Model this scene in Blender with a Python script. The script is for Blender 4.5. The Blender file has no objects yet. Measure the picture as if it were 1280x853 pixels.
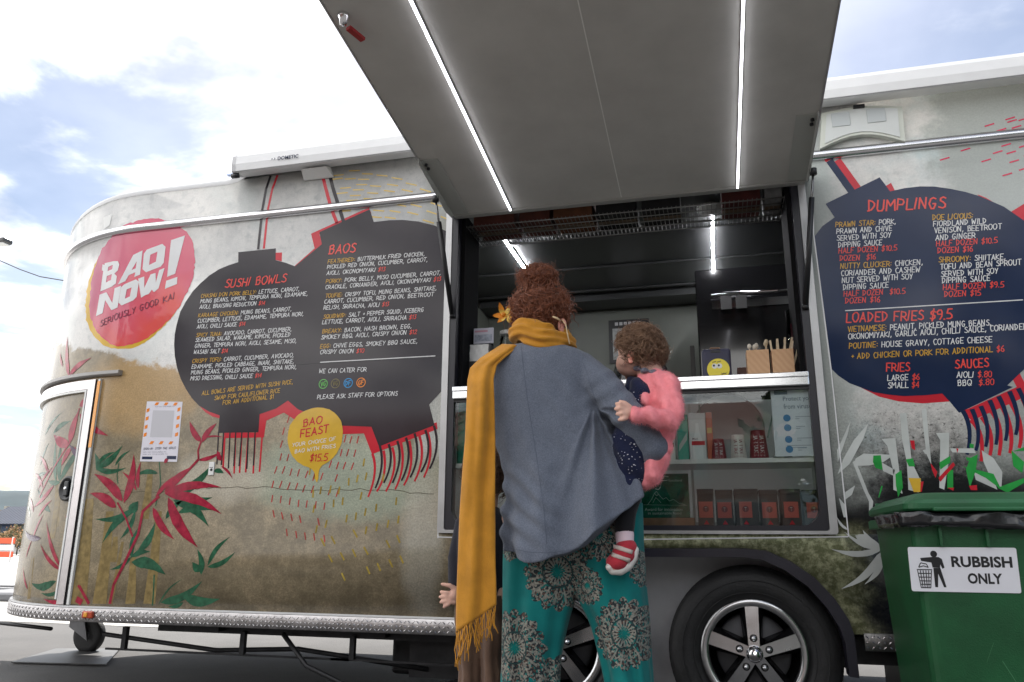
import bpy, bmesh, math, random
from mathutils import Vector, Matrix, noise, geometry
random.seed(7)
SC = bpy.context.scene
COL = SC.collection
# ------------------------------------------------------------------ camera
F_PX, YAW, PITCH, ROLL = 970.0, math.radians(14.4), math.radians(14.6), math.radians(.4)
CAM = Vector((0, -3.55, .8))
cf = Vector((-math.sin(YAW)*math.cos(PITCH), math.cos(YAW)*math.cos(PITCH), math.sin(PITCH)))
r0 = Vector((math.cos(YAW), math.sin(YAW), 0)); u0 = r0.cross(cf)
cr = r0*math.cos(ROLL) + u0*math.sin(ROLL); cu = cr.cross(cf)
cam = bpy.data.cameras.new('camera'); camo = bpy.data.objects.new('camera', cam); COL.objects.link(camo)
cam.sensor_width = 36; cam.lens = 36*F_PX/1280; cam.clip_start = .05; cam.clip_end = 5000
rm = Matrix((cr, cu, -cf)).transposed().to_4x4(); rm.translation = CAM; camo.matrix_world = rm
SC.camera = camo
SC.render.resolution_x = 1024; SC.render.resolution_y = 682
SC.view_settings.view_transform = 'Standard'; SC.view_settings.look = 'None'
SC.view_settings.exposure = 1.0; SC.view_settings.gamma = 1
# ------------------------------------------------------------------ world and sun
SUN_EL, SUN_ROT = math.radians(52), math.radians(-16)
W = bpy.data.worlds.new('World'); SC.world = W; W.use_nodes = True
nt = W.node_tree; N = nt.nodes; L = nt.links; N.clear()
def nd(t, **k):
    n = N.new(t)
    for a, b in k.items(): setattr(n, a, b)
    return n
sky = nd('ShaderNodeTexSky', sky_type='NISHITA', sun_disc=False, sun_elevation=SUN_EL, sun_rotation=SUN_ROT)
sky.dust_density = 1.6; sky.air_density = 1.0; sky.ozone_density = 1.5
tc = nd('ShaderNodeTexCoord'); sp = nd('ShaderNodeSeparateXYZ'); L.new(tc.outputs['Generated'], sp.inputs[0])
def math_n(op, a, b=None, c=None):
    n = nd('ShaderNodeMath', operation=op)
    for i, q in enumerate((a, b, c)):
        if q is None: continue
        if isinstance(q, (int, float)): n.inputs[i].default_value = q
        else: L.new(q, n.inputs[i])
    return n.outputs[0]
zz = math_n('ADD', math_n('MAXIMUM', sp.outputs[2], 0.0), .16)
cx = math_n('DIVIDE', sp.outputs[0], zz); cy = math_n('DIVIDE', sp.outputs[1], zz)
cb = nd('ShaderNodeCombineXYZ'); L.new(cx, cb.inputs[0]); L.new(cy, cb.inputs[1])
mp = nd('ShaderNodeMapping'); L.new(cb.outputs[0], mp.inputs[0]); mp.inputs['Location'].default_value = (1.7, 3.3, 9)
nz = nd('ShaderNodeTexNoise'); nz.inputs['Scale'].default_value = 1.5; nz.inputs['Detail'].default_value = 9; nz.inputs['Roughness'].default_value = .56
nz.inputs['Distortion'].default_value = .25
L.new(mp.outputs[0], nz.inputs['Vector'])
# more cloud towards the left (-x), clearing to the right
bias = math_n('ADD', math_n('MULTIPLY', sp.outputs[0], -.17), math_n('MULTIPLY', sp.outputs[1], -.08))
cl = math_n('ADD', nz.outputs['Fac'], bias)
ramp = nd('ShaderNodeMapRange'); L.new(cl, ramp.inputs[0])
ramp.inputs[1].default_value = .445; ramp.inputs[2].default_value = .60; ramp.interpolation_type = 'SMOOTHSTEP'; ramp.inputs[3].default_value = .06
nz2 = nd('ShaderNodeTexNoise'); nz2.inputs['Scale'].default_value = 3.4; nz2.inputs['Detail'].default_value = 5
L.new(mp.outputs[0], nz2.inputs['Vector'])
cmix = nd('ShaderNodeMix', data_type='RGBA'); mr2 = nd('ShaderNodeMapRange'); mr2.inputs[1].default_value = .34; mr2.inputs[2].default_value = .62; L.new(nz2.outputs['Fac'], mr2.inputs[0]); L.new(mr2.outputs[0], cmix.inputs[0])
cmix.inputs[6].default_value = (6.6, 7.0, 7.7, 1); cmix.inputs[7].default_value = (27, 26.6, 26, 1)
mx = nd('ShaderNodeMix', data_type='RGBA'); L.new(ramp.outputs[0], mx.inputs[0]); L.new(sky.outputs[0], mx.inputs[6]); L.new(cmix.outputs[2], mx.inputs[7])
bg = nd('ShaderNodeBackground'); bg.inputs["Strength"].default_value = .07; L.new(mx.outputs[2], bg.inputs[0])
wo = nd('ShaderNodeOutputWorld'); L.new(bg.outputs[0], wo.inputs[0])
sun = bpy.data.lights.new('sun', 'SUN'); sun.energy = 4.0; sun.angle = math.radians(.5); sun.color = (1, .95, .88)
so = bpy.data.objects.new('sun', sun); COL.objects.link(so)
sd = Vector((math.sin(SUN_ROT)*math.cos(SUN_EL), math.cos(SUN_ROT)*math.cos(SUN_EL), math.sin(SUN_EL)))
so.rotation_euler = sd.to_track_quat('Z', 'Y').to_euler(); so.location = (0, 0, 12)
SC.cycles.max_bounces = 8; SC.cycles.transparent_max_bounces = 12; SC.cycles.use_denoising = True

# ------------------------------------------------------------------ survey helpers: a sight line of the photograph met with a real surface
def ray(x, y): return cf + cr*((x-640)/F_PX) - cu*((y-426.5)/F_PX)
def at(x, y, Y=0.0):
    d = ray(x, y); return CAM + d*((Y-CAM.y)/d.y)
def atz(x, y, Z):
    d = ray(x, y); return CAM + d*((Z-CAM.z)/d.z)
X0, RN = -3.15, 1.22            # where the side starts to curve, nose radius
def PS(x, y):
    """pixel -> (s, z) on the trailer skin: s runs along the side and on round the nose"""
    p = at(x, y)
    if p.x >= X0: return (p.x, p.z)
    d = ray(x, y); ox, oy = CAM.x-X0, CAM.y-RN
    a = d.x*d.x+d.y*d.y; b = 2*(ox*d.x+oy*d.y); c = ox*ox+oy*oy-RN*RN
    disc = max(0, b*b-4*a*c); t = (-b-math.sqrt(disc))/(2*a); q = CAM+d*t
    an = math.atan2(-(q.x-X0), -(q.y-RN)); return (X0-an*RN, q.z)
def sstep(x): x = max(0, min(1, x)); return x*x*(3-2*x)
def drop(s): return .052*sstep((-2.42-s)/.16)+.075*sstep((X0-.15-s)/1.1)      # the roof line falls away round the nose
def S(s, z, off=0.0):
    if z > 2.62 and s < -2.4: z -= (z-2.62)/.215*drop(s)
    if s >= X0: return Vector((s, -off, z))
    a = (X0-s)/RN
    return Vector((X0-(RN+off)*math.sin(a), RN-(RN+off)*math.cos(a), z))
def zoomed(ox, oy, k): return lambda pts: [(ox+x/k, oy+y/k) for x, y in pts]

# ------------------------------------------------------------------ objects
def link(name, me, mat=None, parent=None):
    o = bpy.data.objects.new(name, me); COL.objects.link(o)
    if mat is not None and me is not None and not me.materials: me.materials.append(mat)
    if parent: o.parent = parent
    return o
def tag(o, label=None, cat=None, group=None, kind=None):
    if label: o['label'] = label
    if cat: o['category'] = cat
    if group: o['group'] = group
    if kind: o['kind'] = kind
    return o
def thing(name, label, cat, loc=(0, 0, 0), group=None):
    o = bpy.data.objects.new(name, None); COL.objects.link(o); o.location = loc; o.empty_display_size = .1
    return tag(o, label, cat, group)
class MB:
    def __init__(s): s.v = []; s.f = []; s.sm = []
    def add(s, vs, fs, smooth=False):
        b = len(s.v); s.v += [tuple(v) for v in vs]; s.f += [tuple(b+i for i in f) for f in fs]; s.sm += [smooth]*len(fs); return s
    def box(s, a, b, M=None):
        x0, y0, z0 = a; x1, y1, z1 = b
        vs = [Vector((x, y, z)) for z in (z0, z1) for y in (y0, y1) for x in (x0, x1)]
        if M: vs = [M @ v for v in vs]
        return s.add(vs, [(0, 2, 3, 1), (4, 5, 7, 6), (0, 1, 5, 4), (2, 6, 7, 3), (0, 4, 6, 2), (1, 3, 7, 5)])
    def bevbox(s, a, b, r=.005, M=None, n=2):
        bm = bmesh.new(); bmesh.ops.create_cube(bm, size=1)
        for v in bm.verts: v.co = Vector(((a[0]+b[0])/2+v.co.x*(b[0]-a[0]), (a[1]+b[1])/2+v.co.y*(b[1]-a[1]), (a[2]+b[2])/2+v.co.z*(b[2]-a[2])))
        bmesh.ops.bevel(bm, geom=list(bm.edges), offset=r, segments=n, affect='EDGES', profile=.5)
        return s.bm(bm, M)
    def bm(s, bm, M=None, smooth=False):
        bm.verts.index_update()
        s.add([(M @ v.co) if M else v.co.copy() for v in bm.verts], [[v.index for v in f.verts] for f in bm.faces], smooth); bm.free(); return s
    def tube(s, pts, r, n=8, cap=True, smooth=True):
        pts = [Vector(p) for p in pts]; m = len(pts); rr = r if isinstance(r, (list, tuple)) else [r]*m
        vs = []; t0 = (pts[1]-pts[0]).normalized(); ref = Vector((0, 0, 1)) if abs(t0.z) < .9 else Vector((1, 0, 0))
        nx = t0.cross(ref).normalized()
        for i, p in enumerate(pts):
            t = (pts[min(i+1, m-1)]-pts[max(i-1, 0)])
            if t.length < 1e-9: t = t0
            t.normalize(); nx = (nx-t*nx.dot(t)); nx = nx.normalized() if nx.length > 1e-6 else t.orthogonal().normalized(); ny = t.cross(nx)
            for k in range(n):
                a = 2*math.pi*k/n; vs.append(p+(nx*math.cos(a)+ny*math.sin(a))*rr[i])
        fs = [(i*n+k, i*n+(k+1) % n, (i+1)*n+(k+1) % n, (i+1)*n+k) for i in range(m-1) for k in range(n)]
        if cap: fs += [tuple(range(n))[::-1], tuple((m-1)*n+k for k in range(n))]
        return s.add(vs, fs, smooth)
    def bar(s, a, b, w, h):
        """square bar between two points"""
        a = Vector(a); b = Vector(b); t = (b-a).normalized(); ref = Vector((0, 0, 1)) if abs(t.z) < .95 else Vector((0, 1, 0))
        x = t.cross(ref).normalized()*w/2; y = x.cross(t).normalized()*h/2
        vs = [p+q for p in (a, b) for q in (-x-y, x-y, x+y, -x+y)]
        return s.add(vs, [(3, 2, 1, 0), (4, 5, 6, 7), (0, 1, 5, 4), (1, 2, 6, 5), (2, 3, 7, 6), (3, 0, 4, 7)])
    def lathe(s, prof, o=(0, 0, 0), axis='z', n=32, smooth=True, cap=True):
        o = Vector(o); vs = []
        for r, h in prof:
            for k in range(n):
                a = 2*math.pi*k/n; c, d = r*math.cos(a), r*math.sin(a)
                vs.append(o+(Vector((c, d, h)) if axis == 'z' else Vector((c, -h, d)) if axis == 'y' else Vector((h, c, d))))
        m = len(prof)
        fs = [(i*n+k, i*n+(k+1) % n, (i+1)*n+(k+1) % n, (i+1)*n+k) for i in range(m-1) for k in range(n)]
        if cap and prof[0][0] > 1e-5: fs.append(tuple(range(n))[::-1])
        if cap and prof[-1][0] > 1e-5: fs.append(tuple((m-1)*n+k for k in range(n)))
        return s.add(vs, fs, smooth)
    def prism(s, poly, y0, y1):
        """(x,z) outline extruded from y0 to y1"""
        n = len(poly); vs = [(p[0], y, p[1]) for y in (y0, y1) for p in poly]
        tri = geometry.tessellate_polygon([[Vector((p[0], p[1], 0)) for p in poly]])
        fs = [tuple(t) for t in tri]+[tuple(i+n for i in t)[::-1] for t in tri]+[(i, (i+1) % n, n+(i+1) % n, n+i) for i in range(n)]
        return s.add(vs, fs)
    def mesh(s, name, uvs=None):
        me = bpy.data.meshes.new(name); me.from_pydata(s.v, [], s.f)
        me.polygons.foreach_set('use_smooth', s.sm); me.update()
        bm = bmesh.new(); bm.from_mesh(me); bmesh.ops.recalc_face_normals(bm, faces=bm.faces); bm.to_mesh(me); bm.free()
        return me
    def build(s, name, mat, parent=None): return link(name, s.mesh(name), mat, parent)
def local(o_thing, ch):
    """keep world coordinates of a child under a moved empty"""
    ch.location = -Vector(o_thing.location); return ch

# ------------------------------------------------------------------ materials
MC = {}
def M(name, col, rough=.5, metal=0, var=0, vs=8, bump=0, bs=60, coat=0, spec=.5, sss=0, sheen=0, col2=None, coords='Object', wave=None, emit=None):
    if name in MC: return MC[name]
    m = bpy.data.materials.new(name); m.use_nodes = True; t = m.node_tree; p = t.nodes['Principled BSDF']; MC[name] = m
    p.inputs['Base Color'].default_value = (*col, 1); p.inputs['Roughness'].default_value = rough; p.inputs['Metallic'].default_value = metal
    p.inputs['Coat Weight'].default_value = coat; p.inputs['Coat Roughness'].default_value = .06; p.inputs['Specular IOR Level'].default_value = spec
    if sss: p.inputs['Subsurface Weight'].default_value = sss; p.inputs['Subsurface Radius'].default_value = (.01, .004, .002); p.inputs['Subsurface Scale'].default_value = 1
    if sheen: p.inputs['Sheen Weight'].default_value = sheen; p.inputs['Sheen Roughness'].default_value = .5
    if emit: p.inputs['Emission Color'].default_value = (*emit[0], 1); p.inputs['Emission Strength'].default_value = emit[1]
    c = t.nodes.new('ShaderNodeTexCoord')
    if var or col2:
        n = t.nodes.new('ShaderNodeTexNoise'); n.inputs['Scale'].default_value = vs; n.inputs['Detail'].default_value = 6; n.inputs['Roughness'].default_value = .6
        t.links.new(c.outputs[coords], n.inputs['Vector'])
        r = t.nodes.new('ShaderNodeMapRange'); r.inputs[1].default_value = .3; r.inputs[2].default_value = .7; t.links.new(n.outputs['Fac'], r.inputs[0])
        x = t.nodes.new('ShaderNodeMix'); x.data_type = 'RGBA'; t.links.new(r.outputs[0], x.inputs[0])
        a = col; b = col2 or tuple(min(1, q*(1+var)) for q in col)
        if not col2: a = tuple(q*(1-var) for q in col)
        x.inputs[6].default_value = (*a, 1); x.inputs[7].default_value = (*b, 1); t.links.new(x.outputs[2], p.inputs['Base Color'])
        rr = t.nodes.new('ShaderNodeMapRange'); rr.inputs[3].default_value = max(0, rough-.07); rr.inputs[4].default_value = min(1, rough+.1)
        t.links.new(n.outputs['Fac'], rr.inputs[0]); t.links.new(rr.outputs[0], p.inputs['Roughness'])
    if bump:
        n = t.nodes.new('ShaderNodeTexNoise'); n.inputs['Scale'].default_value = bs; n.inputs['Detail'].default_value = 4
        t.links.new(c.outputs[coords], n.inputs['Vector'])
        b = t.nodes.new('ShaderNodeBump'); b.inputs['Strength'].default_value = bump; b.inputs['Distance'].default_value = .01
        t.links.new(n.outputs['Fac'], b.inputs['Height']); t.links.new(b.outputs[0], p.inputs['Normal'])
    return m
def hexc(r, g, b):
    f = lambda c: ((c/255+.055)/1.055)**2.4 if c > 10 else c/255/12.92
    return (f(r), f(g), f(b))
alu = M('brushed_aluminium', (.62, .62, .64), .28, 1, .12, 30, .06, 300)
alu_sat = M('satin_aluminium', (.55, .56, .58), .42, .9, .15, 20)
white = M('white_paint', (.72, .72, .70), .35, 0, .05, 6, .02, 200)
black = M('black_plastic', (.012, .012, .014), .38, 0, .3, 20)
rubber = M('black_rubber', (.014, .014, .015), .62, 0, .35, 14, .25, 120)
steel_dark = M('dark_chassis_steel', (.03, .03, .032), .5, .6, .4, 12)
galv = M('galvanised_steel', (.32, .33, .34), .45, .8, .25, 18)
vinyl = dict(rough=.09, coat=0, spec=.32)
P_navy = M('print_navy', (.013, .023, .062), var=.12, vs=3, **vinyl)
P_plum = M('print_aubergine', (.030, .024, .029), var=.25, vs=2, **vinyl)
P_red = M('print_red', (.52, .025, .04), var=.1, vs=4, **vinyl)
P_pink = M('print_pink', (.62, .035, .09), var=.08, vs=4, **vinyl)
P_crim = M('print_crimson', (.31, .018, .042), var=.4, vs=26, **vinyl)
P_green = M('print_green', (.024, .095, .05), var=.5, vs=26, **vinyl)
P_lime = M('print_bright_green', (.03, .30, .06), var=.3, vs=7, **vinyl)
P_ochre = M('print_ochre', (.23, .165, .065), var=.4, vs=28, **vinyl)
P_yel = M('print_yellow', (.62, .385, .045), var=.1, vs=8, **vinyl)
P_och2 = M('print_pale_yellow', (.62, .45, .14), var=.12, vs=8, **vinyl)
P_white = M('print_white', (.68, .68, .68), var=.05, vs=8, **vinyl)
P_stencil = M('print_pale_grey', (.50, .52, .50), var=.15, vs=6, **vinyl)
P_coral = M('print_coral', (.72, .075, .06), var=.05, vs=8, **vinyl)
P_gold = M('print_gold', (.56, .32, .045), var=.05, vs=8, **vinyl)
P_dkpurple = M('print_dark_purple', (.13, .02, .05), var=.05, vs=8, **vinyl)
P_orange = M('print_orange', (.75, .23, .03), var=.1, vs=8, **vinyl)
P_blue = M('print_blue', (.03, .28, .60), var=.05, vs=8, **vinyl)
P_crack = M('print_crack', (.09, .075, .05), var=.3, vs=20, **vinyl)
def glass_mat(name, tint=(.93, .96, .95), k=1.0, rough=0.0):
    m = bpy.data.materials.new(name); m.use_nodes = True; t = m.node_tree; t.nodes.clear()
    o = t.nodes.new('ShaderNodeOutputMaterial'); mx = t.nodes.new('ShaderNodeMixShader'); tr = t.nodes.new('ShaderNodeBsdfTransparent')
    gl = t.nodes.new('ShaderNodeBsdfGlossy'); gl.inputs['Roughness'].default_value = rough; tr.inputs[0].default_value = (*tint, 1)
    fr = t.nodes.new('ShaderNodeFresnel'); fr.inputs[0].default_value = 1.5
    mu = t.nodes.new('ShaderNodeMath'); mu.operation = 'MULTIPLY'; mu.inputs[1].default_value = k; t.links.new(fr.outputs[0], mu.inputs[0])
    t.links.new(mu.outputs[0], mx.inputs[0]); t.links.new(tr.outputs[0], mx.inputs[1]); t.links.new(gl.outputs[0], mx.inputs[2]); t.links.new(mx.outputs[0], o.inputs[0])
    return m
glass = glass_mat('window_glass', k=1.25)

# panel print: one shader, laid out on the (s, z) UV map in metres
def panel_mat(name, right=False):
    m = bpy.data.materials.new(name); m.use_nodes = True; t = m.node_tree; p = t.nodes['Principled BSDF']
    p.inputs['Roughness'].default_value = .22; p.inputs['Coat Weight'].default_value = 0; p.inputs['Specular IOR Level'].default_value = .45; p.inputs['Coat Roughness'].default_value = .08
    nn = t.nodes.new; ll = t.links.new
    uv = nn('ShaderNodeUVMap'); uv.uv_map = 'sz'; sx = nn('ShaderNodeSeparateXYZ'); ll(uv.outputs[0], sx.inputs[0])
    def noi(sc, det=6, ro=.6, dist=0):
        n = nn('ShaderNodeTexNoise'); n.inputs['Scale'].default_value = sc; n.inputs['Detail'].default_value = det; n.inputs['Roughness'].default_value = ro
        n.inputs['Distortion'].default_value = dist; ll(uv.outputs[0], n.inputs['Vector']); return n.outputs['Fac']
    def mr(v, a, b, c=0, d=1):
        n = nn('ShaderNodeMapRange'); n.interpolation_type = 'SMOOTHSTEP'; ll(v, n.inputs[0])
        for i, q in enumerate((a, b, c, d)): n.inputs[i+1].default_value = q
        return n.outputs[0]
    def mm(op, a, b):
        n = nn('ShaderNodeMath'); n.operation = op
        for i, q in enumerate((a, b)):
            if isinstance(q, (int, float)): n.inputs[i].default_value = q
            else: ll(q, n.inputs[i])
        return n.outputs[0]
    def mix(f, a, b, mode='MIX'):
        n = nn('ShaderNodeMix'); n.data_type = 'RGBA'; n.blend_type = mode
        if isinstance(f, (int, float)): n.inputs[0].default_value = f
        else: ll(f, n.inputs[0])
        for i, q in ((6, a), (7, b)):
            if isinstance(q, tuple): n.inputs[i].default_value = (*q, 1)
            else: ll(q, n.inputs[i])
        return n.outputs[2]
    s, z = sx.outputs[0], sx.outputs[1]
    top = mix(mr(noi(3), .35, .7), (.57, .56, .54), (.70, .68, .645))
    top = mix(mr(noi(22, 5), .45, .75), top, (.50, .50, .485))
    if not right:
        top = mix(mr(noi(2.2), .5, .72), top, (.54, .56, .54))
        tan = mix(mr(noi(4, 8, .7), .38, .66), (.215, .172, .105), (.365, .29, .18))
        tan = mix(mr(noi(38, 4, .75), .42, .66), mix(.28, tan, (.08, .066, .046)), tan)
        # warm ochre wash high near the nose, green wash under the menu, pale cloud low right and mid left
        def blob(cx_, cz, rx, rz):
            a = mm('DIVIDE', mm('SUBTRACT', s, cx_), rx); b = mm('DIVIDE', mm('SUBTRACT', z, cz), rz)
            d = mm('ADD', mm('MULTIPLY', a, a), mm('MULTIPLY', b, b)); d = mm('ADD', d, mm('MULTIPLY', mm('SUBTRACT', noi(3.5, 6), .5), 1.6))
            return mr(d, .2, 1.1, 1, 0)
        tan = mix(mm('MULTIPLY', blob(-3.0, 1.6, .42, .28), .8), tan, (.46, .29, .12))
        tan = mix(mm('MULTIPLY', blob(-1.75, 1.12, .62, .25), .75), tan, (.28, .33, .24))
        tan = mix(mm('MULTIPLY', blob(-2.45, 1.12, .3, .16), .65), tan, (.50, .45, .35))
        tan = mix(mm('MULTIPLY', blob(-1.33, .85, .13, .5), .6), tan, (.46, .43, .35))
        line = mm('SUBTRACT', mm('ADD', z, mm('MULTIPLY', s, .22)), mm('MULTIPLY', mm('SUBTRACT', noi(5, 8, .65), .5), .28))
        col = mix(mr(line, 1.085, 1.125), tan, top)
        # right of x=-1.4 the pale plaster runs lower
        tri = mm('SUBTRACT', mm('ADD', z, mm('MULTIPLY', s, -1.1)), mm('MULTIPLY', noi(6), .12))
        # keep pale only in the wedge beside the window
        wed = mm('MULTIPLY', mr(s, -1.42, -1.36), mr(mm('ADD', z, mm('MULTIPLY', noi(5), .1)), 1.2, 1.3))
        col = mix(wed, col, (.50, .50, .46))
    else:
        top = mix(mr(noi(2.5), .45, .7), top, (.46, .53, .53))
        spk = noi(14, 8, .75)
        pos = mm('ADD', z, mm('MULTIPLY', mm('SUBTRACT', spk, .5), .55))
        grey = mix(mr(pos, 1.05, 1.38), (.018, .018, .02), top)
        grey = mix(mm('MULTIPLY', mr(noi(60, 3, .8), .56, .66), mr(z, 1.2, 1.5, .9, 0)), grey, (.02, .02, .02))
        # pale olive ground towards the window and under it
        ol = mix(mr(noi(30, 6, .7), .4, .65), (.16, .17, .09), (.42, .43, .27))
        edge = mm('ADD', s, mm('MULTIPLY', mm('SUBTRACT', noi(6, 7, .7), .5), .4))
        grey = mix(mm('MULTIPLY', mr(edge, .50, .68, 1, 0), mr(z, .84, .92, 1, 0)), grey, ol)
        lt = mm('MULTIPLY', mr(edge, .52, .70, 1, 0), mr(z, .9, 1.05))
        grey = mix(lt, grey, (.42, .45, .43))
        # dark splash thins out again far right
        grey = mix(mm('MULTIPLY', mr(edge, .98, 1.12), mr(z, 1.0, 1.2)), grey, (.36, .38, .36))
        col = grey
    gr_ = mr(noi(110, 4, .85), .33, .67, .74, 1.16); gm = mr(noi(17, 8, .75), .3, .7, .90, 1.07); gg = mm('MULTIPLY', gr_, gm)
    # grain sits in the sandy and dark prints more than in the pale plaster
    cbn = nn('ShaderNodeCombineColor'); [ll(gg, cbn.inputs[i]) for i in range(3)]
    col = mix(mr(z, 1.55, 1.9, 1, .3) if not right else mr(z, 1.2, 1.6, .9, .3), col, cbn.outputs[0], 'MULTIPLY')
    ll(col, p.inputs['Base Color'])
    b = nn('ShaderNodeBump'); b.inputs['Strength'].default_value = .025; b.inputs['Distance'].default_value = .01
    ll(noi(2.6, 2), b.inputs['Height']); ll(b.outputs[0], p.inputs['Coat Normal'])
    return m
panelL = panel_mat('printed_panel_tan'); panelR = panel_mat('printed_panel_grey', True)

# ------------------------------------------------------------------ skin and decals
def skin_mesh(name, loops, off=0.0, step=.06, uv=False):
    """polygon(s) in (s,z) -> mesh on the trailer skin; loops: outer, holes..."""
    bm = bmesh.new(); pts = [p for lp in loops for p in lp]
    vs = [bm.verts.new((p[0], p[1], 0)) for p in pts]
    for t in geometry.tessellate_polygon([[Vector((p[0], p[1], 0)) for p in lp] for lp in loops]):
        try: bm.faces.new([vs[i] for i in t])
        except ValueError: pass
    lo = min(p[0] for p in pts)
    if lo < X0:
        s = X0
        while s > lo:
            bmesh.ops.bisect_plane(bm, geom=bm.verts[:]+bm.edges[:]+bm.faces[:], plane_co=(s, 0, 0), plane_no=(1, 0, 0)); s -= step
    me = bpy.data.meshes.new(name)
    sz = [(v.co.x, v.co.y) for v in bm.verts]
    bm.normal_update()
    for f in bm.faces:
        f.smooth = True
        if f.normal.z < 0: f.normal_flip()
    for v, (a, b) in zip(bm.verts, sz): v.co = S(a, b, off)
    bm.verts.index_update(); bm.to_mesh(me)
    if uv:
        l = me.uv_layers.new(name='sz')
        for lp in me.loops: l.data[lp.index].uv = sz[lp.vertex_index]
    bm.free(); return me
class Art:
    """printed decal sheet: many flat shapes lying on the skin, joined per motif"""
    def __init__(s, layer=1): s.bits = []; s.mb = MB(); s.k = 0; s.layer = layer
    def poly(s, loops_px, sz=False):
        lp = loops_px if sz else [[PS(*p) for p in l] for l in loops_px]
        s.k += 1; me = skin_mesh('t', lp, .0005*s.layer+(s.k % 9)*.00004)
        m_ = MB().add([v.co.copy() for v in me.vertices], [tuple(p.vertices) for p in me.polygons], True); s.bits.append(m_); s.mb.add(m_.v, m_.f, True); bpy.data.meshes.remove(me); return s
    def curve(s, pts, w0, w1=None):
        a_, b_, c_ = [Vector(q) for q in pts]; m_ = b_*2-(a_+c_)/2
        return s.strip([tuple(a_*(1-t)**2+m_*2*t*(1-t)+c_*t*t) for t in [k/8 for k in range(9)]], w0, w1)
    def strip(s, pts, w0, w1=None, sz=False):
        p = [Vector(q) for q in (pts if sz else [PS(*q) for q in pts])]; w1 = w0 if w1 is None else w1
        Lf = []; R = []
        for i, q in enumerate(p):
            t = (p[min(i+1, len(p)-1)]-p[max(0, i-1)]).normalized(); n = Vector((-t.y, t.x)); w = (w0+(w1-w0)*i/(len(p)-1))/2
            Lf.append(tuple(q+n*w)); R.append(tuple(q-n*w))
        return s.poly([Lf+R[::-1]], True)
    def leaf(s, base, tip, w, bend=.12):
        a = Vector(PS(*base)); b = Vector(PS(*tip)); d = b-a; n = Vector((-d.y, d.x)).normalized(); w *= .0036/2.75*.5; Lf = []; R = []
        for i in range(11):
            u = i/10; c = a+d*u+n*(bend*d.length*math.sin(math.pi*u)); ww = w*2.55*u**.72*(1-u)**1.15*(1+.16*noise.noise(Vector((base[0], u*7, tip[1])))) if 0 < i < 10 else 0.0003
            Lf.append(tuple(c+n*ww)); R.append(tuple(c-n*ww))
        return s.poly([Lf+R[::-1]], True)
    def build(s, name, mat, parent, split=False):
        if not split:
            o = s.mb.build(name, mat, parent)
            if len(s.bits) > 1: o['kind'] = 'stuff'
            return o
        os_ = [b.build(name, mat, parent) for b in s.bits]; return os_[0]

# hand lettered capitals, strokes on a 6 x 9 grid
G = {'A': (6, '00 25 39 45 60;13 53'), 'B': (5.5, '10 08;08 39 48 46 35 05;35 54 52 40 00'), 'C': (5, '58 39 18 05 12 20 40 51'), 'D': (6, '10 09;09 38 56 54 31 00'),
 'E': (5, '59 09 00 50;05 44'), 'F': (5, '00 09 59;05 44'), 'G': (5.8, '58 39 18 04 12 20 40 53 54 34'), 'H': (5.6, '00 09;50 59;05 54'), 'I': (1.6, '00 19'), 'J': (4.6, '19 59;39 32 20 01'),
 'K': (5.4, '00 09;58 04 60'), 'L': (4.6, '09 00 50'), 'M': (7, '00 09 34 69 70'), 'N': (6, '00 09 50 59'), 'O': (6, '29 07 03 20 40 63 67 49 29'), 'P': (5.2, '00 09 48 56 44 04'),
 'Q': (6, '29 07 03 20 40 63 67 49 29;33 60'), 'R': (5.6, '00 09 48 56 44 04;24 60'), 'S': (5, '58 39 18 16 35 53 51 30 01'), 'T': (5.4, '09 69;39 30'), 'U': (5.6, '09 02 10 40 52 59'),
 'V': (5.6, '09 30 59'), 'W': (7.4, '09 10 36 50 79'), 'X': (5.4, '00 59;09 50'), 'Y': (5.4, '09 34 59;34 20'), 'Z': (5.4, '09 59 00 50'), '0': (5, '29 07 02 20 40 52 57 39 29'), '1': (2.6, '07 29 20'),
 '2': (5, '07 29 48 46 00 50'), '3': (5, '09 49 25 44 42 20 01'), '4': (5, '40 49 03 53'), '5': (5, '59 19 05 35 53 51 30 00'), '6': (5, '49 16 02 20 40 52 44 15'), '7': (5, '09 59 20'),
 '8': (5, '25 07 29 49 57 45 25 03 10 40 53 45'), '9': (5, '45 15 07 29 49 57 53 30'), '$': (5, '58 38 17 15 35 53 51 31 02;39 20'), ',': (1.6, '11 0:'), '.': (1.4, '00 10'), ':': (1.6, '02 12;06 16'),
 '+': (5, '24 64;42 46'), '!': (2, '19 13;11 10'), '-': (4, '14 44'), '(': (2, '29 05 20'), ' ': (3.2, '')}
G['$'] = (5, '57 38 17 15 35 53 51 30 01;3: 2;')
def glyph_pts(code):
    out = []
    for st in code.split(';'):
        if not st: continue
        pl = []
        for tok in st.split():
            if len(tok) < 2: continue
            y = {':': -2 if False else 10.4, ';': -1.6}.get(tok[1]); pl.append((float(tok[0]), float(tok[1]) if y is None else y))
        if len(pl) > 1: out.append(pl)
    return out
G[','] = (1.8, ''); G_EXTRA = {',': [[(1.2, 1), (.2, -1.6)]], '$': [[(5, 7), (3, 8.6), (.6, 7), (.8, 5.4), (4.6, 3.6), (4.6, 1.6), (2.6, .2), (0, 1.4)], [(3.3, 10.2), (2.0, -1.4)]]}
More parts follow.
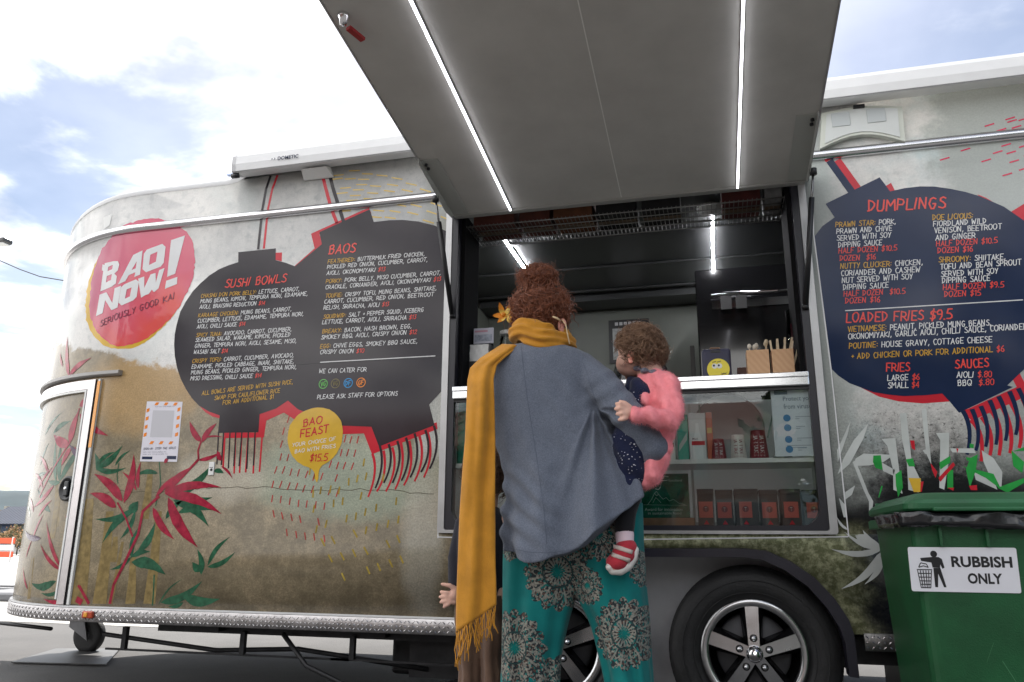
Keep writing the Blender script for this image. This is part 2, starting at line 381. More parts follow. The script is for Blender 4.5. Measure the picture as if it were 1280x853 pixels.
def letter(art_by_mat, runs, p0, p1, h, weight=1.35, shear=.16, slant=0.0, case=True):
    """runs: [(material, text)], centre line from p0 to p1 in (s,z), cap height h in metres"""
    p0 = Vector(p0); p1 = Vector(p1); d = p1-p0; Ln = d.length; ex = d/Ln; ey = Vector((-ex.y, ex.x)); total = 0
    for _, tx in runs:
        for c in tx: total += G.get(c, (5, ''))[0]+1.9
    k = Ln/total; kz = h/9; x = 0
    for mt, tx in runs:
        mb = art_by_mat.setdefault(mt, MB())
        for c in tx:
            w, code = G.get(c, (5, ''))
            jx = random.uniform(-.25, .25); jy = random.uniform(-.35, .35)
            for pl in (G_EXTRA.get(c) or glyph_pts(code)):
                for a, b in zip(pl, pl[1:]):
                    A = p0+ex*((x+a[0]+jx+a[1]*shear)*k)+ey*((a[1]-4.5+jy)*kz); B = p0+ex*((x+b[0]+jx+b[1]*shear)*k)+ey*((b[1]-4.5+jy)*kz)
                    t = B-A
                    if t.length < 1e-7: continue
                    t.normalize(); n = Vector((-t.y, t.x)); hw = weight*kz*.5; A = A-t*hw*.6; B = B+t*hw*.6; letter.k = (letter.k+1) % 7
                    o = .0026+letter.k*.00005
                    mb.add([S(q.x, q.y, o) for q in (A-n*hw, B-n*hw, B+n*hw, A+n*hw)], [(0, 1, 2, 3)])
            x += w+1.9
letter.k = 0
def font_text(name, s, mat, origin, ex, ey, width=None, height=None, bold=0.0, depth=.0006, parent=None, align='LEFT'):
    cu_ = bpy.data.curves.new(name, 'FONT'); cu_.body = s; cu_.offset = bold; cu_.extrude = 0; cu_.align_x = align; cu_.resolution_u = 3
    o = bpy.data.objects.new(name, cu_); COL.objects.link(o); dg = bpy.context.evaluated_depsgraph_get()
    me = bpy.data.meshes.new_from_object(o.evaluated_get(dg)); bpy.data.objects.remove(o)
    xs = [v.co.x for v in me.vertices]; ys = [v.co.y for v in me.vertices]; w = max(xs)-min(xs); h = max(ys)-min(ys)
    ex = Vector(ex).normalized(); ey = Vector(ey).normalized(); kx = (width/w) if width else height/h; ky = (height/h) if height else kx
    ez = ex.cross(ey)
    for v in me.vertices:
        v.co = Vector(origin)+ex*((v.co.x-min(xs))*kx)+ey*((v.co.y-min(ys))*ky)+ez*depth
    me.name = name; me.materials.clear()
    return link(name, me, mat, parent)
# ================================================================== THE SETTING
asphalt = bpy.data.materials.new('asphalt'); asphalt.use_nodes = True
def _asph():
    t = asphalt.node_tree; p = t.nodes['Principled BSDF']; n = t.nodes.new; l = t.links.new; c = n('ShaderNodeTexCoord')
    a = n('ShaderNodeTexNoise'); a.inputs['Scale'].default_value = .5; a.inputs['Detail'].default_value = 8; l(c.outputs['Object'], a.inputs['Vector'])
    b = n('ShaderNodeTexNoise'); b.inputs['Scale'].default_value = 90; b.inputs['Detail'].default_value = 3; l(c.outputs['Object'], b.inputs['Vector'])
    r = n('ShaderNodeValToRGB'); r.color_ramp.elements[0].position = .3; r.color_ramp.elements[1].position = .7
    a.inputs['Roughness'].default_value = .72; r.color_ramp.elements[0].color = (.055, .054, .054, 1); r.color_ramp.elements[1].color = (.105, .102, .100, 1); l(a.outputs['Fac'], r.inputs[0])
    x = n('ShaderNodeMix'); x.data_type = 'RGBA'; x.blend_type = 'MULTIPLY'; x.inputs[0].default_value = .7; l(r.outputs[0], x.inputs[6]); l(b.outputs['Color'], x.inputs[7])
    r2 = n('ShaderNodeMapRange'); r2.inputs[3].default_value = .6; r2.inputs[4].default_value = 1.5; l(b.outputs['Fac'], r2.inputs[0]); l(r2.outputs[0], x.inputs[7]); l(x.outputs[2], p.inputs['Base Color'])
    bu = n('ShaderNodeBump'); bu.inputs['Strength'].default_value = .5; bu.inputs['Distance'].default_value = .006; l(b.outputs['Fac'], bu.inputs['Height']); l(bu.outputs[0], p.inputs['Normal']); p.inputs['Roughness'].default_value = .88
_asph()
g = MB(); g.add([(-900, -400, 0), (700, -400, 0), (700, 900, 0), (-900, 900, 0)], [(0, 1, 2, 3)]); tag(g.build('ground', asphalt), kind='structure')
conc = M('pale_concrete', (.42, .41, .39), .85, var=.18, vs=.7, bump=.2, bs=40)
g = MB(); g.add([(-60, 3.4, .004), (-4.4, 3.2, .004), (-3.2, 34, .004), (-60, 34, .004)], [(0, 1, 2, 3)]); tag(g.build('pavement_sunlit_tone', conc), kind='structure')  # pale concrete carried nearer the trailer to stand for sunlit ground
g = MB(); g.box((-60, 34.004, -.05), (-3, 34.14, .12)); tag(g.build('kerb', conc), kind='structure')
# far hills on the left
hillm = M('haze_tinted_bush_hills', (.055, .085, .10), .95, var=.35, vs=.012)  # distance haze is painted into the bush colour as blue
def ridge(name, y, x0, x1, hmax, seed, n=90, depth=160):
    vs = []; fs = []; rows = 9
    for j in range(rows):
        for i in range(n+1):
            x = x0+(x1-x0)*i/n; u = j/(rows-1); prof = math.sin(u*math.pi/2)
            h = hmax*(.62+.5*noise.fractal(Vector((x*.006+seed, seed, 0)), 1, 2, 6)+.12*noise.noise(Vector((x*.03, u*3, seed))))*prof
            vs.append((x, y-depth*(1-u), max(-1, h)-(1 if u == 0 else 0)))
    for j in range(rows-1):
        for i in range(n): a = j*(n+1)+i; fs.append((a, a+1, a+n+2, a+n+1))
    me = MB().add(vs, fs, True).mesh(name); return tag(link(name, me, hillm), kind='structure')
ridge('hills', 640, -890, 500, 66, 3.3)
ridge('hills', -330, -600, 600, 30, 8.1, depth=-90)

# ================================================================== THE FOOD TRAILER
TR = thing('food_trailer', 'long food trailer with printed side panels, round nose and open serving hatch', 'food trailer', (-1.0, 1.2, 0))
XE, ZB, ZT = 2.6, .455, 2.835
HX0, HX1, HZ0, HZ1 = -1.262, .490, .846, 2.47
ARCX = -.30
def arch(off=0.0, zb=.30):
    px = [(804, 685), (927.7, 685), (957.7, 688), (987.8, 701), (1017.9, 721.5), (1042.5, 747.5), (1059, 772), (1066, 791)]
    rt = [PS(*p) for p in px]; rt = [(max(x, ARCX), z) for x, z in rt]
    zt = rt[0][1]; pts = [(ARCX, zt)]+[(x, z) for x, z in rt[1:]]
    # offset inwards
    pts = [(ARCX+(x-ARCX)*(1-off/.86), z-off*(1 if z > .45 else 0)) for x, z in pts]; pts.append((pts[-1][0]+.004, zb))
    return [(2*ARCX-x, z) for x, z in pts[::-1]]+pts[1:]
def panel(name, loops, mat, thick=.03):
    o = link(name, skin_mesh(name, loops, 0, uv=True), mat, TR)
    so_ = o.modifiers.new('thickness', 'SOLIDIFY'); so_.thickness = thick; so_.offset = -1; return o
ar = arch(); 
SB = -1.175
panel('side_panel', [[(-5.3, ZB), (SB, ZB), (SB, HZ0), (HX0, HZ0), (HX0, ZT), (-5.3, ZT)]], panelL)
low = [(HX0+.0005, ZB)]+[(x, max(z, ZB)) for x, z in ar if z >= ZB or abs(x-ARCX) > .8][0:0]
ac = [(x, z) for x, z in ar if z > ZB+.001]
lowp = [(SB+.0005, ZB), (ac[0][0]-.004, ZB)]+ac+[(ac[-1][0]+.004, ZB), (HX1-.0005, ZB), (HX1-.0005, HZ0), (SB+.0005, HZ0)]
if ac[-1][0]+.004 > HX1-.0005: lowp = [(SB+.0005, ZB), (ac[0][0]-.004, ZB)]+ac+[(ac[-1][0]+.004, ZB), (.70, ZB), (.70, HZ0), (SB+.0005, HZ0)]
XR = lowp[-2][0]
panel('lower_side_panel', [lowp], panelR)
panel('upper_side_panel', [[(HX0+.0005, HZ1), (HX1-.0005, HZ1), (HX1-.0005, ZT), (HX0+.0005, ZT)]], panelR)
if XR > HX1: panel('right_side_panel', [[(XR+.0005, ZB), (XE, ZB), (XE, ZT), (HX1, ZT), (HX1, HZ0), (XR+.0005, HZ0)]], panelR)
else: panel('right_side_panel', [[(HX1, ZB), (XE, ZB), (XE, ZT), (HX1, ZT)]], panelR)
# far half of the nose, back wall, rear end
b = MB(); n = 40; vs = []
for i in range(n+1):
    a = (5.3+X0)/RN+(math.pi-(5.3+X0)/RN)*i/n
    for z in (ZB, ZT-drop(X0-1.9)): vs.append((X0-RN*math.sin(a), RN-RN*math.cos(a), z))
b.add(vs, [(2*i, 2*i+1, 2*i+3, 2*i+2) for i in range(n)], True); b.box((X0, 2.44, ZB), (XE, 2.47, ZT)); b.box((XE+.001, 0, ZB), (XE+.03, 2.47, ZT))
b.build('far_wall', M('trailer_cream', (.55, .55, .52), .4, var=.05), TR)
def foot(off, z, n=48, inner=False):
    p = [(XE+.03+off*0, -off, z)]+[(X0-(RN+off)*math.sin(math.pi*i/n), RN-(RN+off)*math.cos(math.pi*i/n), z) for i in range(n+1)]+[(XE+.03, 2*RN+off, z)]
    return p
# roof with rounded edge
r = MB(); prev = None; prof = [(.001, ZT-.004), (.004, ZT+.012), (-.004, ZT+.03), (-.03, ZT+.05), (-.10, ZT+.062), (-.3, ZT+.07)]
def rim_(o, z):
    q = []
    for i, p in enumerate(foot(o, z)):
        if i == 0: q += [p]+[(x, -o, z-drop(x)) for x in (-2.40, -2.45, -2.5, -2.54, -2.6, -2.9)]
        elif i <= 49: q.append((p[0], p[1], z-drop(X0-min((i-1)/48*math.pi, 1.9)*RN)))
        else: q.append((p[0], p[1], z-.1))
    return q
rings = [rim_(o, z) for o, z in prof]; m = len(rings[0])
r.add([p for g_ in rings for p in g_], [(j*m+i, j*m+i+1, (j+1)*m+i+1, (j+1)*m+i) for j in range(len(rings)-1) for i in range(m-1)]+[tuple((len(rings)-1)*m+i for i in range(m))], True)
r.build('roof', M('trailer_roof_white', (.62, .62, .62), .35, var=.05), TR)
# floor and chassis
f = MB(); fp = foot(-.45, .465); fq = foot(-.45, .50); m = len(fp)
f.add(fp+fq, [tuple(range(m))[::-1], tuple(range(m, 2*m))]+[(i, (i+1) % m, m+(i+1) % m, m+i) for i in range(m)])
f.build('floor', M('floor_plywood', (.10, .08, .06), .7, var=.2), TR)
# rails and trims that follow the skin
def sweep(name, z, prof, s0, s1, mat, step=.08, parent=TR):
    """prof: (off, dz) section swept along the skin"""
    mb = MB(); ss = []; s = s0
    while s < s1-1e-6: ss.append(s); s += step if s < X0 else .5
    ss.append(s1); k = len(prof)
    vs = [S(s, z+dz, off) for s in ss for off, dz in prof]
    fs = [(i*k+j, i*k+(j+1) % k, (i+1)*k+(j+1) % k, (i+1)*k+j) for i in range(len(ss)-1) for j in range(k)]+[tuple(range(k)), tuple((len(ss)-1)*k+j for j in range(k))[::-1]]
    mb.add(vs, fs, True); o = mb.build(name, mat, parent); e = o.modifiers.new('edges', 'EDGE_SPLIT'); e.split_angle = math.radians(50); return o
half = [(.0, -.024), (.012, -.023), (.021, -.014), (.025, 0), (.021, .014), (.012, .023), (0, .024)]
rail_m = M('anodised_rail', (.66, .66, .68), .2, 1, .05, 10)
sweep('side_rail', 2.566, half, -5.3, HX0+.03, rail_m)
sweep('side_rail', 2.566, half, HX1-.03, XE, rail_m)
gut = [(.0, -.014), (.022, -.014), (.032, -.006), (.032, .01), (.026, .014), (0, .014)]
sweep('drip_rail', 1.70, gut, -5.0, -3.145, M('grey_rubber_rail', (.34, .33, .32), .45, .3, .1, 10))
skirt = [(0.0, -.066), (.016, -.066), (.018, -.062), (.018, -.003), (.016, 0), (0, 0)]
tread_m = M('tread_plate', (.36, .345, .345), .3, 1, .25, 25, .1, 200)
axl, axr = ar[0][0]-.035, ar[-1][0]+.035
for s0, s1 in ((-5.3, axl), (axr, XE)):
    sk = sweep('tread_plate_skirt', .461, skirt, s0, s1, tread_m)
    t = MB(); s = s0+.01; i = 0
    while s < s1-.02:
        for row in range(3):
            c = S(s, .461-.014-row*.019, .0185); d = (S(s+.01, 0, 0)-S(s-.01, 0, 0)).normalized(); out = (S(s, 0, .1)-S(s, 0, 0)).normalized()
            up = Vector((0, 0, 1)); a = math.radians(40 if (i+row) % 2 else -40); ax = d*math.cos(a)+up*math.sin(a); bx = -d*math.sin(a)+up*math.cos(a)
            t.add([c-ax*.011, c-bx*.0032, c+ax*.011, c+bx*.0032, c+out*.0022-ax*.005, c+out*.0022+ax*.005], [(0, 1, 4), (4, 1, 5), (1, 2, 5), (2, 3, 5), (5, 3, 4), (3, 0, 4)])
        s += .021; i += 1
    tag(t.build('tread_pattern', M('tread_raised', (.50, .485, .485), .22, 1, .1, 30), sk), kind='stuff')
wl = [(0, -.004), (.014, -.004), (.014, .004), (0, .004)]
sweep('white_edge_strip', .467, wl, -5.3, axl, M('white_edge', (.66, .66, .66), .4), .08)
# chassis under the skirt
c = MB()
c.box((-2.85, .16, .345), (ar[0][0]-.01, .22, .43)); c.box((ar[-1][0]+.01, .10, .33), (XE, .16, .43)); c.box((-4.05, 2.30, .33), (XE, 2.36, .43))
for x in (-2.5, -1.6, .9, 1.8): c.box((x, .10, .36), (x+.05, 2.3, .44))
c.box((-2.8, .55, .33), (XE, .62, .43)); c.box((-2.8, 1.82, .33), (XE, 1.89, .43))
c.build('chassis', steel_dark, TR)
u = MB()
for i, x in enumerate((-3.05, -2.35, -1.75)):
    u.box((x, .14, .25), (x+.025, .165, .36)); u.box((x-.1, .148, .243), (x+.6, .158, .253))
u.tube([(-3.3, .3, .30), (-2.6, .32, .24), (-2.1, .28, .27), (-1.4, .3, .2)], .012)
u.tube([(-2.1, .12, .36), (-1.95, .1, .22), (-1.7, .1, .13), (-1.35, .1, .12), (-1.15, .15, .2)], .012)
u.box((-1.5, .3, .16), (-1.2, .9, .34)); u.box((-.95, .15, .2), (-.9, .2, .4))
u.build('under_floor_fittings', steel_dark, TR)['kind'] = 'stuff'
for q_ in (((.75, .35, .14), (1.9, .8, .40)), ((-1.7, .55, .13), (-1.1, .95, .40))): u = MB(); u.bevbox(*q_, .02); u.build('water_tank', steel_dark, TR)
# wheel arch: flare and liner
fo, fi = arch(0), arch(.038)
mb = MB(); k = len(fo); vs = []
for (a, b_) in zip(fo, fi): vs += [(a[0], -.004, a[1]), (a[0], -.034, a[1]-.004), (b_[0], -.034, b_[1]), (b_[0], .05, b_[1])]
mb.add(vs, [(i*4+j, i*4+j+1, (i+1)*4+j+1, (i+1)*4+j) for i in range(k-1) for j in range(3)], False)
mb.build('wheel_arch_flare', M('flare_black', (.016, .015, .024), .3, var=.2, vs=5), TR)
ln = MB(); fi2 = arch(.02)
vs = [(x, y, z) for y in (.03, .42) for x, z in fi2]; k = len(fi2)
ln.add(vs, [(i, i+1, k+i+1, k+i) for i in range(k-1)], True); ln.box((fi2[0][0], .262, .14), (fi2[-1][0], .28, .9))
ln.build('wheel_arch_liner', M('liner_grey', (.50, .50, .52), .55, var=.2, vs=3), TR)
# ---------------- wheels
rimdark = M('alloy_black', (.010, .010, .011), .25, .3); machined = M('alloy_machined', (.55, .55, .56), .22, 1, .08, 12); chrome = M('chrome', (.8, .8, .82), .06, 1)
def wheel(cx_, cz, rot, R_=.352, r_=.213, y=.045):
    w = MB()  # tyre side face at y
    prof = [(r_-.004, .03), (r_+.012, .0), (r_+.05, -.014), (R_-.045, -.012), (R_-.018, .004), (R_, .035), (R_, .19), (R_-.02, .22), (r_+.02, .225), (r_, .20)]
    tyre = MB(); tyre.lathe([(a, -b_) for a, b_ in prof], (0, 0, 0), 'y', 64, cap=False)
    for ring in (r_+.03, R_-.06):
        tyre.lathe([(ring-.002, .0135), (ring, .017), (ring+.002, .0135)], (0, 0, 0), 'y', 64, cap=False)
    for i in range(72):
        a = 2*math.pi*i/72; M_ = Matrix.Rotation(a, 4, 'Y'); tyre.box((R_-.012, .030, -.004), (R_-.0005, .16, .006), M_)
    rim = MB(); rim.lathe([(r_+.004, -.022), (r_+.004, .006), (r_-.012, .005), (r_-.026, .002), (r_-.030, -.004), (r_-.031, -.03)], (0, 0, 0), 'y', 64, cap=False)
    o = rim.build('wheel', machined, TR)
    for p in o.data.polygons: pass
    ty = tyre.build('tyre', rubber, o)
    br = MB(); br.lathe([(r_-.019, -.028), (r_-.03, -.15), (.08, -.15), (0, -.15)], (0, 0, 0), 'y', 48, cap=False); br.lathe([(.13, -.135), (.13, -.13), (.05, -.125), (0, -.12)], (0, 0, 0), 'y', 32)
    br.build('rim_barrel', rimdark, o)
    dr = MB(); dr.lathe([(.155, -.12), (.155, -.10), (.148, -.094), (.06, -.094)], (0, 0, 0), 'y', 40); dr.build('brake_drum', M('brake_grey', (.13, .13, .14), .5, .5, .2), o)
    for i in range(5):
        Mr = Matrix.Rotation(-(rot+i*2*math.pi/5), 4, 'Y')
        s = MB(); wd = .022
        s.add([Mr @ Vector(v) for v in [(.028, -.018, -wd), (.028, -.018, wd), (r_-.012, .0, wd*1.25), (r_-.012, .0, -wd*1.25), (.02, .07, -wd-.014), (.02, .07, wd+.014), (r_-.012, .05, wd*2.3), (r_-.012, .05, -wd*2.3)]], [(0, 1, 2, 3), (0, 4, 5, 1), (3, 2, 6, 7), (7, 6, 5, 4)])
        s.build('spoke', machined, o)
        s2 = MB(); s2.add([Mr @ Vector(v) for v in [(.026, -.0165, -wd-.001), (.026, .06, -wd-.016), (r_-.010, .05, -wd*2.3-.002), (r_-.010, .0015, -wd*1.25-.001), (.026, -.0165, wd+.001), (.026, .06, wd+.016), (r_-.010, .05, wd*2.3+.002), (r_-.010, .0015, wd*1.25+.001)]], [(0, 1, 2, 3), (4, 7, 6, 5)])
        s2.build('spoke_flank', rimdark, o)
        lx = Mr @ Vector((.062, -.016, 0))
        lg = MB(); lg.lathe([(.0155, -.001), (.0155, .0015), (.0125, .002)], lx, 'y', 16); lg.build('lug_seat', rimdark, o)
        lg = MB(); lg.lathe([(.0095, 0), (.0105, .012), (.007, .018), (0, .02)], lx, 'y', 10); lg.build('lug_nut', chrome, o)
    hc = MB(); hc.lathe([(.036, -.005), (.034, .014), (.026, .034), (.012, .044), (0, .046)], (0, -.012, 0), 'y', 28); hc.build('hub_cap', chrome, o)
    o.location = (cx_, y, cz); return o
wheel(.128, .362, math.radians(90)); wheel(-.715, .362, math.radians(-52))
ax = MB(); ax.tube([(.128, .1, .362), (.128, 2.3, .362)], .03); ax.tube([(-.715, .1, .362), (-.715, 2.3, .362)], .03)
for x in (.128, -.715): ax.lathe([(.35, -.22), (.35, 0)], (x, 2.2, .362), 'y', 40)
ax.build('axle', steel_dark, TR)
# ---------------- door on the nose
def strip_poly(name, pts, w, off, th, mat, parent=TR):
    """raised flat strip following (s,z) polyline on the skin"""
    p = [Vector(q) for q in pts]; q2 = [p[0]]
    for a, b_ in zip(p, p[1:]):
        m_ = max(1, int((b_-a).length/.07))
        q2 += [a+(b_-a)*i/m_ for i in range(1, m_+1)]
    p = q2; vs = []
    for i, q in enumerate(p):
        d1 = (p[i]-p[i-1]).normalized() if i else None; d2 = (p[i+1]-p[i]).normalized() if i < len(p)-1 else None
        d1 = d1 or d2; d2 = d2 or d1; t = (d1+d2).normalized(); n_ = Vector((-t.y, t.x)); ww = w/2/max(.4, n_.dot(Vector((-d1.y, d1.x))))
        for sg, o_ in ((1, off), (1, off+th), (-1, off+th), (-1, off)): vs.append(S(q.x+n_.x*ww*sg, q.y+n_.y*ww*sg, o_))
    k = len(p); mb = MB(); mb.add(vs, [(i*4+j, i*4+(j+1) % 4, (i+1)*4+(j+1) % 4, (i+1)*4+j) for i in range(k-1) for j in range(4)]+[(0, 1, 2, 3), ((k-1)*4+3, (k-1)*4+2, (k-1)*4+1, (k-1)*4)])
    return mb.build(name, mat, parent)
dr = link('front_locker_door', skin_mesh('front_locker_door', [[(-4.85, .50), (-3.33, .50), (-3.33, 1.63), (-4.85, 1.63)]], .0006, uv=True), panelL, TR)
strip_poly('door_frame', [(-3.335, .475), (-3.335, 1.645), (-4.85, 1.645), (-4.85, .475)], .052, .001, .016, M('door_alu', (.60, .56, .56), .3, 1, .1, 12), dr)
strip_poly('door_frame_edge', [(-3.37, .50), (-3.37, 1.61), (-4.81, 1.61)], .012, .002, .018, white, dr)
strip_poly('door_seal', [(-3.300, .475), (-3.300, 1.665)], .010, .001, .009, rubber, dr)
strip_poly('door_edge_strip', [(-3.284, .475), (-3.284, 1.672)], .016, .001, .012, white, TR)
strip_poly('orange_reflector', [(-3.283, 1.29), (-3.283, 1.66)], .020, .0135, .003, M('orange_reflector', (.85, .33, .02), .3, coat=.5), TR)
hs = PS(86, 611); hp = S(hs[0], hs[1], .004); an = (X0-hs[0])/RN
hd = MB(); hd.lathe([(.068, -.002), (.068, .008), (.060, .013), (.052, .010), (.048, .004), (0, .004)], (0, 0, 0), 'y', 40); hd.bevbox((-.018, -.016, -.04), (.018, -.004, .04), .005)
ho = hd.build('lock_handle', black, dr); ho.location = hp; ho.rotation_euler = (0, 0, -an)
hk = MB(); hk.lathe([(.009, 0), (.009, .012), (0, .013)], (0.0, -.008, .0), 'y', 12); hk.build('lock_barrel', chrome, ho)
# marker lamp, data plate, jockey wheel, drawbar
q = PS(115, 764.5); ml = MB(); ml.bevbox((-.032, -.034, -.018), (.032, -.016, .018), .006); o = ml.build('marker_lamp', M('amber_red_lamp', (.45, .05, .01), .2, coat=.8), TR); o.location = S(q[0], .432, 0); o.rotation_euler = (0, 0, -(X0-q[0])/RN if q[0] < X0 else 0)
ml = MB(); ml.bevbox((-.018, -.039, -.012), (.004, -.030, .012), .004); ml.build('amber_lens', M('amber_lens', (.8, .35, .03), .2, coat=.8), o)
q0 = PS(265, 586); dp = MB(); dp.bevbox((q0[0]-.016, -.007, q0[1]-.034), (q0[0]+.016, -.001, q0[1]+.034), .002); dpo = dp.build('small_vent_plate', white, TR)
dp = MB(); dp.lathe([(.007, .0), (.007, .002), (0, .0025)], (q0[0]+.002, -.0072, q0[1]-.006), 'y', 12); dp.box((q0[0]-.011, -.0078, q0[1]+.004), (q0[0]+.010, -.0072, q0[1]+.007)); dp.build('plate_mark', black, dpo)
jw = MB(); J = atz(106, 816, 0); JX, JY = J.x, J.y
jb = MB(); jb.box((JX-.12, JY-.05, .27), (JX-.01, JY+.05, .44)); jb.prism([(JX-.12, .27), (JX-.12, .18), (JX+.05, .09), (JX+.03, .16), (JX-.01, .27)], JY-.055, JY-.045)
jb.prism([(JX-.12, .27), (JX-.12, .18), (JX+.05, .09), (JX+.03, .16), (JX-.01, .27)], JY+.045, JY+.055)
jo = jb.build('jockey_wheel_bracket', M('grey_bracket', (.22, .22, .23), .5, .4, .15), TR)
jw.lathe([(.085, -.03), (.115, -.03), (.122, -.02), (.122, .02), (.115, .03), (.085, .03)], (0, 0, 0), 'y', 36)
jwo = jw.build('jockey_wheel', rubber, jo); jwo.location = (JX+.02, JY, .123)
js = MB(); js.lathe([(.088, -.022), (.088, .022)], (0, 0, 0), 'y', 30); js.lathe([(.025, -.03), (.025, .03), (0, .032)], (0, 0, 0), 'y', 16)
for i in range(5):
    a = i*2*math.pi/5; js.bar((.02*math.cos(a), -.005, .02*math.sin(a)), (.087*math.cos(a), -.005, .087*math.sin(a)), .016, .02)
js.build('jockey_wheel_spokes', M('spoke_grey', (.16, .16, .17), .4, .5), jwo)
db = MB(); A = atz(16, 757, .43); db.bar((X0-RN+.25, 1.0, .44), (-6.1, 1.22, .44), .06, .07); db.bar((X0-RN+.25, 1.45, .44), (-6.1, 1.22, .44), .06, .07)
db.bevbox((-4.75, .75, .41), (-4.30, 1.7, .47), .015); db.bevbox((-6.3, 1.16, .38), (-6.0, 1.28, .48), .02)
db.build('drawbar', M('drawbar_grey', (.26, .26, .27), .4, .6, .1), TR)
cb_ = MB(); cb_.tube([(-6.1, 1.2, .40), (-5.3, .9, .31), (-4.7, .6, .33), (-4.2, .45, .32), (-3.7, .35, .31)], .011); cb_.tube([(-5.8, 1.1, .36), (-5.2, .8, .26), (-4.5, .5, .28), (-4.15, .4, .3)], .008)
cb_.build('brake_cable', black, TR)
# ---------------- serving window frame
FRM = M('window_frame_alu', (.42, .42, .42), .38, .7, .1, 10)
fr = MB(); w_ = .045
# outer frame (proud of skin), a rounded rectangle ring drawn as two loops
def rrect(x0, x1, z0, z1, rb, rt, n=8):
    out = []
    for cx_, cz, a0, r_ in ((x1-rb, z0+rb, -90, rb), (x1-rt, z1-rt, 0, rt), (x0+rt, z1-rt, 90, rt), (x0+rb, z0+rb, 180, rb)):
        for i in range(n+1):
            a = math.radians(a0+90*i/n); out.append((cx_+r_*math.cos(a), cz+r_*math.sin(a)))
    return out
def ring(mb, lo, li, y0, y1):
    k = len(lo); vs = [(x, y, z) for lp, y in ((lo, y0), (lo, y1), (li, y1), (li, y0)) for x, z in lp]
    mb.add(vs, [(a*k+i, a*k+(i+1) % k, ((a+1) % 4)*k+(i+1) % k, ((a+1) % 4)*k+i) for a in range(4) for i in range(k)]); return mb
ring(fr, rrect(HX0-.002, HX1+.002, HZ0-.002, HZ1+.002, .012, .012), rrect(HX0+.03, HX1-.03, HZ0+.012, HZ1-.01, .012, .012), -.014, .045)
fr.build('hatch_frame', FRM, TR)
bk = MB(); ring(bk, rrect(HX0+.031, HX1-.031, HZ0+.013, HZ1-.011, .012, .012), rrect(HX0+.062, HX1-.062, HZ0+.034, HZ1-.02, .075, .02), -.008, .05)
bk.build('hatch_seal', M('seal_black', (.010, .010, .016), .35), TR)
pin = Art(3)
for pts in ([(561.6, 270), (561.6, 292.3), (554.2, 489.7), (547.4, 673)],): pin.strip(pts, .0052)
pin.strip([(547.4, 671.5), (585, 672.5)], .0052); pin.strip([(800, 674.5), (1060, 671)], .0052)
pin.strip([(1015.6, 226), (1017, 293), (1038.7, 461.5), (1060.8, 671)], .0052)
pin.build('pinstripe', P_white, TR)
# ---------------- interior
dark = M('interior_dark_grey', (.045, .047, .047), .35, var=.15, vs=2); wallm = M('interior_wall_grey', (.115, .125, .105), .5, var=.1, vs=2)
it = MB(); it.box((X0-.2, 2.38, .501), (XE-.02, 2.43, 2.60)); it.build('back_wall', wallm, TR)
for x in (-1.75, 1.7): it = MB(); it.box((x, .04, .501), (x+.03, 2.379, 2.60)); it.build('partition_wall', wallm, TR)
it = MB(); it.box((-1.72, .04, 2.66), (1.7, 2.379, 2.69))
for y in (.95, 1.5, 2.0): it.box((-1.71, y, 2.645), (1.69, y+.02, 2.659))
it.box((-1.715, 2.1, 2.602), (1.695, 2.375, 2.658))
it.build('ceiling', M('ceiling_dark', (.034, .036, .036), .3, var=.1, vs=2), TR)
led = M('led_strip', (1, 1, 1), emit=((.93, .93, 1.0), 3.2)); led_in = M('led_strip_inside', (1, 1, 1), emit=((.95, .95, 1.0), 70.0)); ledh = M('led_holder', (.4, .4, .42), .4, .5)
def led_strip(a, b_, w, n, nm='led_strip', down=Vector((0, 0, -1)), parent=TR):
    a = Vector(a); b_ = Vector(b_); d = b_-a; hb = MB(); hb.bar(a, b_, w*1.25, .012); ho = hb.build('led_holder', ledh, parent)
    for i in range(n):
        m_ = MB(); m_.bar(a+d*((i+.012)/n)+down*.009, a+d*((i+.988)/n)+down*.009, w, .008); m_.build(nm, led if parent is not TR else led_in, ho)
for x, y0, y1 in ((-1.18, .55, 1.75), (.085, .72, 2.0)): led_strip((x, y0, 2.648), (x, y1, 2.648), .015, 4)
# counter strip and glass display below
CZ0, CZ1 = 1.474, 1.530
GX0, GX1 = HX0+.062, HX1-.062
ct = MB(); ct.bevbox((GX0-.004, -.022, CZ0), (GX1+.004, .075, CZ1), .006); ct.bevbox((GX0-.003, -.030, CZ1-.018), (GX1+.003, .074, CZ1+.004), .003); ct.build('counter_edge', M('counter_alu', (.78, .79, .81), .16, .9, .05), TR)
ct = MB(); ct.box((GX0-.02, .076, CZ1-.010), (GX1+.02, .62, CZ1-.003)); ct.build('counter_top', glass, TR)  # made of glass so light from the ceiling LEDs reaches the display
sh = MB(); sh.box((GX0-.02, .045, 1.150), (GX1+.02, .36, 1.170)); so2 = sh.build('display_shelf', white, TR)
lit_back = bpy.data.materials.new('translucent_light_panel'); lit_back.use_nodes = True  # translucent back, added so the kitchen LEDs brighten the display
def _ac():
    t = lit_back.node_tree; t.nodes.clear(); n = t.nodes.new; o = n('ShaderNodeOutputMaterial'); m_ = n('ShaderNodeMixShader'); a_ = n('ShaderNodeBsdfDiffuse'); a_.inputs[0].default_value = (.86, .87, .87, 1); b_ = n('ShaderNodeBsdfTranslucent'); b_.inputs[0].default_value = (.9, .92, .92, 1)
    m_.inputs[0].default_value = .8; t.links.new(a_.outputs[0], m_.inputs[1]); t.links.new(b_.outputs[0], m_.inputs[2]); t.links.new(m_.outputs[0], o.inputs[0])
_ac()
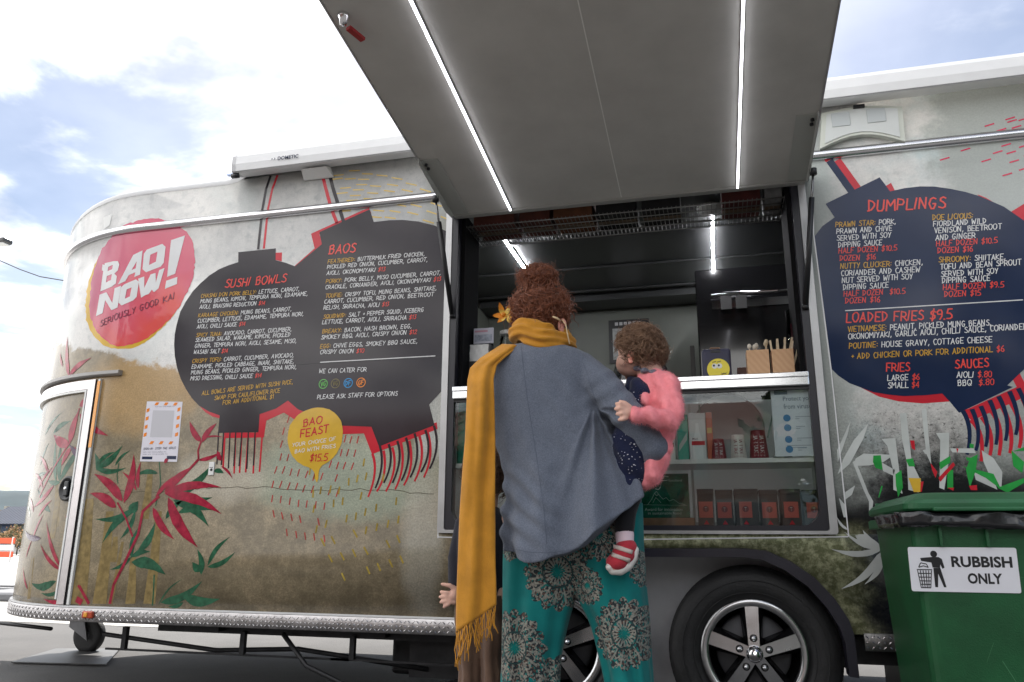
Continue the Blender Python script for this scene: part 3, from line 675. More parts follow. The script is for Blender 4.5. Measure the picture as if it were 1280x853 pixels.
sh = MB(); sh.add([(GX0-.03, .365, .86), (GX1+.03, .365, .86), (GX1+.03, .365, CZ0+.01), (GX0-.03, .365, CZ0+.01)], [(0, 1, 2, 3)]); sh.build('display_back_panel', lit_back, TR)
for x in (-.7, -.1): sh = MB(); sh.box((x, .355, .86), (x+.012, .3645, CZ0)); sh.build('panel_rib', white, TR)
sh = MB(); sh.box((GX0-.035, .05, .86), (GX0-.025, .36, CZ0)); sh.build('display_side', M('display_light_grey', (.86, .87, .87), .4, var=.05), TR); sh = MB(); sh.box((GX1+.025, .05, .86), (GX1+.035, .36, CZ0)); sh.build('display_side', M('display_light_grey', (.86, .87, .87), .4, var=.05), TR)
sh = MB(); sh.box((GX0-.02, .045, .84), (GX1+.02, .36, .880)); sh.build('display_base', M('display_base', (.45, .45, .46), .4), TR)
gl = MB(); gl.box((GX0-.002, .005, HZ0+.03), (GX1+.002, .010, CZ0-.001)); gl.build('display_glass', glass, TR)
gs = MB(); gs.box((GX0, -.004, CZ0-.012), (GX1, .020, CZ0-.0005)); gs.build('glass_channel', black, TR)
dl = MB(); dl.box((GX0+.03, .06, CZ0-.02), (GX1-.03, .075, CZ0-.008)); 
# side jamb mullions left with dark upright
for x in (GX0-.001, GX1-.020): jm = MB(); jm.box((x, .052, CZ1), (x+.021, .30, HZ1)); jm.build('window_jamb', M('jamb_black', (.010, .010, .011), .9, spec=.1), TR)
# wire shelf under the ceiling
ws = MB()
for i in range(5): ws.tube([(GX0+.02, .07+i*.07, 2.405), (GX1-.02, .07+i*.07, 2.405)], .0035, 5)
for i in range(76):
    x = GX0+.02+i*(GX1-GX0-.04)/75; ws.tube([(x, .06, 2.409), (x, .355, 2.409), (x, .36, 2.445)], .0018, 4)
ws.tube([(GX0+.02, .36, 2.445), (GX1-.02, .36, 2.445)], .003, 5)
ws.build('wire_shelf', M('wire_grey', (.25, .25, .24), .4, .6), TR)['kind'] = 'stuff'
dm = MB(); dm.lathe([(.075, -.0), (.072, -.02), (.05, -.036), (0, -.042)], (.07, .68, 2.658), 'z', 28); dm.build('dome_light', M('dome_plastic', (.5, .5, .48), .35), TR)
# ---------------- serving hatch (opened upwards)
hd_ = Vector((0, -.992, .126)); hu = Vector((0, .126, .992)); H0 = Vector((0, -.022, 2.436)); HL = 1.62
def HP(x, t, h=0): return Vector((x, 0, 0))+H0+hd_*t+hu*h
hx0, hx1 = -1.225, .502
def hbox(mb, x0, x1, t0, t1, h0, h1):
    vs = [HP(x, t, h) for h in (h0, h1) for t in (t0, t1) for x in (x0, x1)]
    return mb.add(vs, [(0, 1, 3, 2), (4, 6, 7, 5), (0, 4, 5, 1), (2, 3, 7, 6), (0, 2, 6, 4), (1, 5, 7, 3)])
HT = MB(); hbox(HT, hx0, hx1, 0, HL, 0, .035); hatch = HT.build('serving_hatch', M('hatch_underside', (.52, .51, .48), .58, var=.10, vs=3, spec=.3), TR)
HT = MB(); hbox(HT, hx0-.006, hx1+.006, .002, HL+.006, .0352, .045)
for a, b_, t0, t1 in ((hx0-.006, hx0-.0005, .002, HL), (hx1+.0005, hx1+.006, .002, HL), (hx0, hx1, HL+.0005, HL+.006)): hbox(HT, a, b_, t0, t1, -.004, .035)
HT.build('hatch_edge', M('hatch_edge_alu', (.5, .5, .5), .4, .6), hatch)
HT = MB(); hbox(HT, hx0+.01, hx1-.01, -.015, .012, -.012, -.0005); HT.build('hatch_hinge', M('hinge_grey', (.42, .42, .40), .45, .4), hatch)
HT = MB(); hbox(HT, -.3572, -.3528, .02, HL-.01, -.0025, -.0004); HT.build('hatch_seam', M('seam_pale', (.80, .80, .76), .5), hatch)
for x in (-.912, .190):
    a, b_ = HP(x, .02, -.0062), HP(x, HL-.03, -.0062); led_strip(a, b_, .009, 5, 'led_strip', -hu, hatch)
# brackets and gas struts
for x, sg in ((hx0+.004, 1), (hx1-.004, -1)):
    bk = MB(); a, b_ = .02, .52
    vs = [HP(x, a, -.002), HP(x, b_, -.002), HP(x, b_, -.03), HP(x, .12, -.05), HP(x, .03, -.03)]
    vs2 = [v+Vector((sg*.003, 0, 0)) for v in vs]; k = 5
    bk.add(vs+vs2, [(0, 1, 2, 3, 4), (9, 8, 7, 6, 5)]+[(i, (i+1) % k, k+(i+1) % k, k+i) for i in range(k)])
    hbox(bk, min(x, x+sg*.085), max(x, x+sg*.085), .02, .50, -.005, -.001)
    bo = bk.build('strut_bracket', M('bracket_paint', (.42, .43, .40), .4), hatch)
    bl = MB()
    for t in (.44, .47): bl.lathe([(.008, -.006), (.008, .006), (0, .007)], HP(x+sg*.02, t, -.008), 'z', 8)
    bl.build('bracket_bolt', steel_dark, bo)
    t_, zb, yb = (.24, 1.90, .004) if sg > 0 else (.14, 1.83, .004)
    top = HP(x-sg*.012, t_, -.045); bot = Vector(((HX0+.045) if sg > 0 else (HX1-.045), yb-.02, zb)); mid = top+(bot-top)*.33
    st = MB(); st.tube([top, mid], .0055, 10); st.build('strut_rod', M('strut_rod', (.2, .2, .2), .2, .9), bo)
    st = MB(); st.tube([mid-(bot-top)*.14, bot], .0125, 12); st.lathe([(.016, -.014), (.016, .014)], top, 'z', 10); st.lathe([(.014, -.01), (.014, .01)], bot, 'z', 10); st.build('gas_strut', black, bo)
# latch on the underside
lt = HP(-1.177, 1.389, 0); la = MB(); la.lathe([(.022, 0), (.022, -.012), (.015, -.02), (.012, -.04), (0, -.042)], lt, 'z', 20); lo = la.build('hatch_latch', chrome, hatch)
la = MB(); la.bar(lt+Vector((.01, .02, -.04)), lt+Vector((.035, .09, -.045)), .022, .012); la.build('latch_grip', M('red_grip', (.35, .02, .025), .4), lo)
la = MB(); la.bar(lt+Vector((-.01, .15, -.003)), lt+Vector((.10, .11, -.0)), .004, .004); la.bar(lt+Vector((.10, .11, .0)), lt+Vector((.12, .19, -.012)), .004, .004); la.build('latch_wire', white, lo)
# right jamb cable, upright bar
# ---------------- awning case along the roof
AW = MB(); prof = [(-.02, 2.802), (-.108, 2.786), (-.118, 2.792), (-.125, 2.83), (-.122, 2.878), (-.105, 2.904), (-.07, 2.915), (-.0, 2.92), (.03, 2.905)]
k = len(prof); xs = (-2.475, XE+.05)
AW.add([(x, y, z) for x in xs for y, z in prof], [(i, (i+1) % k, k+(i+1) % k, k+i) for i in range(k)]+[tuple(range(k)), tuple(range(k, 2*k))[::-1]])
aw = AW.build('awning_case', M('awning_white', (.80, .80, .80), .3, var=.03), TR)
e = MB(); e.add([(x, y*1.0+dy, z+dz) for x in (-2.50, -2.476) for (y, z), dy, dz in [(p, 0, 0) for p in prof]], [(i, (i+1) % k, k+(i+1) % k, k+i) for i in range(k)]+[tuple(range(k)), tuple(range(k, 2*k))[::-1]])
e.build('awning_end_cap', M('awning_cap', (.55, .55, .56), .35), aw)
e = MB(); e.lathe([(.014, -.02), (.014, .02), (0, .022)], (-2.49, -.095, 2.775), 'x', 14); e.build('awning_knob', black, aw)
e = MB(); e.box((-2.474, -.1185, 2.787), (XE, -.1165, 2.7895)); e.build('awning_seam', M('seam_grey', (.2, .2, .2), .5), aw)
for x in (-2.02, .98+.6, 2.3):
    e = MB(); e.add([(x-.075, -.02, 2.800), (x+.075, -.02, 2.800), (x-.075, -.075, 2.779), (x+.075, -.075, 2.779), (x-.09, -.002, 2.745), (x+.09, -.002, 2.745), (x-.09, -.012, 2.745), (x+.09, -.012, 2.745)], [(0, 1, 3, 2), (2, 3, 7, 6), (0, 2, 6, 4), (1, 5, 7, 3), (4, 6, 7, 5)])
    e.lathe([(.006, -.004), (.006, .004), (0, .005)], (x-.03, -.05, 2.79), 'z', 8); e.lathe([(.006, -.004), (.006, .004), (0, .005)], (x+.05, -.05, 2.79), 'z', 8)
    e.build('awning_bracket', white, aw)
aL = at(341, 199, -.13); aR = at(373, 196.5, -.13)
font_text('awning_lettering', 'DOMETIC', P_navy, aL+Vector((.03, .0, -.011)), (1, 0, .0), (0, 0, 1), .125, .022, .02, .0, aw)
e = MB(); c0 = aL+Vector((.0, .0, 0))
for dx in (-.012, .004): e.add([c0+Vector((dx, 0, -.008)), c0+Vector((dx+.012, 0, .0)), c0+Vector((dx+.004, 0, .008)), c0+Vector((dx+.006, 0, .0))], [(0, 1, 2, 3)])
e.build('awning_emblem', P_navy, aw)
# fold down vent cover on the upper right skin
vc = MB(); V = lambda x, y: PS(x, y)
a0, a1, a2, a3 = V(1024, 190), V(1026, 146), V(1126, 138), V(1130, 181)
n = 12; topc = []; 
for i in range(n+1):
    u_ = i/n; topc.append((a1[0]+(a2[0]-a1[0])*u_, a1[1]+(a2[1]-a1[1])*u_+.02*math.sin(math.pi*u_)))
outline = [a0]+topc+[a3]+[(a3[0]+(a0[0]-a3[0])*i/8, a3[1]+(a0[1]-a3[1])*i/8+.055*math.sin(math.pi*i/8)) for i in range(1, 8)]
vc.prism(outline, -.030, -.001); vo = vc.build('vent_cover', M('vent_cream', (.58, .60, .53), .4, var=.05), TR)
cxv = sum(p[0] for p in outline)/len(outline); czv = sum(p[1] for p in outline)/len(outline)
vc = MB(); vc.prism([(cxv+(x-cxv)*.88, czv+(z-czv)*.82) for x, z in outline], -.034, -.0305); vo2 = vc.build('vent_inner_panel', M('vent_inner', (.62, .64, .62), .45, var=.04), vo)
for fx in (.28, .70):
    X = a0[0]+(a3[0]-a0[0])*fx; vc = MB(); vc.bevbox((X-.04, -.037, czv-.02), (X+.04, -.0342, czv+.05), .002); vc.build('vent_recess', M('vent_recess', (.5, .53, .53), .5), vo)
vc = MB(); vc.bevbox((cxv-.03, -.045, topc[6][1]-.012), (cxv+.02, -.03, topc[6][1]+.004), .003); vc.build('vent_catch', black, vo)
e = MB(); q = PS(236, 262); 
# small pale patch on the nose skin, and roof clip
pl = Art(2); pl.poly([[(233.5-100, 0)]][:0] or [[(130.5, 268), (141, 263.5), (137, 282), (129.5, 287)]]); pl.build('nose_pale_patch', white, TR)
cl = MB(); cl.box((-2.60, -.02, 2.828), (-2.44, .0, 2.838)); cl.build('gutter_clip', M('clip_blue_grey', (.3, .36, .5), .3, .6), TR)
# ================================================================== PRINTED ARTWORK (flat print on the skin)
zB = zoomed(200, 270, 3.368); z3 = zoomed(310, 200, 4.923); z4 = zoomed(320, 500, 3.708); zL = zoomed(210, 500, 7.107); z8 = zoomed(1000, 180, 2.664)
z5 = zoomed(1030, 440, 4.06); z6 = zoomed(1140, 130, 5.014); zG = zoomed(100, 260, 4.4875); z2 = zoomed(90, 500, 3.157); zD = zoomed(0, 460, 4.2625); zE = zoomed(0, 560, 2.91); zF = zoomed(60, 400, 4.267)
def rough(pts, amp, n=3, seed=0):
    out = []
    for a, b in zip(pts, pts[1:]+pts[:1]):
        a = Vector(a); b = Vector(b); m = max(2, int((b-a).length/3.2)); d = (b-a).normalized() if (b-a).length else Vector((1, 0)); nn_ = Vector((-d.y, d.x))
        for i in range(m):
            p = a+(b-a)*i/m; r_ = noise.noise(Vector((p.x*.31, p.y*.31, seed)))*amp+random.uniform(-.35, .35)*amp; out.append(tuple(p+nn_*r_))
    return out
def smooth(pts, it=2):
    for _ in range(it):
        q = []
        for a, b in zip(pts, pts[1:]+pts[:1]): q += [(a[0]*.75+b[0]*.25, a[1]*.75+b[1]*.25), (a[0]*.25+b[0]*.75, a[1]*.25+b[1]*.75)]
        pts = q
    return pts
# ---- round logo
A1 = Art(1); A1.poly([rough(smooth(zG([(150, 190), (80, 320), (40, 440), (30, 560), (38, 650), (75, 720), (130, 775), (190, 792), (280, 792), (350, 765), (450, 690), (560, 560), (560, 300), (300, 150)]), 1), 1.6, seed=2)])
logo = A1.build('logo_yellow_ring', P_yel, TR)
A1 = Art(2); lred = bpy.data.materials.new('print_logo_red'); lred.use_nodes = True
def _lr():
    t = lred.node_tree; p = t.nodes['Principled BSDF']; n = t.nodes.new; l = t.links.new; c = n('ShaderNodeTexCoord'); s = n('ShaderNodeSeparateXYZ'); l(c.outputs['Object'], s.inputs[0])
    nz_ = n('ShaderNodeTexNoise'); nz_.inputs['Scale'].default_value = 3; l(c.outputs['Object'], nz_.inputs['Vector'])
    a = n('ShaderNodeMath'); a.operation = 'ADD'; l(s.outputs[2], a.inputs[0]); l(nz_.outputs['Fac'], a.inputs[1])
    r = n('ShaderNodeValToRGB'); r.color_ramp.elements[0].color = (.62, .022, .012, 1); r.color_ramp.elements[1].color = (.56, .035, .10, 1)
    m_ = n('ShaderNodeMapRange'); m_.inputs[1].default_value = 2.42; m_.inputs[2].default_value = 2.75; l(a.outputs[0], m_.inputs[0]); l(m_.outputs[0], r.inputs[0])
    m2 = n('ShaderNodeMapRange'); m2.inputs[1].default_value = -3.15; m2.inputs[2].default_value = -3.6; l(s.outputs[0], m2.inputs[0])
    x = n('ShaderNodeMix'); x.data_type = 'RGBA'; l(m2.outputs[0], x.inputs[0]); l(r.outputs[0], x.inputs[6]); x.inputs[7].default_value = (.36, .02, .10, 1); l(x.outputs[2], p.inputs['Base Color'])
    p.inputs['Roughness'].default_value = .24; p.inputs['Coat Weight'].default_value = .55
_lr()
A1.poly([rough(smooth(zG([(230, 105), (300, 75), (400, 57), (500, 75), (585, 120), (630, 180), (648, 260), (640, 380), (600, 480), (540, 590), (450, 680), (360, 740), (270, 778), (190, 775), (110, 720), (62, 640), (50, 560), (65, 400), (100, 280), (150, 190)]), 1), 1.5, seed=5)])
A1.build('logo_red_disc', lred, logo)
A1 = Art(4); Lt = lambda *l: A1.poly([zG(q) for q in l])
Lt([(128, 318), (140, 321), (140, 312), (192, 300), (214, 300), (222, 318), (213, 352), (194, 370), (208, 384), (203, 424), (180, 443), (116, 470), (132, 355), (124, 350)], [(160, 332), (186, 320), (182, 345), (156, 357)], [(152, 384), (180, 372), (176, 405), (147, 420)])
Lt([(215, 430), (300, 265), (352, 240), (338, 375), (306, 389), (312, 362), (275, 378), (256, 412)], [(290, 350), (314, 340), (320, 300)])
Lt([(377, 235), (463, 203), (481, 220), (471, 308), (455, 330), (372, 362), (352, 345), (360, 258)], [(396, 264), (436, 246), (427, 303), (388, 322)])
Lt([(512, 182), (590, 156), (535, 370), (490, 388)]); Lt([(485, 410), (548, 388), (545, 428), (478, 455)])
Lt([(112, 488), (150, 474), (183, 535), (196, 452), (232, 438), (212, 560), (178, 575), (143, 518), (128, 592), (92, 608)])
Lt([(250, 430), (315, 402), (332, 415), (319, 500), (300, 520), (235, 548), (218, 532), (231, 448)], [(264, 458), (291, 447), (281, 498), (253, 511)])
Lt([(328, 398), (362, 386), (362, 450), (398, 374), (425, 366), (427, 420), (446, 350), (476, 338), (442, 452), (417, 474), (404, 460), (387, 484), (368, 490), (344, 505)])
A1.build('logo_letter', P_white, logo, split=True)
T = {}; letter(T, [('k', 'SERIOUSLY GOOD KAI')], PS(*zG([(115, 652)])[0]), PS(*zG([(535, 492)])[0]), .036, 1.1)
T['k'].build('logo_motto', P_dkpurple, logo)['kind'] = 'stuff'
# ---- lanterns, left side
red = Art(1)
red.poly([z3([(285, 655), (410, 545), (388, 455), (700, 313), (745, 296), (760, 330), (440, 460), (470, 530), (310, 668)])])
red.poly([z3([(165, 572), (210, 570), (208, 625), (165, 615)])])
red.poly([zL([(285, 60), (300, 55), (380, 90), (462, 110), (462, 166), (400, 150), (335, 112)])])
red.poly([[(321, 541), (323, 515), (340, 508), (359, 497), (372.6, 508), (428, 528), (467, 529), (476, 553), (546, 528), (547, 536.5), (465, 568), (455, 542), (428, 543), (402, 533), (372, 527), (355, 516), (333, 526), (330.8, 541), (330, 547), (280.5, 548), (280.5, 541)]])
for a, b in (((505, 330), (490, 600)), ((600, 330), (588, 655)), ((655, 330), (636, 650)), ((712, 330), (690, 645)), ((775, 330), (757, 655)), ((836, 330), (813, 640))): red.strip(zL([a, b]), .0095)
for t_ in ([(540, 250), (550, 340), (520, 450)], [(592, 235), (594, 340), (560, 425)], [(632, 220), (640, 320), (602, 425)], [(672, 200), (678, 310), (645, 415)], [(710, 190), (718, 300), (685, 397)], [(757, 165), (768, 270), (735, 378)], [(795, 150), (808, 255), (778, 360)]): red.curve(z4(t_), .014, .009)
red.strip(z3([(182, 94), (150, 180), (122, 310), (98, 547)]), .014)
red.strip(z3([(450, 62), (480, 180), (512, 300), (548, 390)]), .019)
lant = red.build('lantern_red_edging', P_red, TR, split=True)
dk = Art(2)
circ = [(298, 329), (274, 336.8), (250.5, 354.6), (232.7, 376.9), (220.8, 406.6), (217.8, 430.3), (221.4, 460), (232.7, 486.7), (249, 507.5), (262, 515), (274.7, 519.5)]
dk.poly([[(298, 315.5), (345, 310.7), (344.5, 325.5), (358, 329), (371, 334), (395, 350), (430, 380), (435, 440), (420, 480), (400, 485), (360, 501), (345, 511), (324.7, 518), (323.3, 540.5), (272.6, 541.5), (274.7, 519.5), (262, 515), (249, 507.5), (240, 498), (232.7, 487), (226, 474), (221.4, 460), (218.6, 445), (217.8, 430.3), (218.6, 418), (220.8, 406.6), (225.5, 390), (232.7, 376.9), (241, 364.5), (250.5, 354.6), (262, 344.5), (274, 336.8), (286, 331.8), (297.8, 328)]])
dk.poly([[(369, 333), (402.4, 305.6), (399.4, 290.4), (462.3, 262), (467.4, 277.8), (486.7, 275.6), (503, 275.2), (523.3, 277.2), (543.6, 282.3), (561.3, 291), (554, 487), (536.6, 506), (543.3, 531.8), (473.7, 558.5), (464.3, 533.7), (428, 532.4), (372.6, 512), (359, 500), (340, 500), (350, 400)]])
for a, b in (((450, 285), (435, 575)), ((495, 290), (475, 580)), ((552, 290), (537, 610)), ((603, 290), (585, 590)), ((658, 288), (632, 590)), ((715, 290), (700, 615)), ((775, 285), (760, 585))): dk.strip(zL([a, b]), .008)
for t_ in ([(575, 215), (582, 310), (553, 410)], [(615, 205), (624, 290), (593, 385)], [(655, 190), (665, 280), (633, 385)], [(695, 175), (707, 270), (675, 375)], [(735, 155), (747, 260), (715, 360)], [(785, 140), (799, 240), (765, 335)], [(825, 120), (837, 220), (805, 320)]): dk.curve(z4(t_), .013, .009)
dk.strip(z3([(140, 98), (112, 180), (88, 310), (63, 552)]), .015)
dk.strip(z3([(495, 58), (525, 180), (560, 290), (590, 385)]), .020)
dk.build('lantern_shape', P_plum, lant, split=True)
# price bubble
A1 = Art(4); A1.poly([rough(smooth(z4([(215, 55), (270, 35), (330, 38), (375, 65), (402, 110), (402, 180), (385, 235), (350, 280), (295, 310), (288, 382), (278, 382), (270, 322), (205, 300), (160, 250), (146, 190), (152, 130), (180, 85)]), 1), .5)])
bub = A1.build('price_bubble', P_yel, TR)
T = {}
def LN(zz, a, b, h, runs, wt=1.35): p, q = zz([a, b]); letter(T, runs, PS(*p), PS(*q), h, wt)
LN(z4, (218, 108), (312, 90), .036, [('r', 'BAO')], 1.5); LN(z4, (205, 158), (340, 132), .038, [('r', 'FEAST')], 1.5)
LN(z4, (168, 210), (372, 180), .018, [('w', 'YOUR CHOICE OF')]); LN(z4, (180, 240), (372, 212), .018, [('w', 'BAO WITH FRIES')])
LN(z4, (250, 270), (337, 265), .034, [('r', '$15.5')], 1.3)
T['r'].build('bubble_red_lettering', P_red, bub)['kind'] = 'stuff'; T['w'].build('bubble_white_lettering', P_white, bub)['kind'] = 'stuff'
# rain dashes
rd = Art(1)
for x, y in [(150, 90), (128, 145), (118, 205), (115, 265), (148, 268), (413, 180), (440, 185), (472, 185), (395, 245), (425, 245), (458, 248), (345, 298), (378, 305), (410, 305), (447, 308), (92, 325), (128, 325), (162, 335), (197, 338), (235, 345), (268, 358), (305, 355), (372, 362), (78, 392), (115, 392), (152, 400), (188, 402), (222, 412), (262, 415), (300, 420), (340, 425), (377, 432), (75, 458), (115, 462), (157, 470), (197, 480), (235, 483), (277, 487), (317, 493), (82, 528), (122, 538), (165, 545), (205, 553), (290, 565), (143, 615), (187, 625), (228, 632), (270, 635), (317, 643)]:
    sl = (.32 if y < 440 else .1 if y < 520 else -.15)+random.uniform(-.08, .08); rd.strip(z4([(x+17*sl, y-17), (x-17*sl, y+17)]), .0062)
rd.build('red_dash', M('print_faded_red', (.40, .05, .045), var=.4, vs=30, **vinyl), TR, split=True)
rd = Art(1)
for x, y in [(500, 290), (430, 380), (470, 365), (510, 355), (300, 420), (345, 415), (385, 420), (265, 435), (487, 445), (650, 470), (360, 480), (402, 470), (268, 505), (557, 500), (507, 520), (325, 575), (420, 550), (463, 540), (660, 555), (612, 575), (280, 600), (510, 605), (560, 590), (460, 620), (310, 660), (358, 650), (660, 645), (612, 668), (455, 710), (510, 700), (345, 735), (400, 725), (675, 740), (520, 790), (570, 775), (625, 758), (405, 820), (250, 330), (275, 350), (590, 360)]:
    sl = (.15 if y < 610 else -.45)+random.uniform(-.1, .1); rd.strip(z4([(x+18*sl, y-18), (x-18*sl, y+18)]), .0085)
rd.build('yellow_dash', M('print_faded_yellow', (.33, .24, .045), var=.4, vs=30, **vinyl), TR, split=True)
rd = Art(1)
for x, y in [(655, 67), (555, 95), (735, 87), (825, 97), (918, 115), (1005, 150), (550, 117), (630, 117), (712, 120), (700, 153), (785, 162), (890, 155), (600, 173), (1092, 188), (680, 185), (768, 205), (870, 193), (980, 190), (580, 205), (660, 220), (640, 250), (745, 240), (940, 280), (1035, 282), (1158, 275), (805, 313), (905, 318), (1015, 330), (1133, 325), (790, 353), (875, 357), (1110, 380), (1220, 362), (600, 315)]:
    sl = (x-700)/1000*.75; rd.strip(z3([(x-34, y-34*sl), (x+34, y+34*sl)]), .0075)
rd.build('golden_dash', P_och2, TR, split=True)
# crack drawn across the plaster print
ck = Art(1); pts = [(112, 618), (150, 613), (190, 616), (240, 611), (275, 609), (330, 610), (380, 614), (430, 612), (480, 612), (520, 616), (548, 620)]
fine = []
for a, b in zip(pts, pts[1:]):
    for i in range(5): fine.append((a[0]+(b[0]-a[0])*i/5, a[1]+(b[1]-a[1])*i/5+random.uniform(-1.6, 1.6)))
ck.strip(fine, .0028); ck.build('plaster_crack', P_crack, TR)
sm = Art(3); sm.strip([(372, 456), (561, 446)], .002); sm.build('panel_joint', black, TR)
# ---- bamboo and leaves, left
och = Art(1)
for a, b, w in (((70, 390), (25, 805), .10), ((150, 440), (108, 805), .085), ((240, 620), (230, 805), .06), ((310, 275), (285, 470), .055), ((342, 440), (305, 805), .07), ((172, 540), (160, 640), .05), ((200, 560), (150, 805), .03)): och.strip(z2([a, ((a[0]+b[0])/2+3, (a[1]+b[1])/2), b]), w*.55, w)
och.strip(zE([(215, 150), (190, 330)]), .05); och.strip(zE([(120, 400), (105, 550)]), .04); och.strip(zD([(310, 620), (300, 850)]), .05)
och.build('bamboo_stem', P_ochre, TR, split=True)
gr = Art(2)
for a, b, w in [((95, 270), (200, 180), 42), ((95, 270), (215, 268), 30), ((95, 262), (170, 205), 26), ((100, 280), (90, 210), 30), ((340, 290), (245, 300), 28), ((235, 640), (370, 690), 60), ((235, 620), (310, 600), 30), ((235, 620), (150, 670), 22), ((258, 605), (330, 480), 42), ((235, 625), (265, 500), 32), ((250, 430), (90, 470), 34), ((250, 430), (120, 565), 44), ((250, 440), (190, 550), 28), ((225, 440), (262, 400), 60), ((400, 375), (560, 250), 50), ((400, 370), (555, 385), 46), ((400, 395), (540, 500), 54), ((420, 445), (555, 435), 42), ((510, 690), (495, 590), 34), ((510, 675), (475, 640), 40), ((535, 655), (625, 540), 24), ((535, 660), (645, 600), 28), ((350, 800), (515, 715), 44), ((440, 775), (585, 785), 50), ((340, 812), (440, 705), 9), ((370, 470), (440, 395), 34), ((440, 800), (380, 815), 22), ((170, 260), (230, 200), 18), ((560, 280), (600, 290), 26)]: gr.leaf(*z2([a, b]), w, random.choice((-.1, .1)))
gr.strip(z2([(345, 240), (350, 330), (330, 420)]), .006); gr.strip(z2([(185, 250), (178, 300), (182, 330)]), .006); gr.strip(z2([(325, 690), (322, 760), (318, 812)]), .008)
for a, b, w in [((240, 360), (330, 240), 22), ((215, 520), (262, 400), 26), ((190, 600), (250, 560), 24), ((330, 590), (410, 470), 26), ((240, 700), (200, 640), 22), ((285, 348), (378, 284), 34), ((318, 605), (328, 395), 44), ((318, 605), (460, 405), 44), ((300, 610), (300, 380), 36), ((320, 610), (255, 600), 30), ((235, 740), (270, 770), 30), ((150, 740), (165, 800), 20)]: gr.leaf(*zD([a, b]), w, .06)
for a, b, w in [((205, 485), (115, 492), 44), ((225, 515), (150, 528), 22), ((230, 505), (238, 440), 26)]: gr.leaf(*zE([a, b]), w, .1)
gr.build('green_leaf', P_green, TR, split=True)
rl = Art(4)
for a, b, w in [((510, 165), (465, 85), 36), ((512, 168), (572, 92), 34), ((515, 152), (600, 148), 10), ((500, 238), (590, 205), 22), ((370, 372), (590, 450), 52), ((370, 365), (590, 345), 44), ((365, 365), (480, 262), 34), ((380, 385), (497, 582), 62), ((320, 425), (405, 552), 42), ((205, 408), (245, 215), 48), ((200, 400), (88, 292), 52), ((175, 425), (72, 368), 50), ((262, 350), (272, 245), 26), ((255, 358), (200, 285), 22), ((330, 385), (430, 290), 26), ((590, 240), (575, 200), 26), ((590, 262), (635, 312), 14), ((365, 250), (385, 228), 22)]: rl.leaf(*z2([a, b]), w, random.choice((-.07, .07)))
for p_, w in (([(510, 165), (498, 200), (500, 235)], .010), ([(500, 235), (440, 300), (370, 372)], .014), ([(150, 805), (165, 730), (210, 640), (262, 530), (280, 440), (345, 380)], .016), ([(240, 540), (215, 470), (180, 405)], .010), ([(68, 805), (30, 735)], .016), ([(40, 800), (18, 785)], .03), ([(380, 370), (500, 330)], .008)): rl.strip(z2(p_), w)
for a, b, w in [((260, 560), (215, 470), 26), ((230, 640), (190, 560), 24), ((400, 420), (455, 560), 26), ((180, 770), (160, 690), 22), ((425, 205), (505, 125), 50), ((372, 405), (423, 225), 58), ((425, 245), (578, 362), 46), ((372, 410), (288, 358), 60), ((380, 425), (328, 525), 40), ((415, 710), (350, 798), 34), ((290, 625), (180, 745), 30), ((280, 530), (200, 660), 20)]: rl.leaf(*zD([a, b]), w, random.choice((-.06, .06)))
rl.strip(zD([(425, 215), (372, 400), (290, 530), (210, 690)]), .012)
for a, b, w in [((120, 330), (160, 240), 22), ((140, 250), (190, 190), 20), ((95, 400), (120, 330), 18), ((222, 435), (170, 268), 26), ((222, 445), (148, 350), 24), ((222, 475), (260, 345), 36), ((102, 515), (85, 430), 18), ((240, 560), (160, 550), 22)]: rl.leaf(*zE([a, b]), w, .05)
rl.strip(zE([(218, 430), (230, 560)]), .012); rl.strip(zE([(285, 500), (322, 560)]), .012)
for a, b, w in [((112, 300), (105, 88), 42), ((110, 300), (232, 203), 36), ((80, 250), (66, 170), 20)]: rl.leaf(*zF([a, b]), w, .05)
rl.build('crimson_leaf', P_crim, TR, split=True)
bl = Art(5)
for a, b, w in [((450, 485), (372, 408), 40)]: bl.leaf(*zD([a, b]), w, .05)
bl.leaf(*zE([(150, 330), (92, 300)]), 34, .05)
bl.build('plum_leaf', M('print_plum', (.07, .03, .07), var=.2, vs=5, **vinyl), TR, split=True)
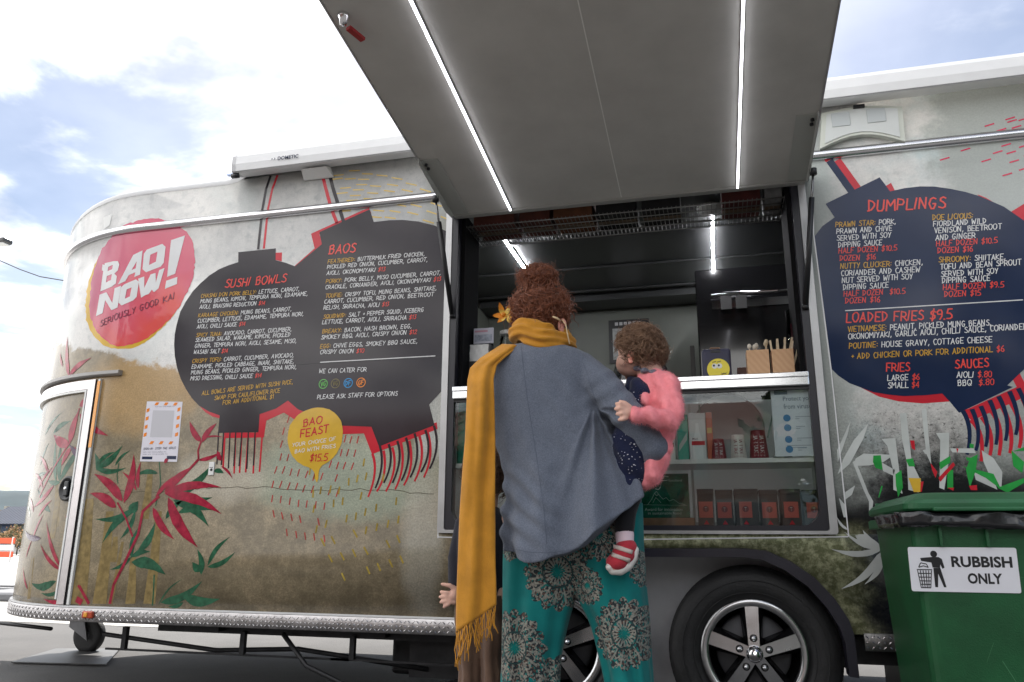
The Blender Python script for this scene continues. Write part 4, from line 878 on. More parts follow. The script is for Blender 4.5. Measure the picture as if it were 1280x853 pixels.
# ---- left menu lettering
T = {}
Y, Wt, Rd = 'g', 'w', 'r'
LN(zB, (275, 287), (537, 262), .046, [(Rd, 'SUSHI BOWLS')], 1.25)
B_ = [((174, 338), (590, 308), [(Y, 'CHASHU DON PORK BELLY:'), (Wt, ' LETTUCE, CARROT,')]), ((172, 360), (625, 328), [(Wt, 'MUNG BEANS, KIMCHI, TEMPURA NORI, EDAMAME,')]), ((168, 384), (445, 367), [(Wt, 'AIOLI, BRAISING REDUCTION '), (Rd, '$14')]),
 ((163, 420), (557, 392), [(Y, 'KARAAGE CHICKEN:'), (Wt, ' MUNG BEANS, CARROT,')]), ((160, 443), (608, 413), [(Wt, 'CUCUMBER, LETTUCE, EDAMAME, TEMPURA NORI,')]), ((157, 467), (362, 455), [(Wt, 'AIOLI, CHILLI SAUCE '), (Rd, '$14')]),
 ((154, 503), (558, 477), [(Y, 'SPICY TUNA:'), (Wt, ' AVOCADO, CARROT, CUCUMBER,')]), ((151, 523), (552, 500), [(Wt, 'SEAWEED SALAD, WAKAME, KIMCHI, PICKLED')]), ((148, 548), (578, 526), [(Wt, 'GINGER, TEMPURA NORI, AIOLI, SESAME, MISO,')]), ((144, 574), (288, 568), [(Wt, 'WASABI SALT '), (Rd, '$14')]),
 ((138, 612), (567, 586), [(Y, 'CRISPY TOFU:'), (Wt, ' CARROT, CUCUMBER, AVOCADO,')]), ((135, 636), (568, 612), [(Wt, 'EDAMAME, PICKLED CABBAGE, INARI, SHIITAKE,')]), ((133, 660), (579, 636), [(Wt, 'MUNG BEANS, PICKLED GINGER, TEMPURA NORI,')]), ((130, 685), (430, 672), [(Wt, 'MISO DRESSING, CHILLI SAUCE '), (Rd, '$14')]),
 ((178, 747), (563, 698), [(Y, 'ALL BOWLS ARE SERVED WITH SUSHI RICE,')]), ((230, 768), (508, 735), [(Y, 'SWAP FOR CAULIFLOWER RICE')]), ((265, 788), (482, 760), [(Y, 'FOR AN ADDITIONAL $1')])]
for a, b, r_ in B_: LN(zB, a, b, .0215, r_, 1.3)
mp_ = {'g': ('gold', P_gold), 'w': ('white', P_white), 'r': ('red', P_coral)}
def flush(nm):
    root = None
    for k_ in ('w', 'g', 'r', 'b', 'n', 'o', 'd'):
        if k_ in T: nm2, mt = mp_[k_]; o = T.pop(k_).build(nm % nm2, mt, root or TR); o['kind'] = 'stuff'; root = root or o
flush('sushi_menu_%s_lettering')
LN(zB, (713, 143), (830, 135), .05, [(Rd, 'BAOS')], 1.25)
B_ = [((708, 193), (1117, 160), [(Y, 'FEATHERED:'), (Wt, ' BUTTERMILK FRIED CHICKEN,')]), ((705, 216), (1130, 184), [(Wt, 'PICKLED RED ONION, CUCUMBER, CARROT,')]), ((703, 242), (953, 224), [(Wt, 'AIOLI, OKONOMIYAKI '), (Rd, '$13')]),
 ((700, 277), (1185, 240), [(Y, 'PORKY:'), (Wt, ' PORK BELLY, MISO CUCUMBER, CARROT,')]), ((697, 302), (1187, 266), [(Wt, 'CRACKLE, CORIANDER, AIOLI, OKONOMIYAKI '), (Rd, '$13')]), ((697, 338), (1168, 304), [(Y, 'TOUFIE:'), (Wt, ' CRISPY TOFU, MUNG BEANS, SHIITAKE,')]),
 ((693, 362), (1155, 330), [(Wt, 'CARROT, CUCUMBER, RED ONION, BEETROOT')]), ((690, 387), (968, 372), [(Wt, 'RELISH, SRIRACHA, AIOLI '), (Rd, '$13')]), ((689, 425), (1113, 395), [(Y, 'SQUIDWID:'), (Wt, ' SALT + PEPPER SQUID, ICEBERG')]), ((685, 448), (1083, 426), [(Wt, 'LETTUCE, CARROT, AIOLI, SRIRACHA '), (Rd, '$13')]),
 ((684, 487), (1063, 464), [(Y, 'BREAKY:'), (Wt, ' BACON, HASH BROWN, EGG,')]), ((680, 512), (1085, 488), [(Wt, 'SMOKEY BBQ, AIOLI, CRISPY ONION '), (Rd, '$12')]), ((676, 550), (1087, 528), [(Y, 'EGG:'), (Wt, ' CHIVE EGGS, SMOKEY BBQ SAUCE,')]), ((675, 574), (862, 568), [(Wt, 'CRISPY ONION '), (Rd, '$10')]),
 ((671, 654), (873, 647), [(Wt, 'WE CAN CATER FOR')]), ((663, 763), (1003, 748), [(Wt, 'PLEASE ASK STAFF FOR OPTIONS')])]
for a, b, r_ in B_: LN(zB, a, b, .0215, r_, 1.3)
flush('bao_menu_%s_lettering')
ln_ = Art(4); ln_.strip(zB([(675, 617), (1160, 590)]), .0045); ln_.strip(z8([(150, 556), (742, 520)]), .0045); ln_.build('menu_divider', P_white, TR, split=True)
for (x, y), tx, mt in (((688, 708), 'VG', M('print_leaf_green', (.12, .42, .09), **vinyl)), ((739, 706), 'VG', M('print_olive', (.16, .13, .05), **vinyl)), ((793, 704), 'DF', P_blue), ((847, 702), 'GF', P_orange)):
    c_ = PS(*zB([(x, y)])[0]); a_ = Art(4); a_.poly([[(c_[0]+.0255*math.cos(i*.314), c_[1]+.0255*math.sin(i*.314)) for i in range(20)], [(c_[0]+.021*math.cos(-i*.314), c_[1]+.021*math.sin(-i*.314)) for i in range(20)]], True)
    o = a_.build('diet_symbol', mt, TR); t_ = {}; letter(t_, [('a', tx)], (c_[0]-.015, c_[1]-.002), (c_[0]+.017, c_[1]+.002), .022, 1.7); t_['a'].build('diet_letters', mt, o)['kind'] = 'stuff'
# ---- right side
red = Art(1)
red.poly([z5([(160, 168), (260, 200), (400, 222), (612, 205), (640, 252), (500, 262), (380, 252), (280, 228)])])
red.poly([z5([(920, 68), (1020, -15), (1080, -60), (1100, 20), (1045, 62), (988, 100), (1030, 180), (1080, 230), (1010, 240)])])
red.poly([z5([(700, 300), (735, 288), (975, 180), (1020, 165), (1040, 215), (985, 245), (750, 350)])])
for t_ in ([(745, 345), (795, 430), (797, 556)], [(800, 330), (845, 420), (842, 526)], [(850, 300), (893, 400), (888, 526)], [(905, 280), (947, 400), (943, 515)], [(950, 260), (997, 380), (990, 488)], [(1010, 240), (1040, 340), (1038, 460)]): red.curve(z5(t_), .020, .012)
red.poly([[(1262, 266), (1280, 255), (1300, 236), (1325, 270), (1310, 330), (1280, 300)]]); red.poly([z8([(590, 168), (620, 180), (712, 236), (700, 246), (620, 200)])])
red.poly([z8([(283, 142), (303, 130), (318, 160), (298, 165)])]); red.strip(z8([(124, 54), (200, 160)]), .032)
red.strip([(1030, 193), (1036, 201)], .03)
lr = red.build('lantern_red_edging', P_red, TR, split=True)
dk = Art(2)
dk.poly([smooth([(1017.6, 296.4), (1028, 283), (1043.2, 272)], 0)+[(1031.9, 255.1), (1099.5, 222), (1112.6, 239.5), (1131, 235.5), (1150, 233.3), (1168, 233.5), (1187.7, 236.3), (1207, 240.3), (1225, 245.7), (1255, 258.8), (1280, 276), (1300, 300), (1314, 330), (1321, 370), (1317, 410), (1300, 440), (1280, 462), (1259, 482), (1266, 484), (1198.6, 516.3), (1187.6, 502.8), (1177.7, 492.2), (1155, 494.5), (1128.5, 495.4), (1110, 493.5), (1091.5, 490.5), (1062, 479.4), (1048, 470), (1038.8, 461)]])
for t_ in ([(705, 300), (738, 400), (725, 522)], [(750, 290), (782, 400), (770, 502)], [(795, 275), (828, 380), (820, 482)], [(840, 245), (877, 360), (872, 472)], [(885, 225), (927, 340), (920, 452)], [(940, 200), (980, 320), (972, 422)], [(985, 185), (1030, 300), (1022, 382)]): dk.curve(z5(t_), .019, .012)
dk.strip(z8([(98, 56), (174, 162)]), .032)
dk.build('lantern_shape', P_navy, lr, split=True)
rd = Art(1)
for x, y in [(150, 230), (247, 225), (425, 210), (485, 133), (560, 163), (615, 92), (627, 108), (655, 145), (697, 97), (335, 287), (205, 345), (465, 355), (537, 303), (622, 305), (640, 360), (700, 265), (597, 443), (700, 408), (680, 180), (590, 258), (628, 196), (740, 130), (730, 320)]: rd.strip(z6([(x-30, y+9), (x+30, y-9)]), .0065)
rd.build('pink_dash', P_pink, TR, split=True)
B_ = [((118, 270), (321, 258), [(Y, 'PRAWN STAR:'), (Wt, ' PORK,')]), ((121, 292), (308, 281), [(Wt, 'PRAWN AND CHIVE')]), ((122, 315), (305, 303), [(Wt, 'SERVED WITH SOY')]), ((126, 337), (275, 328), [(Wt, 'DIPPING SAUCE')]), ((128, 357), (325, 346), [(Rd, 'HALF DOZEN $10.5')]), ((131, 382), (254, 376), [(Rd, 'DOZEN  $16')]),
 ((134, 408), (410, 394), [(Y, 'NUTTY CLUCKER:'), (Wt, ' CHICKEN,')]), ((136, 432), (402, 418), [(Wt, 'CORIANDER AND CASHEW')]), ((139, 456), (377, 441), [(Wt, 'NUT SERVED WITH SOY')]), ((142, 478), (297, 470), [(Wt, 'DIPPING SAUCE')]), ((145, 500), (352, 490), [(Rd, 'HALF DOZEN  $10.5')]), ((149, 523), (268, 518), [(Rd, 'DOZEN $16')]),
 ((440, 246), (578, 239), [(Y, 'DOE LICIOUS:')]), ((443, 268), (622, 257), [(Wt, 'FIORDLAND WILD')]), ((446, 290), (672, 275), [(Wt, 'VENISON, BEETROOT')]), ((450, 313), (586, 305), [(Wt, 'AND GINGER')]), ((453, 333), (659, 321), [(Rd, 'HALF DOZEN $10.5')]), ((457, 356), (577, 350), [(Rd, 'DOZEN $16')]),
 ((461, 387), (686, 376), [(Y, 'SHROOMY:'), (Wt, ' SHIITAKE,')]), ((465, 411), (737, 394), [(Wt, 'TOFU AND BEAN SPROUT')]), ((468, 434), (661, 423), [(Wt, 'SERVED WITH SOY')]), ((471, 456), (634, 447), [(Wt, 'DIPPING SAUCE')]), ((475, 478), (680, 468), [(Rd, 'HALF DOZEN $9.5')]), ((479, 501), (603, 496), [(Rd, 'DOZEN $15')]),
 ((158, 618), (638, 595), [(Y, 'VIETNAMESE:'), (Wt, ' PEANUT, PICKLED MUNG BEANS,')]), ((160, 642), (757, 608), [(Wt, 'OKONOMIYAKI, GARLIC AIOLI, CHILLI SAUCE, CORIANDER')]), ((163, 673), (641, 651), [(Y, 'POUTINE:'), (Wt, ' HOUSE GRAVY, COTTAGE CHEESE')]), ((167, 708), (681, 682), [(Y, '+ ADD CHICKEN OR PORK FOR ADDITIONAL '), (Rd, '$6')]),
 ((290, 780), (400, 776), [(Wt, 'LARGE '), (Rd, '$6')]), ((292, 805), (398, 802), [(Wt, 'SMALL '), (Rd, '$4')]), ((520, 770), (640, 767), [(Wt, 'AIOLI '), (Rd, '$.80')]), ((523, 796), (647, 793), [(Wt, 'BBQ  '), (Rd, '$.80')])]
for a, b, r_ in B_: LN(z8, a, b, .0245, r_, 1.2)
LN(z8, (223, 208), (488, 195), .052, [(Rd, 'DUMPLINGS')], 1.2); LN(z8, (153, 580), (510, 567), .042, [(Rd, 'LOADED FRIES $9.5')], 1.2); LN(z8, (286, 745), (368, 742), .036, [(Rd, 'FRIES')], 1.2); LN(z8, (515, 734), (630, 728), .036, [(Rd, 'SAUCES')], 1.2)
flush('dumpling_menu_%s_lettering')
# pale stencils, greens and reds low on the right
st = Art(2); P5 = lambda *p: st.poly([z5(list(p))])
P5((292, 442), (362, 438), (392, 690), (398, 720), (352, 700), (350, 600), (322, 480)); P5((385, 312), (418, 310), (445, 560), (492, 655), (480, 715), (428, 700), (420, 560), (395, 440)); P5((495, 290), (520, 288), (528, 400), (545, 575), (520, 520), (505, 400))
P5((568, 412), (636, 410), (632, 560), (610, 700), (585, 690), (590, 450)); P5((225, 362), (200, 440), (130, 570), (68, 622), (100, 540), (150, 450)); P5((135, 350), (120, 420), (70, 560), (66, 500)); P5((160, 542), (200, 517), (330, 522), (342, 532), (300, 560), (230, 577), (150, 580))
P5((145, 560), (160, 550), (225, 715), (250, 760), (243, 822), (228, 822), (228, 760), (200, 700)); P5((105, 752), (108, 712), (158, 678), (142, 725)); P5((290, 560), (360, 600), (350, 628), (300, 605)); P5((800, 500), (860, 540), (905, 610), (900, 690), (850, 650), (810, 560)); P5((760, 610), (860, 650), (880, 700), (770, 650)); P5((640, 490), (760, 490), (770, 515), (650, 510)); P5((75, 740), (110, 780), (112, 840), (100, 840)); P5((500, 500), (535, 490), (540, 510), (515, 520))
z1_ = zoomed(1000, 460, 2.171)
for a, b, w in [((222, 492), (85, 492), 26), ((222, 492), (120, 445), 20), ((220, 500), (112, 600), 30), ((225, 505), (175, 588), 24), ((222, 490), (170, 440), 26), ((130, 440), (100, 405), 12), ((150, 455), (215, 500), 40)]: st.leaf(*z1_([a, b]), w, .1)
st.build('stencil_leaf', P_stencil, TR, split=True)
st = Art(3)
P5((250, 527), (288, 525), (298, 600), (262, 590), (248, 560)); P5((415, 546), (450, 540), (462, 582), (430, 582)); P5((585, 562), (640, 528), (640, 562), (590, 598)); P5((362, 622), (392, 600), (400, 690), (376, 738), (365, 680)); P5((740, 540), (780, 520), (770, 600), (740, 690), (720, 600)); P5((950, 500), (1015, 560), (1005, 615), (960, 580)); P5((880, 690), (1015, 640), (1015, 665), (930, 715)); P5((720, 535), (770, 540), (760, 552), (725, 552)); P5((740, 465), (760, 470), (758, 490), (738, 486)); P5((700, 580), (860, 620), (900, 700), (820, 640)); P5((290, 680), (298, 682), (280, 740), (275, 738)); P5((625, 600), (655, 600), (655, 690), (625, 695)); P5((960, 505), (1050, 470), (1050, 500))
st.build('bright_leaf', P_lime, TR, split=True)
st = Art(4); P5((540, 565), (575, 610), (565, 640), (548, 600)); P5((580, 640), (655, 560), (665, 575), (620, 625), (590, 660)); P5((735, 680), (775, 676), (777, 702), (745, 702)); P5((488, 660), (505, 658), (495, 710), (480, 712)); P5((436, 450), (458, 450), (462, 500), (445, 490)); P5((670, 490), (682, 492), (676, 514)); P5((625, 690), (660, 690), (655, 705))
st.build('red_leaf', P_red, TR, split=True)
st = Art(5); P5((428, 640), (490, 642), (488, 712), (455, 712)); st.build('yellow_cone_print', P_yel, TR)
# ---- notice stuck beside the menu (square code left blank)
q4 = [PS(184, 502), PS(228.5, 502.5), PS(221.5, 577.5), PS(175, 577)]
a_ = Art(3); a_.poly([q4], True); po = a_.build('notice_sheet', M('notice_paper', (.66, .64, .70), .4, coat=.2), TR)
def Q(u, v):
    a = Vector(q4[0])*(1-u)+Vector(q4[1])*u; b = Vector(q4[3])*(1-u)+Vector(q4[2])*u; return tuple(a*(1-v)+b*v)
a_ = Art(4)
for u, v in [(.22, .03), (.48, .03), (.74, .03), (.04, .14), (.04, .28), (.04, .42), (.04, .55), (.9, .12), (.9, .26), (.9, .40), (.9, .54), (.2, .68), (.46, .68), (.72, .68)]:
    a_.poly([[Q(u, v+.035), Q(u+.09, v+.035), Q(u+.135, v-.015), Q(u+.045, v-.015)]], True) if v in (.03, .68) else a_.poly([[Q(u-.02, v+.05), Q(u+.06, v+.03), Q(u+.06, v-.03), Q(u-.02, v-.01)]], True)
a_.build('amber_mark', P_orange, po, split=True)
a_ = Art(4); a_.poly([[Q(.2, .15), Q(.8, .15), Q(.8, .6), Q(.2, .6)]], True); a_.build('notice_blank_square', M('notice_grey', (.5, .49, .52), .4), po)
T = {}; letter(T, [('n', 'SIGN-IN  STOP THE VIRUS')], Q(.06, .795), Q(.94, .77), .011, 1.3)
for v, u1 in ((.09, .7), (.85, .6), (.885, .65)): letter(T, [('n', 'SCAN AND TRACE WHERE YOU')], Q(.25 if v < .2 else .06, v), Q(u1+.1, v-.01), .0045, 1.1)
T['n'].build('notice_lettering', P_navy, po)['kind'] = 'stuff'
a_ = Art(4); a_.poly([[Q(.05, .92), Q(.33, .92), Q(.33, .965), Q(.05, .965)]], True); a_.poly([[Q(.72, .905), Q(.97, .905), Q(.97, .96), Q(.72, .96)]], True); a_.build('notice_logo', P_navy, po, split=True)
# ================================================================== THINGS IN AND ON THE TRAILER
CT = CZ1+.0045
def solid(nm, label, cat, mb, mat, group=None): o = mb.build(nm, mat); return tag(o, label, cat, group)
def item(nm, label, cat, loc, group=None):
    t = thing(nm, label, cat, loc, group); t['placed'] = 1; return t
# tip box with printed face
p = at(896, 466, .10); t = item('tip_box', 'small navy box with round yellow face sticker on the counter', 'box', (p.x, .16, CT))
m = MB(); m.bevbox((-.064, -.05, 0), (.068, .05, .158), .016, n=3); m.build('box_body', M('navy_box', (.030, .030, .065), .5, var=.2, bump=.1), t)
m = MB(); m.bevbox((-.022, -.052, .136), (.022, -.049, .148), .001); m.build('slot', black, t)
m = MB(); m.tube([(-.03, 0, .156), (-.022, 0, .170), (.018, 0, .170), (.026, 0, .156)], .004, 6); m.build('handle', M('tan_leather', (.25, .14, .07), .6), t)
fx, fz = .008, .056
m = MB(); m.lathe([(.051, 0), (.051, .0012), (0, .0013)], (fx, -.0505, fz), 'y', 40, smooth=False); fo_ = m.build('face_sticker', M('sticker_yellow', (.80, .66, .06), .5), t)
eye = MB(); pup = MB(); brow = MB()
for sx in (-.016, .006): 
    eye.lathe([(.0115, 0), (.0115, .0006), (0, .0007)], (fx+sx, -.0520, fz+.016), 'y', 20, False); eye.lathe([(.0125, -.0003), (.0125, 0)], (fx+sx, -.0520, fz+.016), 'y', 20, False)
    pup.lathe([(.005, 0), (.005, .0004), (0, .0005)], (fx+sx-.003, -.0530, fz+.018), 'y', 14, False)
    pup.bar((fx+sx-.010, -.0526, fz+.034), (fx+sx+.008, -.0526, fz+.038), .0015, .0022)
for k in range(4): pup.bar((fx+.012+k*.006, -.0526, fz-.018-(k % 2)*.006), (fx+.018+k*.006, -.0526, fz-.024+(k % 2)*.006), .001, .0018)
pup.bar((fx+.012, -.0526, fz-.027), (fx+.036, -.0526, fz-.019), .001, .0016)
eye.build('eye_whites', M('sticker_white', (.75, .75, .72), .5), fo_); pup.build('face_marks', M('marker_ink', (.02, .02, .03), .5), fo_)
wood = bpy.data.materials.new('bamboo_wood'); wood.use_nodes = True
def _w():
    q = wood.node_tree; p = q.nodes['Principled BSDF']; n = q.nodes.new; l = q.links.new; c = n('ShaderNodeTexCoord'); mp2 = n('ShaderNodeMapping'); mp2.inputs['Rotation'].default_value = (0, math.radians(40), 0); l(c.outputs['Object'], mp2.inputs[0])
    w = n('ShaderNodeTexWave'); w.inputs['Scale'].default_value = 14; w.inputs['Distortion'].default_value = 3; w.inputs['Detail'].default_value = 2; l(mp2.outputs[0], w.inputs[0])
    x = n('ShaderNodeMix'); x.data_type = 'RGBA'; x.inputs[6].default_value = (.56, .32, .165, 1); x.inputs[7].default_value = (.61, .37, .20, 1); l(w.outputs['Fac'], x.inputs[0]); l(x.outputs[2], p.inputs['Base Color']); p.inputs['Roughness'].default_value = .5
_w()
stickm = M('pale_stick_wood', (.62, .50, .34), .6, var=.12, vs=40)
for (px0, px1, pt), lab, kind in (((935, 963, 438), 'square bamboo holder with white spoons, left of the pair', 'spoon'), ((966.5, 994, 437), 'square bamboo holder full of wooden stir sticks, right of the pair', 'stick')):
    a = at(px0, 467, .10); b_ = at(px1, 467, .10); w_ = (b_.x-a.x); h_ = at(px0, pt, .10).z-CT
    t = item('utensil_holder', lab, 'utensil holder', ((a.x+b_.x)/2, .10+w_/2, CT), 'bamboo utensil holders on the counter')
    m = MB(); hw = w_/2; th = .007
    for q in (((-hw, -hw, 0), (hw, -hw+th, h_)), ((-hw, hw-th, 0), (hw, hw, h_)), ((-hw, -hw+th+.0003, 0), (-hw+th, hw-th-.0003, h_)), ((hw-th, -hw+th+.0003, 0), (hw, hw-th-.0003, h_)), ((-hw+th+.0003, -hw+th+.0003, .001), (hw-th-.0003, hw-th-.0003, .008))): m.box(*q)
    m.build('holder_body', wood, t)
    rnd = random.Random(3)
    if kind == 'stick':
        for k in range(9):
            x0_ = -hw+.015+(k*.37 % 1)*(w_-.03); lean = (k-3)*.009; y_ = (-.02+.01*(k % 4)); top_ = h_+.055+rnd.uniform(-.01, .018)
            s_ = MB(); s_.bar((x0_, y_, .012), (x0_+lean+.012, y_+.005, top_), .009, .002); s_.build('stir_stick', stickm, t)
    else:
        for k, (x0_, ln_2, l2) in enumerate(((-.030, .02, .02), (-.022, -.01, .025), (-.012, .012, .028), (0, -.006, .024), (.03, .016, .046), (.034, .008, .038))):
            s_ = MB(); s_.bar((x0_, -.01+.005*k, .012), (x0_+ln_2, -.01+.005*k, h_+l2-.01), .006, .002); e_ = Vector((x0_+ln_2, -.01+.005*k, h_+l2)); 
            s_.lathe([(0, -.012), (.008, -.006), (.010, .004), (.006, .014), (0, .017)], e_, 'z', 10); s_.build('spoon', M('spoon_white', (.66, .60, .50), .5) if k < 4 else stickm, t)
p = at(928, 466, .2); m = MB(); m.bevbox((p.x-.022, .22, CT), (p.x+.028, .27, CT+.085), .004); solid('small_box', 'small reddish brown box between tip box and bamboo holder', 'box', m, M('reddish_card', (.17, .085, .07), .6, var=.2))
# clear cup tube at right jamb
p = at(1008, 466, .22); t = item('cup_tube', 'clear tube of stacked dark red cups beside the right jamb', 'cup dispenser', (p.x-.03, .26, CT))
m = MB(); m.lathe([(.038, 0), (.038, .36), (.036, .36), (.036, .002)], (0, 0, 0), 'z', 24); m.build('tube', glass, t)
for k in range(12): m = MB(); m.lathe([(.026, .005+k*.022), (.032, .045+k*.022), (.034, .047+k*.022)], (0, 0, 0), 'z', 20, cap=False); m.build('cup', M('dark_red_cup', (.10, .012, .025), .4), t)
# brochure stand, till, jar
p = at(598, 470, .14); t = item('brochure_stand', 'black two tier leaflet stand with pale leaflets beside left jamb', 'leaflet stand', (p.x, .2, CT))
a = at(584, 453, .16); b_ = at(612, 429, .16)
m = MB(); x0_, x1_ = a.x-p.x, b_.x-p.x; m.bevbox((x0_, -.04, 0), (x1_, .06, a.z-CT+.005), .004); m.box((x0_, -.035, a.z-CT), (x0_+.006, .03, b_.z-CT)); m.box((x1_-.006, -.035, a.z-CT), (x1_, .03, b_.z-CT)); m.box((x0_, .031, a.z-CT), (x1_, .036, b_.z-CT+.1)); m.build('stand_frame', black, t)
m = MB(); n = 9
for i in range(n):
    pass
vs = [(x0_+.008+(x1_-x0_-.016)*i/8, -.03+.004*math.sin(i*2.1+j*1.7), a.z-CT+.004+(b_.z-a.z-.006)*j/6) for j in range(7) for i in range(9)]
m.add(vs, [(j*9+i, j*9+i+1, (j+1)*9+i+1, (j+1)*9+i) for j in range(6) for i in range(8)], True); m.build('crumpled_leaflets', M('paper_white', (.72, .72, .70), .5, coat=.3), t)
c_ = at(589, 428, .16); d_ = at(614, 407, .16); m = MB(); m.bevbox((c_.x-p.x, .0, c_.z-CT), (d_.x-p.x, .012, d_.z-CT), .001); lf = m.build('leaflet', M('leaflet_lilac', (.52, .52, .60), .45), t)
m = MB(); m.box((c_.x-p.x+.006, -.0012, c_.z-CT+.012), (d_.x-p.x-.006, -.0003, d_.z-CT-.035)); m.build('leaflet_picture', M('leaflet_picture', (.30, .33, .40), .45, var=.4, vs=40), lf)
m = MB(); m.box((c_.x-p.x+.006, -.0012, d_.z-CT-.022), (d_.x-p.x-.03, -.0003, d_.z-CT-.012)); m.build('leaflet_heading', M('leaflet_pink', (.5, .25, .32), .45), lf)
p = at(632, 440, .30); t = item('glass_jar', 'glass jar with white lid on counter behind the yellow scarf', 'jar', (p.x, .34, CT)); hj = at(632, 412, .30).z-CT
m = MB(); m.lathe([(.04, 0), (.045, .01), (.045, hj-.05), (.036, hj-.03), (.036, hj-.02)], (0, 0, 0), 'z', 28); m.build('jar_glass', glass, t)
m = MB(); m.lathe([(.041, hj-.022), (.042, hj-.018), (.042, hj-.002), (.038, hj)], (0, 0, 0), 'z', 28); m.build('lid', white, t)
m = MB()
rnd = random.Random(5)
for k in range(26): q = Vector((rnd.uniform(-.028, .028), rnd.uniform(-.028, .028), rnd.uniform(.008, hj-.07))); m.lathe([(.010, 0), (.010, .002)], q, 'y' if k % 2 else 'z', 10)
m.build('coins', M('coin_grey', (.30, .30, .30), .35, .8), t)['kind'] = 'stuff'
p = at(577, 470, .1); m = MB(); m.tube([at(576, 388, .12), at(581, 390, .12), at(583.5, 398, .12), at(582, 408, .12), at(579, 420, .12)], .0035, 6); solid('yellow_cord', 'thin yellow cord hanging inside the left window jamb', 'cord', m, M('yellow_cord', (.6, .38, .03), .5))
m = MB(); m.tube([at(979, 271, .45), at(980, 280, .45), at(984, 285, .45), at(990, 284, .45), at(996, 276, .45), at(990, 266, .45)], .003, 6); solid('red_cord', 'red cord looped under the wire shelf at right', 'cord', m, M('red_cord', (.25, .03, .03), .5))
# kettle like appliance behind the toddler
p = at(798, 466, .45); t = item('black_appliance', 'rounded black appliance on counter behind the toddler head', 'appliance', (p.x, .48, CT-.002))
m = MB(); m.lathe([(.10, 0), (.115, .03), (.11, .12), (.09, .20), (.05, .245), (0, .25)], (-.03, 0, 0), 'z', 30); m.build('body', M('gloss_black', (.012, .012, .013), .2, coat=.4), t)
m = MB(); m.tube([(.06, 0, .18), (.12, -.01, .19), (.135, -.01, .15), (.11, 0, .10)], .014, 10); m.build('handle', black, t)
# range hood and its rail
a = at(868, 338, 1.25); b_ = at(1003, 340, 1.25)
t = item('range_hood', 'glossy black cabinet hood at the back right of the kitchen', 'range hood', (a.x, 1.25, .501))
m = MB(); m.bevbox((0, 0, 0), (b_.x-a.x+.25, .75, a.z-.501), .01); m.build('hood_body', M('gloss_black_panel', (.010, .010, .011), .12, coat=.5), t)
s0 = at(890, 389, 1.25); s1 = at(962, 372, 1.25); m = MB(); m.box((s0.x-a.x, -.012, s0.z-.501+.012), (s1.x-a.x+.5, -.001, s0.z-.501+.062)); m.build('steel_strip', M('hood_steel', (.55, .55, .56), .12, 1), t)
m = MB(); m.tube([(s0.x-a.x, -.05, s0.z-.501+.09), (s1.x-a.x+.5, -.05, s0.z-.501+.09)], .012, 10); m.build('towel_rail', chrome, t)
for k, xx in enumerate((902, 921)):
    q = at(xx, 390, 1.15); q2 = at(xx+13, 377, 1.15); m = MB(); m.bevbox((q.x, 1.195, s0.z+.03-.04), (q2.x, 1.199, s0.z+.075), .001); tag(m.build('order_tag', M('tag_grey', (.07, .07, .07), .6)), ('left' if k == 0 else 'right')+' one of two grey tags hanging on the hood rail', 'tag', 'grey tags on the hood rail')
m = MB(); q = at(865, 432, .7); m.bevbox((q.x-.012, .7, CT-.3), (q.x+.012, .74, q.z), .003); solid('tall_board', 'narrow dark board standing upright left of the hood', 'board', m, M('board_dark', (.03, .028, .025), .5))
# poster on the back wall
a = at(762, 455, 2.375); b_ = at(811, 398, 2.375); t = item('wall_poster', 'black and grey notice on the back wall of the kitchen', 'poster', ((a.x+b_.x)/2, 2.378, a.z)); hw = (b_.x-a.x)/2; hh = b_.z-a.z
m = MB(); m.box((-hw, -.006, 0), (hw, -.001, hh)); m.build('sheet', M('poster_black', (.02, .02, .02), .4), t)
m = MB(); m.box((-hw+.03, -.008, .03), (hw-.02, -.0062, hh-.07)); m.build('grey_field', M('poster_grey', (.30, .31, .30), .5, var=.3, vs=25), t)
m = MB()
for k in range(6): m.box((-hw+.05+k*.035, -.0085, hh-.045), (-hw+.075+k*.035, -.0062, hh-.02))
m.build('poster_heading', M('poster_white', (.45, .45, .45), .5), t)
# cartons on the wire shelf
brk = [(-1.15, -.93, .10, (.22, .055, .035)), (-.90, -.74, .13, (.20, .05, .03)), (-.72, -.52, .13, (.28, .10, .04)), (-.50, -.30, .09, (.02, .02, .022)), (-.27, -.08, .12, (.03, .028, .03)), (.12, .30, .12, (.20, .04, .035)), (.32, .40, .08, (.5, .5, .5))]
labs = ['leftmost reddish carton on the wire shelf', 'second reddish carton on the wire shelf', 'orange brown carton on the wire shelf', 'low black case on the wire shelf left of the middle', 'dark grey case on the wire shelf right of the middle', 'red carton on the wire shelf near the dome light', 'small pale packet at the right end of the wire shelf']
for (x0_, x1_, h_, c_), lb in zip(brk, labs):
    t = item('shelf_carton', lb, 'carton', ((x0_+x1_)/2, .2, 2.4125), 'cartons on the wire shelf'); w_ = (x1_-x0_)/2
    m = MB(); m.bevbox((-w_, -.11, 0), (w_, .11, h_), .004); c_ = tuple(q*.45 for q in c_); m.build('carton_body', M('carton_%.3f_%.3f' % (c_[0], x0_), c_, .6, var=.3, vs=25), t)
    m = MB(); m.box((-w_+.001, -.02, -.0006), (w_-.001, .02, -.0001)); m.build('tape', M('packing_tape', (.14, .09, .05), .3), t)
